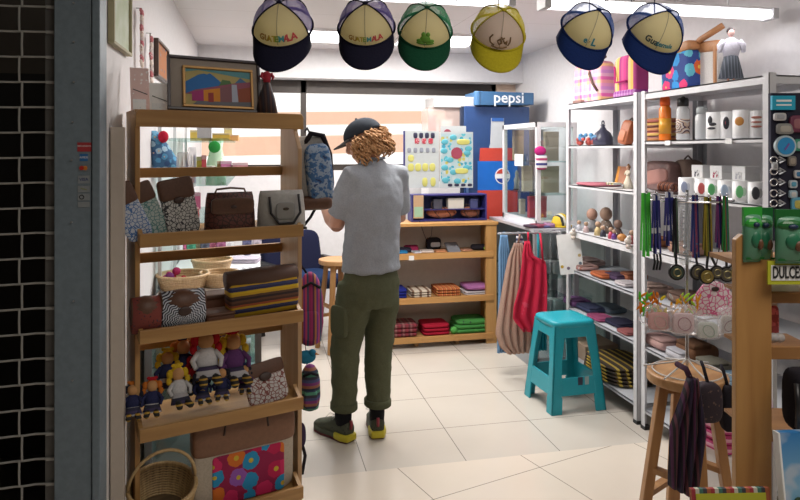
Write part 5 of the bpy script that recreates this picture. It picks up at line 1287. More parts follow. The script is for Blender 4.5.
# notice paper
p = pX(570, 254, SX0-.02); k_ = 1/ppm(p)
t = thing('paper_notice', 'white paper notice with small stickers hung on the far corner post', 'notice', p, R(0)); t.rotation_euler = (0, R(-6), R(-18))
MB().span((-11.5*k_, -.002, -20*k_), (11.5*k_, 0, 20*k_)).put('sheet', PAPER, t)
for (x, z, c) in ((9, -2, (.6, .45, .2)), (9, -10, (.15, .2, .25)), (-9, -12, (.6, .4, .05)), (-3, -14, (.2, .15, .2))):
    MB().cyl((x*k_, -.003, z*k_), (x*k_, -.001, z*k_), 1.6*k_, seg=10).put('sticker', plain('ns_%d' % (z+50), c, .6), t)

# --- unit B shelf 1.55
v = on(661, 5, SX0+.2); v.z += .02; soft('orange and brown striped folded textile behind the orange bottle', 'folded_textile', 'textile', v, .16, .14, .13, stripes('sunset_stripes', [(.45, .2, .08), (.25, .1, .08), (.55, .35, .1), (.4, .12, .1)], 2, .06), RZ, fold=5)
def bottle(label, px, X, r, h, mat, capm, i=5, band=None, neck=.75):
    v = on(px, i, X); v.z += .02; h *= 1.08; t = thing('water_bottle', label, 'bottle', v, RZ)
    MB().lathe([(r*.92, 0), (r, .006), (r, h*.72), (r*neck, h*.78), (r*neck, h*.8)], seg=24).put('body', mat, t, smooth=True)
    MB().lathe([(r*neck*1.12, h*.8), (r*neck*1.12, h*.95), (r*neck*.9, h)], seg=20).put('cap', capm, t, smooth=True)
    if band: MB().lathe([(r*1.015, h*.15), (r*1.015, h*.5)], seg=24).put('printed_band', band, t, smooth=True)
    return t
OB = plain('orange_plastic', (.85, .20, .01), .25)
bottle('bright orange sports bottle on the upper shelf of the near unit', 665, SX0+.07, .031, .215, OB, plain('orange_cap', (.85, .12, .01), .4), band=plain('amber_band', (.75, .35, .03), .3))
t = bottle('clear bottle with black cap and mandala print beside the orange bottle', 683, SX0+.08, .033, .20, sheer('frosted', (.8, .82, .84), .55, .15), BLACK, band=rings('mandala_print', [(.6, .55, .52), (.1, .05, .07), (.55, .4, .3)], .012, (0, 0, .07), n=8))
MB().ring((0, 0, .205), .016, .004, (0, 1, 0)).put('carry_loop', BLACK, t, smooth=True)
bottle('clear plain bottle behind the mandala bottle on the near unit', 702, SX0+.1, .032, .15, sheer('frosted'), sheer('frosted_cap', (.7, .74, .76), .7, .2))
def mug(label, px, i, X, r, h, art, rz=0, dz=0, group=None):
    v = on(px, i, X); v.z += dz+(.02 if i == 5 else 0); h *= 1.1; t = thing('mug', label, 'mug', v, RZ+rz+R(50), group)
    MB().lathe([(r*.93, 0), (r, .004), (r, h), (r*.92, h), (r*.9, .01), (r*.2, .008)], seg=24).put('body', PWHITE, t, smooth=True)
    MB().tube([(r*.95, 0, h*.8), (r*1.5, 0, h*.75), (r*1.55, 0, h*.35), (r*.95, 0, h*.2)], .005).put('handle', PWHITE, t, smooth=True)
    for (a, z, sx, sz, c) in art:
        m = MB(); aa = R(-90+a)
        m.sph((r*.985*math.cos(aa), r*.985*math.sin(aa), h*z), (sx, .004, sz), rot=(0, 0, aa+R(90))).put('printed_picture', plain('mugart_%s' % str(c), c, .4), t, smooth=True)
    return t
BK, GR_, PK, OR_ = (.03, .03, .04), (.05, .3, .1), (.6, .12, .15), (.65, .3, .08)
mug('large white mug with black swallow print on the upper shelf, near unit', 716, 5, SX0+.06, .043, .115, [(-18, .55, .018, .008, BK), (-35, .7, .012, .02, BK), (-25, .4, .02, .006, BK)])
mug('white mug with pink and black oval print on the upper shelf', 729, 5, SX0+.09, .042, .115, [(-15, .58, .014, .03, BK), (-18, .58, .010, .022, PK)])
mug('white mug with orange round print on the upper shelf', 743, 5, SX0+.06, .042, .115, [(-20, .6, .020, .020, OR_), (-20, .6, .008, .012, (.1, .2, .1))])
mug('white mug with brown lettering lines on the upper shelf, nearest post', 758, 5, SX0+.09, .036, .11, [(-10, .75, .022, .006, (.45, .18, .14)), (-10, .58, .022, .005, (.45, .18, .14)), (-10, .42, .022, .005, (.45, .18, .14))])
for (px, py) in ((668, 143), (729, 141)):
    p = pX(px, py, SX0-.004)
    t = tag(MB().span((-.003, -.02, -.012), (0, .02, .012)).put('price_tag', PAPER, None, p), 'white price tag on the upper shelf edge below the '+('orange bottle' if px < 700 else 'row of mugs'), 'price tag')
# shelf 1.285 B
v = on(662, 4, SX0+.19); t = thing('leather_bag', 'dusty pink and brown leather bag standing on the second shelf, near unit', 'bag', v, RZ)
MB().pillow((0, 0, .085), (.13, .05, .085), .35, .5).put('body', plain('dusty_brown', (.22, .12, .11), .5, tex=.5), t, smooth=True)
MB().pillow((0, -.045, .08), (.12, .012, .04), .35, .5, rot=(0, R(-8), 0)).put('pink_flap', plain('dusty_rose', (.42, .2, .17), .5), t, smooth=True)
v = on(688, 4, SX0+.27); t = thing('brown_sack', 'dull brown cloth bag behind the mug boxes on the second shelf', 'bag', v, RZ)
MB().pillow((0, 0, .09), (.10, .05, .09), .5, .6).put('body', cloth('dull_brown', (.16, .11, .09)), t, smooth=True); MB().tube([(-.03, 0, .18), (0, 0, .2), (.03, 0, .18)], .005).put('handle', DLEATHER, t)
v = on(668, 4, SX0+.06); t = thing('bead_bracelets', 'small tray of brown bead bracelets in front on the second shelf', 'bracelets', v, RZ)
MB().span((-.07, -.03, 0), (.07, .03, .012)).put('tray', DLEATHER, t)
for i in range(8): MB().ring((-.056+.016*i, 0, .035), .022, .005, (1, 0, 0), seg=12).put('bracelet', plain('bead_%d' % (i % 2), [(.3, .1, .05), (.12, .04, .03)][i % 2], .35), t, smooth=True)
bxs = [(704, .17, .075, (.05, .05, .08), 'white mug carton with small black mark behind the cups, leftmost'), (723, .17, .075, (.35, .06, .1), 'white mug carton with maroon lettering behind the cups, middle'), (746, .17, .07, (.4, .4, .45), 'white mug carton with grey mark behind the cups, rightmost')]
for (px, dx, h, c, lab) in bxs:
    v = on(px, 4, SX0+dx); t = pbox(lab, 'mug_carton', 'box', v, .085, .08, .155, PAPER, RZ, lid=PWHITE)
    MB().span((-.02, -.0415, .095), (.02, -.04, .13)).put('printed_mark', mottle('mk_%d' % px, [c, (.7, .7, .7)], 45), t)
cups = [(686, 'cup with pale blue figure print, far end of the second shelf row', (.3, .35, .5)), (703, 'cup with red and white print in the second shelf row', (.5, .1, .1)), (713, 'cup with green edge print in the second shelf row', (.1, .4, .15)), (726, 'cup with pale blue and white print in the second shelf row', (.35, .45, .6)), (741, 'cup with green and red print in the second shelf row', (.15, .5, .2)), (757, 'cup with a dark slanted mark near the post, second shelf row', (.05, .05, .06))]
for (px, lab, c) in cups: mug(lab, px, 4, SX0+.05, .036, .085, [(-20, .5, .016, .028, c), (8, .5, .01, .02, tuple(.4+x*.5 for x in c))], rz=.2)
# lower shelves B
for (px, i, X, w, d, h, c, lab) in ((658, 3, SX0+.15, .2, .16, .05, (.25, .1, .05), 'rust woven purse on the third shelf of the near unit'),
    (690, 3, SX0+.12, .18, .16, .06, (.35, .2, .15), 'tan purse on the third shelf of the near unit'),
    (655, 2, SX0+.12, .16, .16, .05, (.42, .3, .26), 'brown and white purse on the fourth shelf of near unit'),
    (690, 2, SX0+.14, .18, .18, .06, (.16, .1, .08), 'dark brown purse on the fourth shelf of near unit'),
    (735, 2, SX0+.14, .18, .18, .06, (.1, .2, .35), 'blue purse on the fourth shelf of near unit'),
    (664, 1, SX0+.1, .18, .15, .06, (.5, .32, .3), 'pink lace purse on the fifth shelf of near unit'),
    (684, 1, SX0+.08, .14, .14, .05, (.5, .5, .55), 'white and lilac purse on the fifth shelf of near unit'),
    (697, 1, SX0+.14, .16, .16, .09, (.18, .09, .05), 'brown purse behind on the fifth shelf of near unit'),
    (715, 1, SX0+.1, .14, .14, .06, (.2, .19, .15), 'olive grey purse on the fifth shelf of near unit'),
    (730, 0, SX0+.14, .3, .3, .04, (.2, .4, .55), 'sky blue folded cloth on the bottom shelf of near unit'),
    (735, 1, SX0+.12, .2, .2, .03, (.25, .38, .5), 'blue folded cloth at near end of the fifth shelf')):
    flatpurse(px, i, X, w, d, h, c, lab)

# ---- things on top of the shelving
TZ = ZS[6]+.001
v = Vector((SX0+.2, sp(594, SX0+.2), TZ))
PP = plaid('pastel_plaid', [(.70, .42, .58), (.85, .50, .25), (.70, .12, .38), (.72, .62, .66), (.45, .35, .70)], (0, 2), .11)
t = thing('plaid_bag', 'large pastel pink plaid bag with brown straps on top of the far unit', 'bag', v, RZ+.1)
MB().pillow((0, 0, .145), (.16, .07, .145), .3, .35, seg=28).put('body', PP, t, smooth=True)
MB().tube([(.02, -.04, .24), (.07, -.085, .2), (.11, -.085, .13), (.14, -.07, .08)], .009).put('strap', LEATHER, t, smooth=True)
MB().tube([(.06, 0, .24), (.12, -.03, .29), (.2, -.05, .30)], .010).put('strap', LEATHER, t, smooth=True)
MB().span((-.12, -.09, 0), (-.02, -.06, .03)).put('base_patch', plain('dull_brown2', (.3, .16, .14), .6), t)
v = Vector((SX0+.15, sp(631, SX0+.15), TZ))
t = thing('woven_bag', 'magenta and yellow brocade bag on top of the shelving behind the cap brim', 'bag', v, RZ)
MG = stripes('brocade', [(.45, .03, .17), (.3, .02, .12), (.65, .4, .2), (.6, .35, .08), (.3, .03, .15), (.5, .06, .2)], 0, .15)
MB().pillow((0, 0, .13), (.125, .05, .13), .3, .35, seg=28).put('body', MG, t, smooth=True)
MB().pillow((0, -.005, .025), (.127, .052, .026), .3, .35).put('base_band', plaid('purple_band', [(.2, .03, .2), (.4, .2, .4)], (0, 2), .03), t, smooth=True)
MB().tube([(-.1, -.05, .2), (-.06, -.07, .1), (.05, -.06, .1)], .006).put('strap', cloth('magenta_strap', (.4, .02, .15)), t, smooth=True)
v = Vector((SX0+.14, sp(682, SX0+.14), TZ))
t = thing('tote_bag', 'navy tote with bright flowers and tan leather top on top of the near unit', 'tote bag', v, RZ)
FB = floral('bright_flowers', (.02, .05, .22), [(.65, .03, .15), (.02, .25, .6), (.02, .35, .35), (.7, .06, .2), (.6, .1, .02), (.1, .4, .5)], 14, .5, (.75, .5, .08))
MB().pillow((0, 0, .105), (.12, .05, .105), .25, .25, seg=28).put('flower_panel', FB, t, smooth=True)
MB().pillow((0, 0, .215), (.125, .052, .028), .25, .35, seg=28, rot=(0, R(-6), 0)).put('leather_top', TAN, t, smooth=True)
v = Vector((SX0+.2, sp(713, SX0+.2), TZ))
t = thing('leather_bag', 'tan leather tote with white panel standing beside the flowered tote', 'bag', v, RZ)
MB().pillow((0, 0, .105), (.085, .04, .105), .25, .25, seg=28).put('white_panel', cloth('offwhite_panel', (.6, .57, .54)), t, smooth=True)
MB().pillow((.065, -.002, .115), (.012, .044, .115), .4, .3).put('side_strap', TAN, t, smooth=True)
MB().pillow((0, 0, .21), (.095, .045, .03), .3, .35, rot=(0, R(4), 0)).put('leather_top', TAN, t, smooth=True)
MB().tube([(-.14, -.02, .22), (-.03, -.05, .25), (.05, -.05, .27), (.10, -.02, .30)], .016).put('strap', TAN, t, smooth=True)
v = Vector((SX0+.18, sp(731, SX0+.18), TZ)); t = thing('fashion_doll', 'doll in white blouse and grey pleated skirt standing on the near unit', 'doll', v, R(-20)); k_ = 1/ppm(v)
for s in (-1, 1): MB().tube([(s*3*k_, 0, 0), (s*2.5*k_, 0, 10*k_)], 1.1*k_).put('leg', plain('doll_leg', (.6, .3, .2), .5), t, smooth=True)
MB().loft([((0, 0, 7*k_), (12*k_, 0, 0), (0, 8*k_, 0)), ((0, 0, 20*k_), (9*k_, 0, 0), (0, 6*k_, 0)), ((0, 0, 30*k_), (6.5*k_, 0, 0), (0, 4.5*k_, 0))], 24).put('skirt', stripes('grey_pleats', [(.06, .07, .09), (.13, .14, .17), (.04, .05, .06)], 0, .014), t, smooth=True)
MB().loft([((0, 0, 29*k_), (7*k_, 0, 0), (0, 4.5*k_, 0)), ((0, 0, 38*k_), (9*k_, 0, 0), (0, 5*k_, 0)), ((0, 0, 45*k_), (7*k_, 0, 0), (0, 4*k_, 0)), ((0, 0, 48*k_), (2.2*k_, 0, 0), (0, 2*k_, 0))], 20).put('blouse', cloth('white_blouse', (.66, .64, .72)), t, smooth=True)
for s in (-1, 1): MB().tube([(s*7*k_, 0, 44*k_), (s*11*k_, -1*k_, 40*k_), (s*11*k_, -2*k_, 33*k_)], [3.4*k_, 3*k_, 2*k_]).put('sleeve', cloth('white_blouse'), t, smooth=True)
MB().sph((0, 0, 53*k_), (3.4*k_, 3.4*k_, 4.2*k_)).cyl((0, 0, 46*k_), (0, 0, 50*k_), 1.3*k_).put('head', plain('doll_skin_pink', (.62, .38, .34), .5), t, smooth=True)
MB().sph((0, 1*k_, 54.5*k_), (3.9*k_, 3.8*k_, 4*k_)).put('hair', HAIRD, t, smooth=True)

# ================================================================ magnet board at the right edge
mbp = pD(794, 205, 2.62); k_ = 1/ppm(mbp)
yaw = -PHI
mg = thing('magnet_board', 'tall black board covered with souvenirs right of the near shelf unit', 'display board', (mbp.x, mbp.y, 0), -PHI)
bw2 = 23*k_
zt_ = H0+(150-93)*k_
MB().span((-bw2, 0, 1.16), (bw2+.06, .02, zt_)).put('board', plain('black_felt', (.02, .02, .04), .9), mg)
for s in (-1, 1): MB().span((s*bw2*.8-.008, .004, 0), (s*bw2*.8+.008, .016, 1.17)).span((s*bw2*.8-.02, -.07, 0), (s*bw2*.8+.02, .15, .02)).put('stand_leg', STEEL, mg)
def mpos(px, py, y=-.012): return Vector(((px-794)*k_, y, H0+(150-py)*k_))
def mthing(name, label, px, py):
    q = mpos(px, py); w_ = Matrix.Rotation(-PHI, 3, 'Z') @ q
    return thing(name, label, 'magnet', (mbp.x+w_.x, mbp.y+w_.y, w_.z), -PHI)
t = mthing('keyring_card', 'turquoise hanging card at the top of the souvenir board', 782, 103); MB().span((-12*k_, -.004, -7*k_), (11*k_, .009, 7*k_)).put('card', plain('turquoise_card', (.01, .36, .55), .5), t)
MB().span((-8*k_, -.006, 1*k_), (7*k_, -.004, 3*k_)).put('printed_line', PAPER, t); MB().span((-8*k_, -.006, -3*k_), (7*k_, -.004, -1.5*k_)).put('printed_line', PAPER, t)
def rect_m(lab, px, py, w, h, c, c2): 
    t = mthing('fridge_magnet', lab, px, py); MB().pillow((0, 0, 0), (w*k_/2, .008, h*k_/2), .3, .5).put('base', plain('mg%d%d' % (px, int(py)), c, .5), t, smooth=True); MB().pillow((0, -.006, 0), (w*k_*.32, .005, h*k_*.3), .6, .6).put('relief', plain('mh%d%d' % (px, int(py)), c2, .5), t, smooth=True)
rect_m('white rectangular magnet below the turquoise card', 778, 117, 12, 8, (.5, .5, .52), (.35, .36, .4))
rect_m('grey fan-shaped magnet on the souvenir board', 783, 129, 17, 11, (.25, .25, .24), (.42, .4, .36))
rect_m('dark maroon round magnet at the right edge, upper part', 796, 124, 17, 17, (.16, .03, .07), (.3, .12, .14))
rect_m('green and white magnet at right edge of the souvenir board', 797, 145, 9, 12, (.05, .3, .2), (.5, .6, .6))
rect_m('grey triangular magnet right of centre on the souvenir board', 790, 161, 8, 10, (.2, .18, .16), (.35, .3, .25))
rect_m('white oval magnet with blue centre near right edge', 796, 174, 8, 8, (.6, .6, .62), (.05, .2, .4))
rect_m('white and blue small magnet near the right edge, lower', 791, 184, 8, 8, (.5, .55, .6), (.1, .35, .5))
rect_m('blue and yellow round magnet at the lower right edge', 796, 204, 14, 14, (.1, .35, .5), (.5, .45, .1))
rect_m('pale blue small magnet above the blue and yellow round one', 791, 194, 8, 8, (.35, .5, .6), (.6, .6, .6))
t = mthing('fridge_magnet', 'large round blue magnet with white rim on the souvenir board', 783, 146)
MB().cyl((0, .006, 0), (0, -.008, 0), 10.5*k_, seg=32).put('rim', plain('mag_rim', (.45, .55, .6), .4), t); MB().cyl((0, -.008, 0), (0, -.011, 0), 8.5*k_, seg=32).put('face', plain('mag_blue', (.03, .28, .6), .4), t)
MB().box((.002, -.012, -.003), (.006, .004, .03), (0, R(35), 0)).put('relief', plain('mag_purple', (.2, .1, .4), .4), t)
for j, py in enumerate((160, 171, 182, 193, 203)):
    t = mthing('keyring', ['silver keyring with letter-shaped pendant, topmost of its column', 'silver keyring second from top of its column', 'silver keyring in the middle of its column', 'silver keyring second from bottom of its column', 'silver keyring at the bottom of its column on the souvenir board'][j], 778, py)
    MB().ring((-6*k_, -.002, 0), 3.5*k_, .8*k_, (0, 1, 0), seg=14).put('ring', CHROME, t, smooth=True)
    MB().tube([(-1*k_, -.002, 3*k_), (5*k_, -.002, 0), (-1*k_, -.002, -3*k_)], 1.2*k_).tube([(1*k_, -.002, 0), (-2*k_, -.002, 0)], 1*k_).put('pendant', plain('pewter', (.42, .44, .48), .3, .6), t)
rect_m('pale magnet left of the board edge, mid height', 773, 166, 5, 8, (.5, .52, .55), (.3, .3, .32))
# right wall wiring rail
tag(MB().span((0, 0, 0), (.03, .55, .03)).put('wall_rail', plain('rail_grey', (.55, .57, .6), .4), None, (RW-.035, 1.55, pX(790, 72, RW).z)), 'pale metal rail fixed on the right wall above the souvenir board', 'rail')

# ================================================================ near wooden rack at the right
d0 = 1.62
NP = pD(754, 400, d0); k_ = 1/ppm(NP)
NW = wood('orange_pine', (.50, .27, .09), (.38, .18, .055), 2); NWH = wood('orange_pine_across', (.40, .2, .07), (.28, .13, .045), 0)
nr = thing('display_rack', 'orange pine display rack with candy trays at the right edge of the picture', 'display rack', (NP.x, NP.y, 0), -PHI)
ztop = H0+(150-243)*k_
MB().prism([(-18*k_, 0), (-18*k_, ztop+3*k_), (-11*k_, ztop+9*k_), (-8*k_, ztop), (18*k_, ztop-2*k_), (18*k_, 0)], 0, .022).put('side_panel', NW, nr, bev=.002)
MB().prism([(62*k_, 0), (62*k_, ztop), (98*k_, ztop), (98*k_, 0)], .0, .022).put('side_panel', NW, nr, bev=.002)
for (py, hh) in ((300, 11), (356, 13), (440, 12)):
    z = H0+(150-py)*k_
    b = MB().span((10*k_, .03, z-.008), (80*k_, .2, z)).put('tray', NWH, nr)
    MB().span((16*k_, .022, z-hh*k_*.5), (64*k_, .038, z+hh*k_*.5)).put('front_lip', NWH, b, bev=.002)
MB().span((-18*k_, .0, ztop-.1), (98*k_, -.0, ztop-.09)).put('rail', NW, nr) if False else None
tz0 = H0+(150-262)*k_
tr = MB().span((-14*k_, .03, tz0-.012), (80*k_, .16, tz0)).put('top_tray', NWH, nr)
def nrp(px, py, y): 
    s_ = (d0+y)/d0
    q = Matrix.Rotation(-PHI, 3, 'Z') @ Vector(((px-754)*k_*1.0, y, 0)); return Vector((NP.x+q.x, NP.y+q.y, H0+(150-py)*k_))
# green snack packs
GB = plain('pack_green', (.015, .13, .03), .3); GL = plain('pack_pale_green', (.10, .27, .17), .25)
def pack(label, px, w, yt, yb, y, rz=0, bright=False):
    p = nrp(px, yb, y); t = thing('snack_pack', label, 'snack pack', p, -PHI+rz); W, H = w*k_, (yb-yt)*k_
    MB().loft([((0, 0, 0), (W*.5, 0, 0), (0, .003, 0)), ((0, 0, H*.08), (W*.5, 0, 0), (0, .014, 0)), ((0, 0, H*.5), (W*.48, 0, 0), (0, .02, 0)), ((0, 0, H*.8), (W*.5, 0, 0), (0, .01, 0)), ((0, 0, H*.88), (W*.5, 0, 0), (0, .003, 0))], 20).put('pouch', GL, t, smooth=True)
    MB().span((-W*.5, -.004, H*.66), (W*.5, .004, H)).sph((0, -.004, H*.7), (W*.48, .014, H*.12)).put('header', plain('lively_green', (.04, .36, .05), .3) if bright else GB, t)
    MB().sph((0, -.015, H*.42), (W*.28, .008, H*.16)).put('printed_picture', plain('pack_mid', (.02, .16, .08), .4), t, smooth=True)
    MB().sph((W*.16, -.02, H*.34), (W*.15, .006, H*.10)).put('printed_picture', plain('pack_brown', (.14, .06, .03), .4), t, smooth=True)
    MB().sph((0, -.016, H*.69), (W*.18, .007, H*.05)).put('emblem', plain('pack_navy', (.01, .03, .08), .4), t, smooth=True)
    MB().span((-W*.49, -.012, H*.06), (W*.49, -.010, H*.1)).put('stripe', GB, t)
    return t
pack('green candy pack farthest left with a bright green top, on the pine rack', 752, 20, 207, 262, .0, .15, True)
pack('green candy pack second from left, behind the front one on the pine rack', 765, 20, 208, 263, .012)
pack('green candy pack in front with brown sweet picture, centre of the row', 781, 28, 208, 261, -.035)
pack('green candy pack cut by the right edge of the picture', 806, 24, 208, 260, -.02)
# DULCES sign
p = nrp(788, 282, -.03); t = thing('shop_sign', 'white sign with yellow edge and black capital letters under the green packs', 'sign', p, -PHI); W = 54*k_
MB().span((-W/2, 0, 0), (W/2, .004, 23*k_)).put('card', plain('sign_yellow', (.50, .52, .03), .5), t)
MB().span((-W/2+3*k_, -.0015, 4*k_), (W/2-3*k_, 0, 19*k_)).put('white_field', PAPER, t)
lettering('DULCES', 16.5*k_, BLACK, t, (-W/2+4*k_, -.003, 11.5*k_), align='LEFT', bold=.02, narrow=.5)
# stock in the right rack
pbox('white candy carton on the tray under the sign at the right edge', 'carton', 'box', nrp(792, 296, .09), 36*k_, .1, 11*k_, PAPER, -PHI, lid=plain('rusty', (.4, .2, .15), .6))
for (px, w, c, lab) in ((779, 6, (.6, .25, .03), 'orange candy packet on the middle tray at right edge'), (787, 7, (.03, .03, .03), 'black candy packet on the middle tray at right edge'), (796, 9, (.5, .1, .12), 'red sheer candy packet on the middle tray at right edge')):
    t = thing('candy_packet', lab, 'packet', nrp(px, 350, .10), -PHI); MB().pillow((0, 0, 18*k_), (w*k_/2, .012, 17*k_), .4, .4).put('pouch', mottle('cp_%d' % px, [c, tuple(min(1, x*1.6+.05) for x in c)], 50), t, smooth=True); MB().span((-w*k_/2, -.002, 33*k_), (w*k_/2, .002, 37*k_)).put('seal', PAPER, t)
t = thing('candy_packet', 'clear rolled candy packets lying on the middle tray lip', 'packet', nrp(786, 350, .055), -PHI)
for i in range(3): MB().sph(((-6+6*i)*k_, 0, 6*k_), (6*k_, .012, 5*k_)).put('film', sheer('milky_film', (.6, .6, .62), .7, .2), t, smooth=True)
t = thing('backpack', 'black backpack hanging on the right rack above the sky painting', 'backpack', nrp(790, 422, -.05), -PHI)
MB().pillow((0, 0, 30*k_), (14*k_, .04, 30*k_), .45, .5).put('body', BLACKC, t, smooth=True)
MB().tube([(-13*k_, -.03, 50*k_), (-15*k_, -.045, 30*k_), (-12*k_, -.03, 8*k_)], .006).put('strap', BLACK, t, smooth=True)
MB().ring((3*k_, -.042, 38*k_), 7*k_, .7*k_, (0, 1, 0)).put('emblem', plain('grey_print', (.3, .3, .32), .5), t)
MB().span((-10*k_, -.043, 32*k_), (-7*k_, -.038, 52*k_)).put('white_tag', PAPER, t)
# painting of a sky at the bottom right
p = nrp(785, 510, -.13); W, H = 54*k_, 97*k_
t = thing('landscape_painting', 'painting of blue sky, clouds and dark trees at the lower right corner', 'painting', p); t.rotation_euler = (R(-6), R(-2), -PHI)
MB().span((-W/2, 0, 0), (W/2, .02, H)).put('canvas', None, t)
m, nt, b = nodes('painted_sky'); vv = coords(nt, 1); s_ = nt.nodes.new('ShaderNodeSeparateXYZ'); nt.links.new(vv, s_.inputs[0])
mr = nt.nodes.new('ShaderNodeMapRange'); mr.inputs[1].default_value = 0; mr.inputs[2].default_value = H; nt.links.new(s_.outputs[2], mr.inputs[0])
c1 = ramp(nt, mr.outputs[0], [(0, (.12, .3, .45)), (.5, (.2, .42, .62)), (1, (.03, .2, .5))], False)
n = nt.nodes.new('ShaderNodeTexNoise'); n.inputs['Scale'].default_value = 14; nt.links.new(vv, n.inputs['Vector'])
c2 = ramp(nt, n.outputs['Fac'], [(.52, (0, 0, 0)), (.62, (1, 1, 1))], False)
mx = nt.nodes.new('ShaderNodeMixRGB'); nt.links.new(c2, mx.inputs[0]); nt.links.new(c1, mx.inputs[1]); mx.inputs[2].default_value = (.4, .5, .62, 1)
nt.links.new(mx.outputs[0], b.inputs['Base Color'])
t.children[0].data.materials.append(m)
MB().sph((-W*.28, -.002, H*.34), (W*.10, .004, H*.07)).sph((-W*.15, -.002, H*.30), (W*.13, .004, H*.09)).sph((.0, -.002, H*.26), (W*.16, .004, H*.08)).put('painted_trees', plain('tree_paint', (.015, .05, .02), .7), t)
MB().span((-W/2-.004, -.003, 0), (-W/2, .022, H)).put('canvas_edge', PAPER, t)
for s in (-1, 1): MB().bar((s*W*.3, .03, H*.6), (s*W*.4, .04, -p.z+.002), .02, .015).put('easel_leg', NW, t)
# bottom sign with striped edge
p = nrp(713, 507, -.10); t = thing('shop_sign', 'olive yellow card with striped woven edge at the bottom of the picture', 'sign', p); t.rotation_euler = (R(-8), R(-1), -PHI); W, H = 74*k_, 37*k_
MB().span((-W/2, 0, 0), (W/2, .012, H)).put('border', stripes('woven_edge', [(.3, .03, .04), (.5, .48, .4), (.05, .15, .12), (.04, .04, .05), (.35, .1, .04)], 0, .045), t)
MB().span((-.012, .012, -p.z+.002), (.012, .024, H*.7)).put('stand_post', NW, t)
MB().span((-W/2+4*k_, -.0015, 0), (W/2-4*k_, 0, H-4*k_)).put('card', plain('olive_yellow', (.42, .42, .03), .5), t)

# ================================================================ front stool with the wire carousel
fs = pD(687, 372, 2.42); fx, fy = fs.x, fs.y
SH = H0-(372-150)*2.42/660
wood_stool('tall round wooden stool carrying the wire carousel in the right foreground', (fx, fy, 0), R(28), SH, .14, SW, SWT, lw=.045, spread=1.15)
cr = thing('carousel_stand', 'white wire carousel stand with two hook rings on the wooden stool', 'stand', (fx, fy, SH), R(10))
WW = plain('white_wire', (.6, .6, .6), .4)
def cz(py): return H0-(py-150)*2.42/660-SH
for i in range(6):
    a = R(60*i+15); MB().tube([(0, 0, .05), (.05*math.cos(a), .05*math.sin(a), .03), (.15*math.cos(a), .15*math.sin(a), .006)], .003).put('foot_wire', WW, cr)
MB().ring((0, 0, .006), .12, .0025).put('foot_ring', WW, cr)
MB().cyl((0, 0, .02), (0, 0, cz(190)), .006).put('pole', CHROME, cr)
R1, R2 = .155, .165
for (z, rr) in ((cz(199), R1), (cz(322), R2)):
    q = MB().ring((0, 0, z), rr, .0035).put('hook_ring', CHROME, cr)
    for i in range(6):
        a = R(60*i); MB().tube([(0, 0, z+.0), (rr*math.cos(a), rr*math.sin(a), z)], .0025).put('spoke', CHROME, q)
def wob(x, y, z): q = Matrix.Rotation(R(10), 3, 'Z') @ Vector((x, y, 0)); return Vector((fx+q.x, fy+q.y, SH+z))
# lanyards
def lanyard(label, px, py_t, py_b, w, cols, back=.0, loops=3, pend=None, name='lanyard', grp='lanyards on the wire carousel'):
    d = 2.42-.14+back; p = pD(px, py_t, d); k = 1/ppm(p); L = (py_b-py_t)*k
    t = thing(name, label, 'lanyard', p, -PHI, grp)
    for i in range(loops):
        x = (i-(loops-1)/2)*w*k/max(1, loops)*1.0; y = .006*i
        o = w*k*.30/max(1, loops)*2
        MB().bar((x-o*.3, y, 0), (x-o, y+.004, -L*(.9+.1*(i % 2))), .004, o*1.4, up=(0, 1, 0)).bar((x+o*.3, y+.004, 0), (x+o, y, -L*(1-.08*(i % 2))), .004, o*1.4, up=(0, 1, 0)).put('band', cols[i % len(cols)], t)
    MB().ring((0, 0, .004), .006, .0015, (1, 0, 0), seg=10).put('hook', CHROME, t)
    if pend == 'clip':
        for i in range(loops):
            x = (i-(loops-1)/2)*w*k/loops
            MB().tube([(x, 0, -L), (x+.003, 0, -L-8*k), (x-.002, 0, -L-16*k)], .004).put('clip', BLACK, t)
    if pend and pend[0] == 'medal':
        for j, (dx, dz, r, face) in enumerate(pend[1]):
            MB().tube([(0, .002, -L*.93), (dx*k*.5, .0, -L-3*k), (dx*k, -.003, -L-(dz-r*.7)*k)], .0045).put('clip', BLACK, t)
            g_ = MB().cyl((dx*k, -.008, -L-dz*k), (dx*k, .0, -L-dz*k), r*k, seg=28).put('medallion', BLACK, t)
            MB().cyl((dx*k, -.011, -L-dz*k), (dx*k, -.008, -L-dz*k), r*k*.78, seg=28).put('medallion_face', face, g_)
            MB().ring((dx*k, -.012, -L-dz*k), r*k*.45, r*k*.07, (0, 1, 0), seg=20).put('relief_ring', plain('brassy', (.3, .26, .12), .35, .7), g_)
    return t
LG = cloth('lime_cord', (.08, .55, .06)); LB = stripes('blue_white_cord', [(.03, .03, .2)]*5+[(.55, .55, .62)], 2, .115); LN = cloth('navy_cord', (.02, .03, .14)); LK = BLACKC
MF1 = plain('medal_green', (.08, .12, .1), .3, .6); MF2 = plain('medal_gold', (.42, .32, .1), .3, .7); MF3 = plain('medal_dull', (.16, .15, .13), .35, .6); MF4 = plain('medal_silver', (.4, .4, .38), .3, .7)
lanyard('lime green cords hanging leftmost on the carousel', 647, 193, 257, 11, [LG, plain('lime_dark', (.03, .3, .04), .6), LG], .04, 4)
lanyard('dark blue cord with black clips beside the lime green ones', 657, 195, 254, 9, [LB, LN], .02, 3, 'clip')
lanyard('royal blue and white banded cords right of the dark blue one', 670, 192, 246, 10, [LB, LN], .0, 3)
lanyard('black cord with greenish round medallion, left of the clear pack', 676, 198, 258, 5, [LK, cloth('grey_green', (.08, .12, .09))], -.01, 2, ('medal', [(0, 14, 8, MF1)]))
lanyard('thin grey cord at the carousel centre', 687, 196, 250, 3, [plain('grey_cord', (.3, .32, .35), .5)], .0, 1)
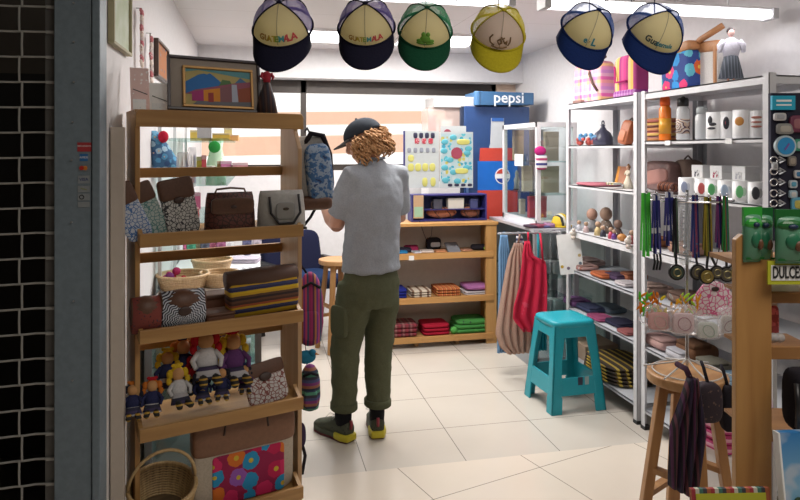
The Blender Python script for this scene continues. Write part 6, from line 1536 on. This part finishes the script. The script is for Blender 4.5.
lanyard('navy and multicoloured cord with dull medallion in the right half', 696, 195, 258, 8, [LN, mottle('multi_cord', [(.02, .02, .05), (.2, .03, .08), (.05, .15, .25)], 90)], .0, 3, ('medal', [(1, 14, 8, MF3)]))
lanyard('mustard and olive cords with golden medallion', 709, 197, 256, 10, [cloth('mustard', (.28, .22, .03)), cloth('olive', (.14, .15, .03)), LK], -.01, 4, ('medal', [(-3, 20, 8, MF2), (7, 16, 7, MF3)]))
lanyard('purple and navy cords right of the mustard ones', 720, 196, 248, 7, [cloth('purple_cord', (.13, .03, .12)), LN], .0, 3)
lanyard('green and brown cords with silver medallions, rightmost on the carousel', 727, 196, 256, 8, [cloth('green_cord', (.03, .2, .05)), cloth('brown_cord', (.16, .08, .03)), cloth('teal_cord', (.03, .1, .13))], -.01, 4, ('medal', [(-1, 18, 8, MF3), (6, 16, 8, MF4)]))
p = pD(685, 205, 2.36); kk = 1/ppm(p)
t = thing('hanging_pack', 'clear plastic pack with silver beads hanging at the carousel centre', 'pack', p, -PHI)
MB().pillow((0, 0, -30*kk), (6*kk, .008, 30*kk), .3, .3).put('film', sheer('clear_film_b', (.75, .8, .82), .3, .1), t, smooth=True)
for i in range(8): MB().sph((0, 0, -(6+6*i)*kk), 2.2*kk).put('bead', plain('silver_bead', (.5, .5, .52), .25, .7), t, smooth=True)
# colourful strings on the lower ring
for (px, cA, cB, lab) in ((647, (.1, .55, .04), (.7, .22, .02), 'green and orange yarn string at the left of the lower ring'), (659, (.7, .2, .02), (.65, .5, .03), 'orange and yellow yarn string on the lower ring'), (679, (.6, .6, .62), (.7, .35, .03), 'white and orange yarn string at the middle of the lower ring'), (690, (.35, .6, .05), (.7, .3, .02), 'lime and orange yarn string right of the middle')):
    p = pD(px, 300, 2.30); kk = 1/ppm(p); t = thing('yarn_string', lab, 'yarn string', p, -PHI, 'yarn strings on the lower ring')
    for i in range(18): MB().sph((random.uniform(-8, 8)*kk, random.uniform(-.015, .015), random.uniform(-14, 5)*kk), (random.uniform(.9, 1.6)*kk, .004, random.uniform(3, 6)*kk), rot=(0, random.uniform(-1, 1), 0)).put('tuft', cloth('tuft_%s' % str(cA if i % 2 else cB), cA if i % 2 else cB), t, smooth=True)
p = pD(648, 315, 2.32); kk = 1/ppm(p)
# clear pouches on the lower ring
for (px, py, w, h, c, c2, lab, dd) in ((659, 318, 27, 26, (.62, .26, .24), (.55, .38, .3), 'clear pouch with salmon pink purse inside, leftmost on the lower ring', 2.27),
                               (683, 320, 27, 30, (.62, .45, .48), (.35, .12, .18), 'clear pouch with lilac purse and red trim, middle of lower ring', 2.24),
                               (707, 327, 26, 24, (.55, .60, .56), (.25, .38, .30), 'clear pouch with pale green purse, right of the middle on lower ring', 2.25),
                               (728, 322, 18, 30, (.45, .42, .4), (.2, .1, .12), 'clear pouch with grey purse, rightmost on the lower ring', 2.34)):
    p = pD(px, py, dd); kk = 1/ppm(p); t = thing('clear_pouch', lab, 'pouch', p, -PHI)
    MB().pillow((0, 0, 0), (w*kk/2, .022, h*kk/2), .35, .4).put('film', sheer('pouch_film', (.75, .72, .74), .28, .1), t, smooth=True)
    MB().pillow((0, 0, -3*kk), (w*kk*.40, .012, h*kk*.33), .5, .5).put('purse', cloth('cpp_%d' % px, c), t, smooth=True)
    MB().ring((0, -.014, -3*kk), 1, .0016, (0, 1, 0), sc=(h*kk*.2, w*kk*.25)).put('trim', cloth('cpt_%d' % px, c2), t, smooth=True)
    MB().tube([(0, 0, h*kk*.48), (0, .01, h*kk*.48+10*kk)], .0015).put('hook', CHROME, t)
p = pD(714, 300, 2.5); kk = 1/ppm(p); t = thing('purse', 'round pink and white lace purse with brown button behind the carousel', 'purse', p, -PHI)
PKL = lace('pink_white_lace', (.72, .62, .64), (.60, .10, .25), 55)
MB().lathe([(22*kk, -15*kk), (23*kk, -12*kk), (20*kk, 4*kk), (12*kk, 15*kk), (3*kk, 19*kk)], sy=.25).put('body', PKL, t, smooth=True)
MB().sph((-1*kk, -5*kk, 12*kk), (4*kk, 1*kk, 2.4*kk)).put('button', DLEATHER, t, smooth=True)
MB().tube([(0, 0, 18*kk), (-.01, -.03, 30*kk), (-.015, -.08, 60*kk)], .002).put('string', BLACK, t)
# scarf and dark pouches hanging from the stool
p = pD(690, 378, 2.18); kk = 1/ppm(p)
t = thing('scarf', 'dark purple and black striped woven scarf hanging from the front stool', 'scarf', p, -PHI)
SCM = stripes('dark_scarf', [(.02, .015, .03), (.08, .02, .07), (.02, .015, .02), (.12, .04, .06), (.02, .015, .03), (.03, .02, .06)], 0, .035)
def sfn(u, v):
    wv = lerp(8, 36, min(1, v*2.2))*kk if v < .45 else 36*kk*lerp(1, .78, (v-.45)/.55)
    cx = lerp(2, -6, v)*kk
    return Vector((cx+(u-.5)*wv, .012*math.sin(u*4*2*PI+v*2), -v*lerp(108, 122, u)*kk))
MB().sheet(sfn, 40, 24, .005).put('cloth', SCM, t, smooth=True)
MB().tube([(0, .0, 0), (.0, .03, 6*kk), (0, .1, 4*kk)], .01).put('knot', cloth('dark_knot', (.05, .02, .04)), t, smooth=True)
for (px, py, w, h, lab) in ((708, 402, 26, 40, 'black embroidered pouch hanging beside the scarf on the front stool'), (728, 408, 15, 46, 'small plain black pouch hanging right of the embroidered one')):
    p = pD(px, py, 2.26 if px < 720 else 2.3); kk = 1/ppm(p); t = thing('pouch', lab, 'pouch', p, -PHI)
    MB().pillow((0, 0, 0), (w*kk/2, .03, h*kk/2), .5, .6).put('body', mottle('black_embroidery', [(.02, .015, .02), (.03, .02, .03), (.12, .07, .06)], 90) if px < 720 else BLACKC, t, smooth=True)
    MB().tube([(0, 0, h*kk*.45), (-.006, .02, h*kk*.45+.05), (0, .05, h*kk*.45+.06)], .006).put('strap', BLACKC, t, smooth=True)
p = pZ(716, 458, 0)
p = pD(728, 440, 2.75)
t = thing('folded_textile', 'pink and magenta folded textile low behind the front stool', 'textile', (p.x, p.y, .30), R(10))
for i in range(3): MB().pillow((0, 0, .02+.04*i), (.12, .10, .025), .35, .5).put('fold', stripes('pink_fold', [(.5, .06, .22), (.6, .3, .4), (.35, .03, .12)], 2, .04), t, smooth=True)
pbox('white plastic crate under the pink textile behind the front stool', 'crate', 'crate', (p.x, p.y, 0), .20, .22, .298, plain('crate_white', (.6, .58, .58), .5), R(10), lid=plain('crate_lid', (.65, .63, .63), .5))
# ================================================================ caps hung in a row above the front
def cap(label, px, py_tip, wpx, d, tilt, roll, brim_c, mesh_c, panel_c, design, turn=0):
    """crown opens away, brim points down; built crown-up then tipped toward the room's front"""
    k = d/F; Rr = wpx*k/2/1.0; Hc = Rr*.93
    p = pD(px, 28+(py_tip-69)*.72, d)
    t = thing('trucker_cap', label, 'cap', p, group='caps hanging in a row at the shop front')
    t.rotation_mode = 'XYZ'
    M = Matrix.Rotation(-PHI+turn, 4, 'Z') @ Matrix.Rotation(roll, 4, 'Y') @ Matrix.Rotation(tilt, 4, 'X')
    t.rotation_euler = M.to_euler()
    # crown point by azimuth (0 = front, brim side) and height fraction
    def cp(az, f, off=0.0):
        a = f*PI/2; rr = Rr*(math.cos(a)**.88)+off*math.cos(a); z = Hc*(math.sin(a)**.95)+off*math.sin(a)
        x = rr*math.sin(az)*.93; y = -rr*math.cos(az)*1.08
        return Vector((x, y, z))
    edge = R(66)
    fr = lambda u, v: cp((u-.5)*2*edge*(1-.22*v**1.2), min(.999, v*.985))
    fp = MB().sheet(fr, 28, 14, .0025).put('front_panel', panel_c, t, smooth=True)
    def bk(u, v):
        vv = min(.999, v*.985); a0 = edge*(1-.22*v**1.2); az = a0+(2*PI-2*a0)*u
        # opening above the strap at the back
        return cp(az, vv)
    m = MB(); nu, nv = 36, 14
    g = [[m.bm.verts.new(bk(i/nu, j/nv)) for j in range(nv+1)] for i in range(nu+1)]; fs = []
    for i in range(nu):
        for j in range(nv):
            um = abs((i+.5)/nu-.5)*2; vm = (j+.5)/nv
            if vm > .10 and (um/.26)**2+((vm-.10)/.38)**2 < 1: continue
            fs.append(m.bm.faces.new((g[i][j], g[i+1][j], g[i+1][j+1], g[i][j+1])))
    m.put('mesh_back', mesh_c, t, smooth=True)
    # piping along seams
    pm = MB()
    for s in (-1, 1):
        pm.tube([cp(s*edge*(1-.22*(v/12)**1.2), v/12*.985, .002) for v in range(13)], .0022, 6)
        pm.tube([cp(s*R(130), v/12*.985, .002) for v in range(13)], .002, 6)
    pm.put('seam_piping', brim_c, t, smooth=True)
    MB().tube([cp(R(180)+R(360)*i/40-R(180), 0.0, .001)+Vector((0, 0, .003)) for i in range(41)], .0038, 6).put('sweatband', brim_c, t, smooth=True)
    MB().tube([cp(0, v/12*.985, .0022) for v in range(1, 13)], .0009, 5).put('centre_seam', plain('seam_thread', (.35, .32, .25), .8), t, smooth=True)
    MB().sph((0, 0, Hc+.003), (.008, .008, .004)).put('button', brim_c, t, smooth=True)
    L = Rr*.98
    def br(u, v):
        az = (u-.5)*2*R(70); b = cp(az, 0); q = math.cos((u-.5)*PI*.98)**.62
        return Vector((b.x*(1+.02*v), b.y-L*v*q, -.16*Rr*v-abs(b.x)**2/Rr*.25*v))
    MB().sheet(br, 30, 10, .003).put('brim', brim_c, t, smooth=True)
    design(t, cp, Rr, Hc)
    # hanging string to the fixture above
    top = Vector((0, Rr*1.05, .01)); Mi = M.to_3x3().inverted()
    up = Mi @ Vector((0, 0, 1))
    MB().tube([top, top+up*.10, top+up*.22], .0018, 6).put('hanging_string', BLACK, t)
    return t
def on_front(cp, Rr, z0):
    def wrap(co):
        az = co.x/Rr; f = max(0.02, z0+co.y/(Rr*1.6)); v = cp(az, min(.95, f), .0032+co.z); return v
    return wrap
def text_design(parts, size, z0=.2):
    def f(t, cp, Rr, Hc):
        for s, x0, col, sc in parts:
            me_w = on_front(cp, Rr, z0)
            lettering(s, size*Rr*sc, plain('emb_%s' % str(col), col, .6), t, (0, 0, 0), wrap=lambda co, x0=x0: me_w(Vector((co.x+x0*Rr, co.y, co.z))), name='embroidery', bold=.03)
    return f
YE, TEA, REDC, BRN = (.55, .42, .04), (.05, .32, .36), (.55, .06, .08), (.16, .09, .04)
def d1(sz, z0):
    return text_design([('GU', -.46, (.42, .22, .03), 1), ('AT', -.20, YE, 1), ('E', -.03, (.25, .4, .06), 1), ('M', .13, TEA, 1), ('A', .30, REDC, 1.1), ('LA', .48, REDC, 1.2)], sz, z0)
def frog(t, cp, Rr, Hc):
    wf = on_front(cp, Rr, .2)
    def blob(n, c, items):
        m = MB()
        for x, y, rx, ry in items:
            m.sph((x*Rr, y*Rr, 0), (rx*Rr, ry*Rr, .003), 16)
        for v in m.bm.verts: v.co = wf(v.co)
        m.put(n, plain('frog_'+n, c, .5), t, smooth=True)
    blob('embroidery', (.12, .30, .03), [(0, .08, .2, .15), (-.08, .24, .09, .09), (.1, .24, .09, .09), (-.2, 0, .12, .07), (.22, 0, .12, .07), (-.16, -.08, .16, .05), (.18, -.08, .16, .05)])
    blob('embroidery_outline', (.02, .10, .02), [(-.08, .27, .03, .03), (.1, .27, .03, .03), (0, .10, .10, .02), (0, -.11, .3, .02)])
def horns(t, cp, Rr, Hc):
    wf = on_front(cp, Rr, .22)
    c = plain('brown_thread', (.17, .10, .04), .7)
    for pts in ([(-.34, .22), (-.42, .08), (-.36, -.06), (-.2, -.12)], [(-.12, .04), (-.02, .14), (.06, .0), (-.04, -.06), (-.12, .04)], [(.1, .1), (.16, -.02), (.24, .08), (.22, -.06)], [(.38, .2), (.36, .02), (.28, -.1)], [(-.3, -.16), (-.1, -.2), (.12, -.18), (.26, -.14)], [(0, .2), (.06, .12), (.14, .18)]):
        P = []
        for i in range(len(pts)-1):
            for q in range(4): P.append((pts[i][0]+(pts[i+1][0]-pts[i][0])*q/4, pts[i][1]+(pts[i+1][1]-pts[i][1])*q/4))
        P.append(pts[-1])
        MB().tube([wf(Vector((x*Rr, y*Rr, .001))) for x, y in P], .0022, 6).put('embroidery', c, t, smooth=True)
NVY = cloth('cap_navy', (.012, .012, .03)); DGR = cloth('cap_green', (.008, .07, .035)); YLW = cloth('cap_yellow', (.45, .38, .02)); RBL = cloth('cap_royal', (.006, .02, .10))
def thin_cloth(name, col):
    m, nt, b = nodes(name); b.inputs['Base Color'].default_value = (*col, 1); b.inputs['Roughness'].default_value = .9
    t = nt.nodes.new('ShaderNodeBsdfTranslucent'); t.inputs[0].default_value = (*col, 1); mx = nt.nodes.new('ShaderNodeMixShader'); mx.inputs[0].default_value = .5
    o = nt.nodes['Material Output']; nt.links.new(b.outputs[0], mx.inputs[1]); nt.links.new(t.outputs[0], mx.inputs[2]); nt.links.new(mx.outputs[0], o.inputs[0]); return m
PNL = thin_cloth('cap_panel_beige', (.80, .73, .48)); PNG = thin_cloth('cap_panel_grey', (.72, .62, .55))
MPU = sheer('purple_net', (.16, .12, .42), .62, .8); MGR = sheer('green_net', (.03, .33, .15), .62, .8); MYE = sheer('yellow_net', (.75, .65, .03), .6, .8); MBL = sheer('blue_net', (.05, .13, .45), .62, .8)
TI = R(45)
cap('navy-brimmed cap with purple net and rainbow lettering, leftmost of the hanging caps', 283, 69, 63, 1.92, TI, 0, NVY, MPU, PNL, d1(.27, .2))
cap('navy-brimmed cap with purple net and small rainbow lettering, second from left', 366.5, 69, 60, 1.94, TI, R(-1), NVY, MPU, PNL, d1(.22, .18))
cap('dark green cap with green net and frog embroidery', 425, 73, 57, 1.96, TI, R(4), DGR, MGR, PNL, frog)
cap('yellow cap with brown looped embroidery on grey panel', 498, 76, 57, 1.98, TI, R(8), YLW, MYE, PNG, horns)
cap('royal blue cap with small teal embroidery, left of the two blue ones', 586, 74, 57, 2.0, TI, R(22), RBL, MBL, PNL, text_design([('e', -.10, (.02, .25, .38), 1.2), ('L', .22, (.02, .25, .38), 1.5), ('y', .05, (.5, .3, .1), .5)], .25, .2))
cap('royal blue cap with dark and teal script, rightmost of the hanging caps', 653, 77, 60, 2.0, TI, R(22), RBL, MBL, PNL, text_design([('Gua', -.26, (.03, .06, .07), 1.1), ('tem', .12, (.03, .22, .28), .9), ('ala', .42, (.06, .28, .33), .8)], .26, .2))
cb = thing('hanging_rod', 'thin grey rod across the shop front from which the caps hang', 'rod', (0, 0, 0))
a, b_ = pD(230, -22, 2.02), pD(830, -22, 2.10)
MB().cyl(a, b_, .006).put('bar', STEEL, cb)
for q in (a.lerp(b_, .05), a.lerp(b_, .5), a.lerp(b_, .95)): MB().cyl(q, (q.x, q.y, 2.999), .0025, seg=6).put('support_wire', STEEL, cb)
for px in (455, 604, 630):
    q = pD(px, -22, 2.06); t = thing('wire_hook', 'small dark empty wire hook on the rod '+{455: 'between the green and yellow caps', 604: 'right of the teal-embroidered blue cap', 630: 'left of the rightmost blue cap'}[px], 'hook', q)
    MB().tube([(0, 0, .0), (0, 0, -.05), (.004, -.004, -.075), (.012, -.004, -.07)], .0018, 6).put('hook', BLACK, t)

# ================================================================ the man
mroot = Vector((0, 0, 0))
def camp(lat, d): return Vector((lat*CP+d*SP, d*CP-lat*SP, 0))
mc = camp(-.208, 3.49)
man = thing('person', 'man in grey T-shirt, olive trousers and dark cap looking down at his hands', 'person', mc, R(30.7))
def V(*a): return Vector(a)
def ell(cx, cy, z, rx, ry, yaw=0, pitch=0):
    a = V(rx*math.cos(yaw), rx*math.sin(yaw), 0); b = V(-ry*math.sin(yaw), ry*math.cos(yaw), math.tan(pitch)*ry)
    return (V(cx, cy, z), a, b)
SK = plain('fair_skin', (.58, .30, .21), .5)
SH_L, SH_R = V(-.105, -.06, 1.39), V(.193, -.075, 1.395)
EL_L, EL_R = V(-.130, .045, 1.125), V(.275, .0, 1.13)
WR_L, WR_R = V(-.07, .235, 1.23), V(.07, .24, 1.22)
# body: head, neck, arms, hands, ankles in one surface
m = MB()
hc = V(.02, .0, 1.572)      # head centre; bowed forward, facing +Y
hp = R(-24)                    # nod
Hm = Matrix.Translation(hc) @ Matrix.Rotation(R(36), 4, 'Z') @ Matrix.Rotation(hp, 4, 'X')
def hpt(x, y, z): return Hm @ V(x, y, z)
def hsph(c, r):
    q = bmesh.ops.create_uvsphere(m.bm, u_segments=20, v_segments=14, radius=1)
    for v in q['verts']: v.co = Hm @ V(c[0]+v.co.x*r[0], c[1]+v.co.y*r[1], c[2]+v.co.z*r[2])
hsph((0, -.01, .02), (.075, .093, .09)); hsph((0, .03, -.045), (.055, .06, .06)); hsph((0, .055, -.085), (.03, .03, .025))
hsph((0, .096, -.02), (.014, .02, .022)); hsph((0, .09, 0), (.011, .012, .03)); hsph((0, .082, .028), (.045, .016, .014))
hsph((0, .083, -.058), (.022, .012, .006)); hsph((0, .081, -.070), (.018, .011, .006))
for s in (-1, 1): hsph((s*.03, .078, .008), (.013, .009, .009)); hsph((s*.077, -.005, -.01), (.01, .018, .03))
m.loft([(V(.03, -.06, 1.40), V(.075, 0, 0), V(0, .06, 0)), (V(.028, -.045, 1.46), V(.06, 0, 0), V(0, .06, 0)), (V(.025, -.02, 1.53), V(.056, 0, 0), V(0, .06, .0))], 16)
m.loft([(V(.02, -.06, 1.15), V(.13, 0, 0), V(0, .08, 0)), (V(.025, -.065, 1.35), V(.15, 0, 0), V(0, .075, 0)), (V(.02, -.055, 1.41), V(.08, 0, 0), V(0, .06, 0))], 16)
def limb(pts, rs): m.tube(pts, rs, 12)
limb([SH_L+V(.03, 0, 0), SH_L.lerp(EL_L, .5), EL_L], [.05, .047, .040])
limb([EL_L+V(.005, -.015, 0), EL_L.lerp(WR_L, .3), EL_L.lerp(WR_L, .7), WR_L], [.040, .043, .033, .026])
limb([SH_R-V(.03, 0, 0), SH_R.lerp(EL_R, .5), EL_R], [.05, .047, .040])
limb([EL_R+V(-.005, -.015, 0), EL_R.lerp(WR_R, .3), EL_R.lerp(WR_R, .7), WR_R], [.040, .043, .033, .026])
book = V(-.01, .315, 1.255)
for s, wr in ((-1, WR_L), (1, WR_R)):
    tgt = book+V(s*.055, -.005, 0); dirv = (tgt-wr).normalized()
    pc = wr+dirv*.045
    side = dirv.cross(V(0, 0, 1)).normalized()*(-s)      # toward the other hand
    upv = V(0, 0, 1)
    m.loft([(wr, upv*.022, side*.016), (pc, upv*.038, side*.013), (wr+dirv*.085, upv*.038, side*.011)], 12)
    for j, (o, ln) in enumerate(((.030, .058), (.010, .068), (-.010, .064), (-.029, .050))):
        b0 = wr+dirv*.08+upv*o; k1 = b0+dirv*ln*.45-side*.004; k2 = k1+dirv*ln*.22+side*.014; k3 = k2+side*.02-dirv*.002
        limb([b0-dirv*.02, b0, k1, k2, k3], [.009, .0088, .0082, .0075, .0065])
    th0 = wr+dirv*.03+upv*.028; limb([th0, th0+dirv*.028+upv*.016+side*.008, th0+dirv*.055+upv*.010+side*.024], [.012, .0105, .008])
ANK_L, ANK_R = V(-.081, .045, .10), V(.084, -.035, .10)
body = m.put('body', SK, man, remesh=.0055)
# lower legs hidden in the trousers are continued to the ankles by socks
# T-shirt
TS = cloth('grey_marl_cotton', (.335, .36, .40))
m = MB()
m.loft([ell(.035, -.045, .885, .172, .135), ell(.035, -.045, .95, .166, .128), ell(.035, -.05, 1.05, .160, .120), ell(.037, -.058, 1.16, .166, .122, 0), ell(.038, -.065, 1.27, .175, .122), ell(.038, -.07, 1.36, .165, .105), ell(.036, -.068, 1.415, .125, .085), ell(.032, -.062, 1.455, .08, .070), ell(.03, -.056, 1.475, .066, .064)], 28)
def sleeve(S, E, s):
    a = S-V(s*.08, 0, .0); mid = S.lerp(E, .35); end = S.lerp(E, .80)
    m.tube([a, S, mid, end], [.062, .062, .066, .066], 16)
sleeve(SH_L, EL_L, -1); sleeve(SH_R, EL_R, 1)
shirt = m.put('t_shirt', TS, man, remesh=.010)
bm_mat = TS
# folds: a second gentle displacement
tex = bpy.data.textures.new('cloth_folds', 'CLOUDS'); tex.noise_scale = .09
dm = shirt.modifiers.new('folds', 'DISPLACE'); dm.texture = tex; dm.strength = .022; dm.mid_level = .5
MB().tube([V(.03+.068*math.cos(a), -.056+.066*math.sin(a), 1.477) for a in [2*PI*i/24 for i in range(25)]], .006, 8).put('collar', cloth('collar_grey', (.30, .325, .365)), man, smooth=True)
# trousers
OL = cloth('olive_canvas', (.105, .112, .066))
m = MB()
HPL, HPR = V(-.053, -.025, .80), V(.115, -.04, .80)
KN_L, KN_R = V(-.075, .035, .475), V(.112, -.015, .475)
m.loft([ell(.027, -.04, .70, .150, .120), ell(.030, -.045, .80, .168, .130), ell(.033, -.045, .88, .155, .112), ell(.035, -.045, .935, .145, .100)], 28)
for hp_, kn, an in ((HPL, KN_L, ANK_L), (HPR, KN_R, ANK_R)):
    b_ = V(an.x, an.y-.005, .168)
    m.loft([(hp_+V(0, 0, .03), V(.085, 0, 0), V(0, .105, 0)), (hp_.lerp(kn, .35), V(.090, 0, 0), V(0, .105, 0)), (hp_.lerp(kn, .7), V(.082, 0, 0), V(0, .09, 0)), (kn, V(.075, 0, 0), V(0, .08, 0)),
            (kn.lerp(b_, .4), V(.070, 0, 0), V(0, .078, 0)), (kn.lerp(b_, .8), V(.064, 0, 0), V(0, .070, 0)), (b_, V(.064, 0, 0), V(0, .070, 0))], 20)
tr = m.put('trousers', OL, man, remesh=.010)
dm = tr.modifiers.new('folds', 'DISPLACE'); tx2 = bpy.data.textures.new('trouser_folds', 'CLOUDS'); tx2.noise_scale = .07; dm.texture = tx2; dm.strength = .018; dm.mid_level = .5
for an in (ANK_L, ANK_R):
    MB().loft([(V(an.x, an.y-.005, z), V(r_, 0, 0), V(0, r_*1.12, 0)) for z, r_ in ((.160, .064), (.165, .069), (.195, .069), (.199, .063))], 24).put('trouser_cuff', cloth('olive_cuff', (.09, .098, .056)), tr, smooth=True)
MB().pillow((-.143, .0, .64), (.016, .06, .08), .3, .4).put('cargo_pocket', OL, tr, smooth=True)
MB().pillow((-.10, -.165, .80), (.05, .008, .055), .3, .3).put('back_pocket', OL, tr, smooth=True) if False else None
# shoes: dark mesh uppers, yellow soles, socks
def shoe(an, yaw):
    t = Matrix.Translation(V(an.x, an.y, 0)) @ Matrix.Rotation(yaw, 4, 'Z') @ Matrix.Translation(V(0, .03, 0))
    def xf(mb):
        for v in mb.bm.verts: v.co = t @ v.co
        return mb
    m = MB()   # upper: rings from heel (-y) to toe (+y)
    m.loft([((0, -.085, .06), (.022, 0, 0), (0, 0, .025)), ((0, -.078, .062), (.034, 0, 0), (0, 0, .042)), ((0, -.04, .065), (.040, 0, 0), (0, 0, .050)), ((0, .02, .062), (.042, 0, 0), (0, 0, .047)), ((0, .08, .052), (.045, 0, 0), (0, 0, .035)), ((0, .13, .044), (.046, 0, 0), (0, 0, .026)), ((0, .17, .038), (.036, 0, 0), (0, 0, .018)), ((0, .185, .034), (.015, 0, 0), (0, 0, .008))], 20)
    s = xf(m).put('shoe', mottle('shoe_mesh', [(.02, .03, .02), (.06, .065, .04), (.015, .015, .015)], 70), man, smooth=True)
    def outl(k, dz): return [(-.03*k, -.085), (.03*k, -.085), (.042*k, -.05), (.042*k, .04), (.05*k, .11), (.042*k, .165), (.015, .192), (-.02, .19), (-.042*k, .16), (-.048*k, .1), (-.040*k, .03), (-.042*k, -.05)]
    xf(MB().prism(outl(1, 0), .010, .040, 'xy')).put('midsole', plain('sole_dark', (.05, .06, .035), .6), s, bev=.006)
    xf(MB().prism([(-.034, -.098), (.034, -.098), (.047, -.055), (.047, .0), (-.047, .0), (-.047, -.055)], .008, .044, 'xy')).put('heel', plain('sole_yellow', (.55, .46, .02), .5), s, bev=.008)
    xf(MB().prism(outl(1.03, 0), 0, .011, 'xy')).put('outsole', plain('sole_red', (.12, .02, .03), .6), s, bev=.003)
    xf(MB().tube([(0, -.088, .07), (0, -.094, .10), (0, -.09, .115)], .008)).put('heel_loop', plain('loop_red', (.3, .04, .06), .6), s, smooth=True)
    for j in range(4): xf(MB().tube([(-.03, .02+.022*j, .098-.012*j), (0, .025+.022*j, .112-.012*j), (.03, .02+.022*j, .098-.012*j)], .003)).put('lace', plain('lace_grey', (.45, .45, .42), .7), s, smooth=True)
    xf(MB().tube([(0, .02, .11), (-.04, .03, .135), (-.055, .05, .11), (-.02, .035, .11), (.03, .045, .125)], .0018)).put('lace_bow', plain('lace_grey'), s, smooth=True)
    xf(MB().loft([((0, -.03, z), (r_, 0, 0), (0, r_*1.2, 0)) for z, r_ in ((.06, .036), (.10, .040), (.17, .042), (.23, .042))], 18)).put('sock', cloth('black_sock', (.012, .012, .015)), man, smooth=True)
shoe(ANK_L, R(4)); shoe(ANK_R, R(-36))
# hair: curls round the back and sides
HR = mottle('curly_hair', [(.15, .065, .03), (.42, .22, .095), (.66, .42, .23)], 60, detail=4)
m = MB(); rnd = random.Random(3)
m.sph(hpt(0, -.03, -.03), (.08, .085, .085), 18)
for i in range(230):
    a = rnd.uniform(R(160), R(395)); z = rnd.uniform(-.06, .035)
    c0 = (.080*math.cos(a), -.012+.095*math.sin(a), z)
    if c0[1] > .05: continue
    L_ = rnd.uniform(.04, .095); ph = rnd.random()*6; A = rnd.uniform(.006, .011); P = []
    outx, outy = math.cos(a), math.sin(a)
    for q in range(11):
        f = q/10; w_ = hpt(*c0) + (Hm.to_3x3() @ V(outx, outy, 0))*(.006+.034*math.sin(f*2.2)) + V(0, -.012*f, -L_*f)
        P.append(w_+V(A*math.cos(ph+f*11), A*math.sin(ph+f*11), 0))
    m.tube(P, [.0055]*9+[.004, .002], 5)
m.put('hair', HR, man, smooth=True)
# cap
CC = cloth('charcoal_cap', (.035, .042, .055))
m = MB()
def dome(u, v): a = u*2*PI; b = v*PI/2*.995; return hpt(.088*math.cos(a)*math.cos(b), -.008+.108*math.sin(a)*math.cos(b), .028+.088*math.sin(b))
m.sheet(dome, 32, 10, .003); cp_ = m.put('baseball_cap', CC, man, smooth=True)
def brm(u, v): a = R(30)+R(120)*u; q = math.sin(PI*u)**.6; return hpt(.088*math.cos(a), -.008+.108*math.sin(a)+.07*v*q, .03-.012*v-.25*(.088*math.cos(a))**2*2)
MB().sheet(brm, 24, 6, .004).put('cap_brim', plain('charcoal_brim', (.05, .045, .045), .8), cp_, smooth=True)
MB().sph(hpt(0, -.008, .118), .007).put('cap_button', CC, cp_)
# what he holds
hb = thing('booklet', 'pale booklet the man in grey holds open in front of him', 'booklet', mc+Matrix.Rotation(R(30.7), 3, 'Z') @ (book+V(0, .012, .0)), R(30.7))
for s in (-1, 1): MB().box((s*.038, 0, .01), (.075, .006, .12), (R(-20), 0, s*R(8))).put('cover', PAPER, hb)
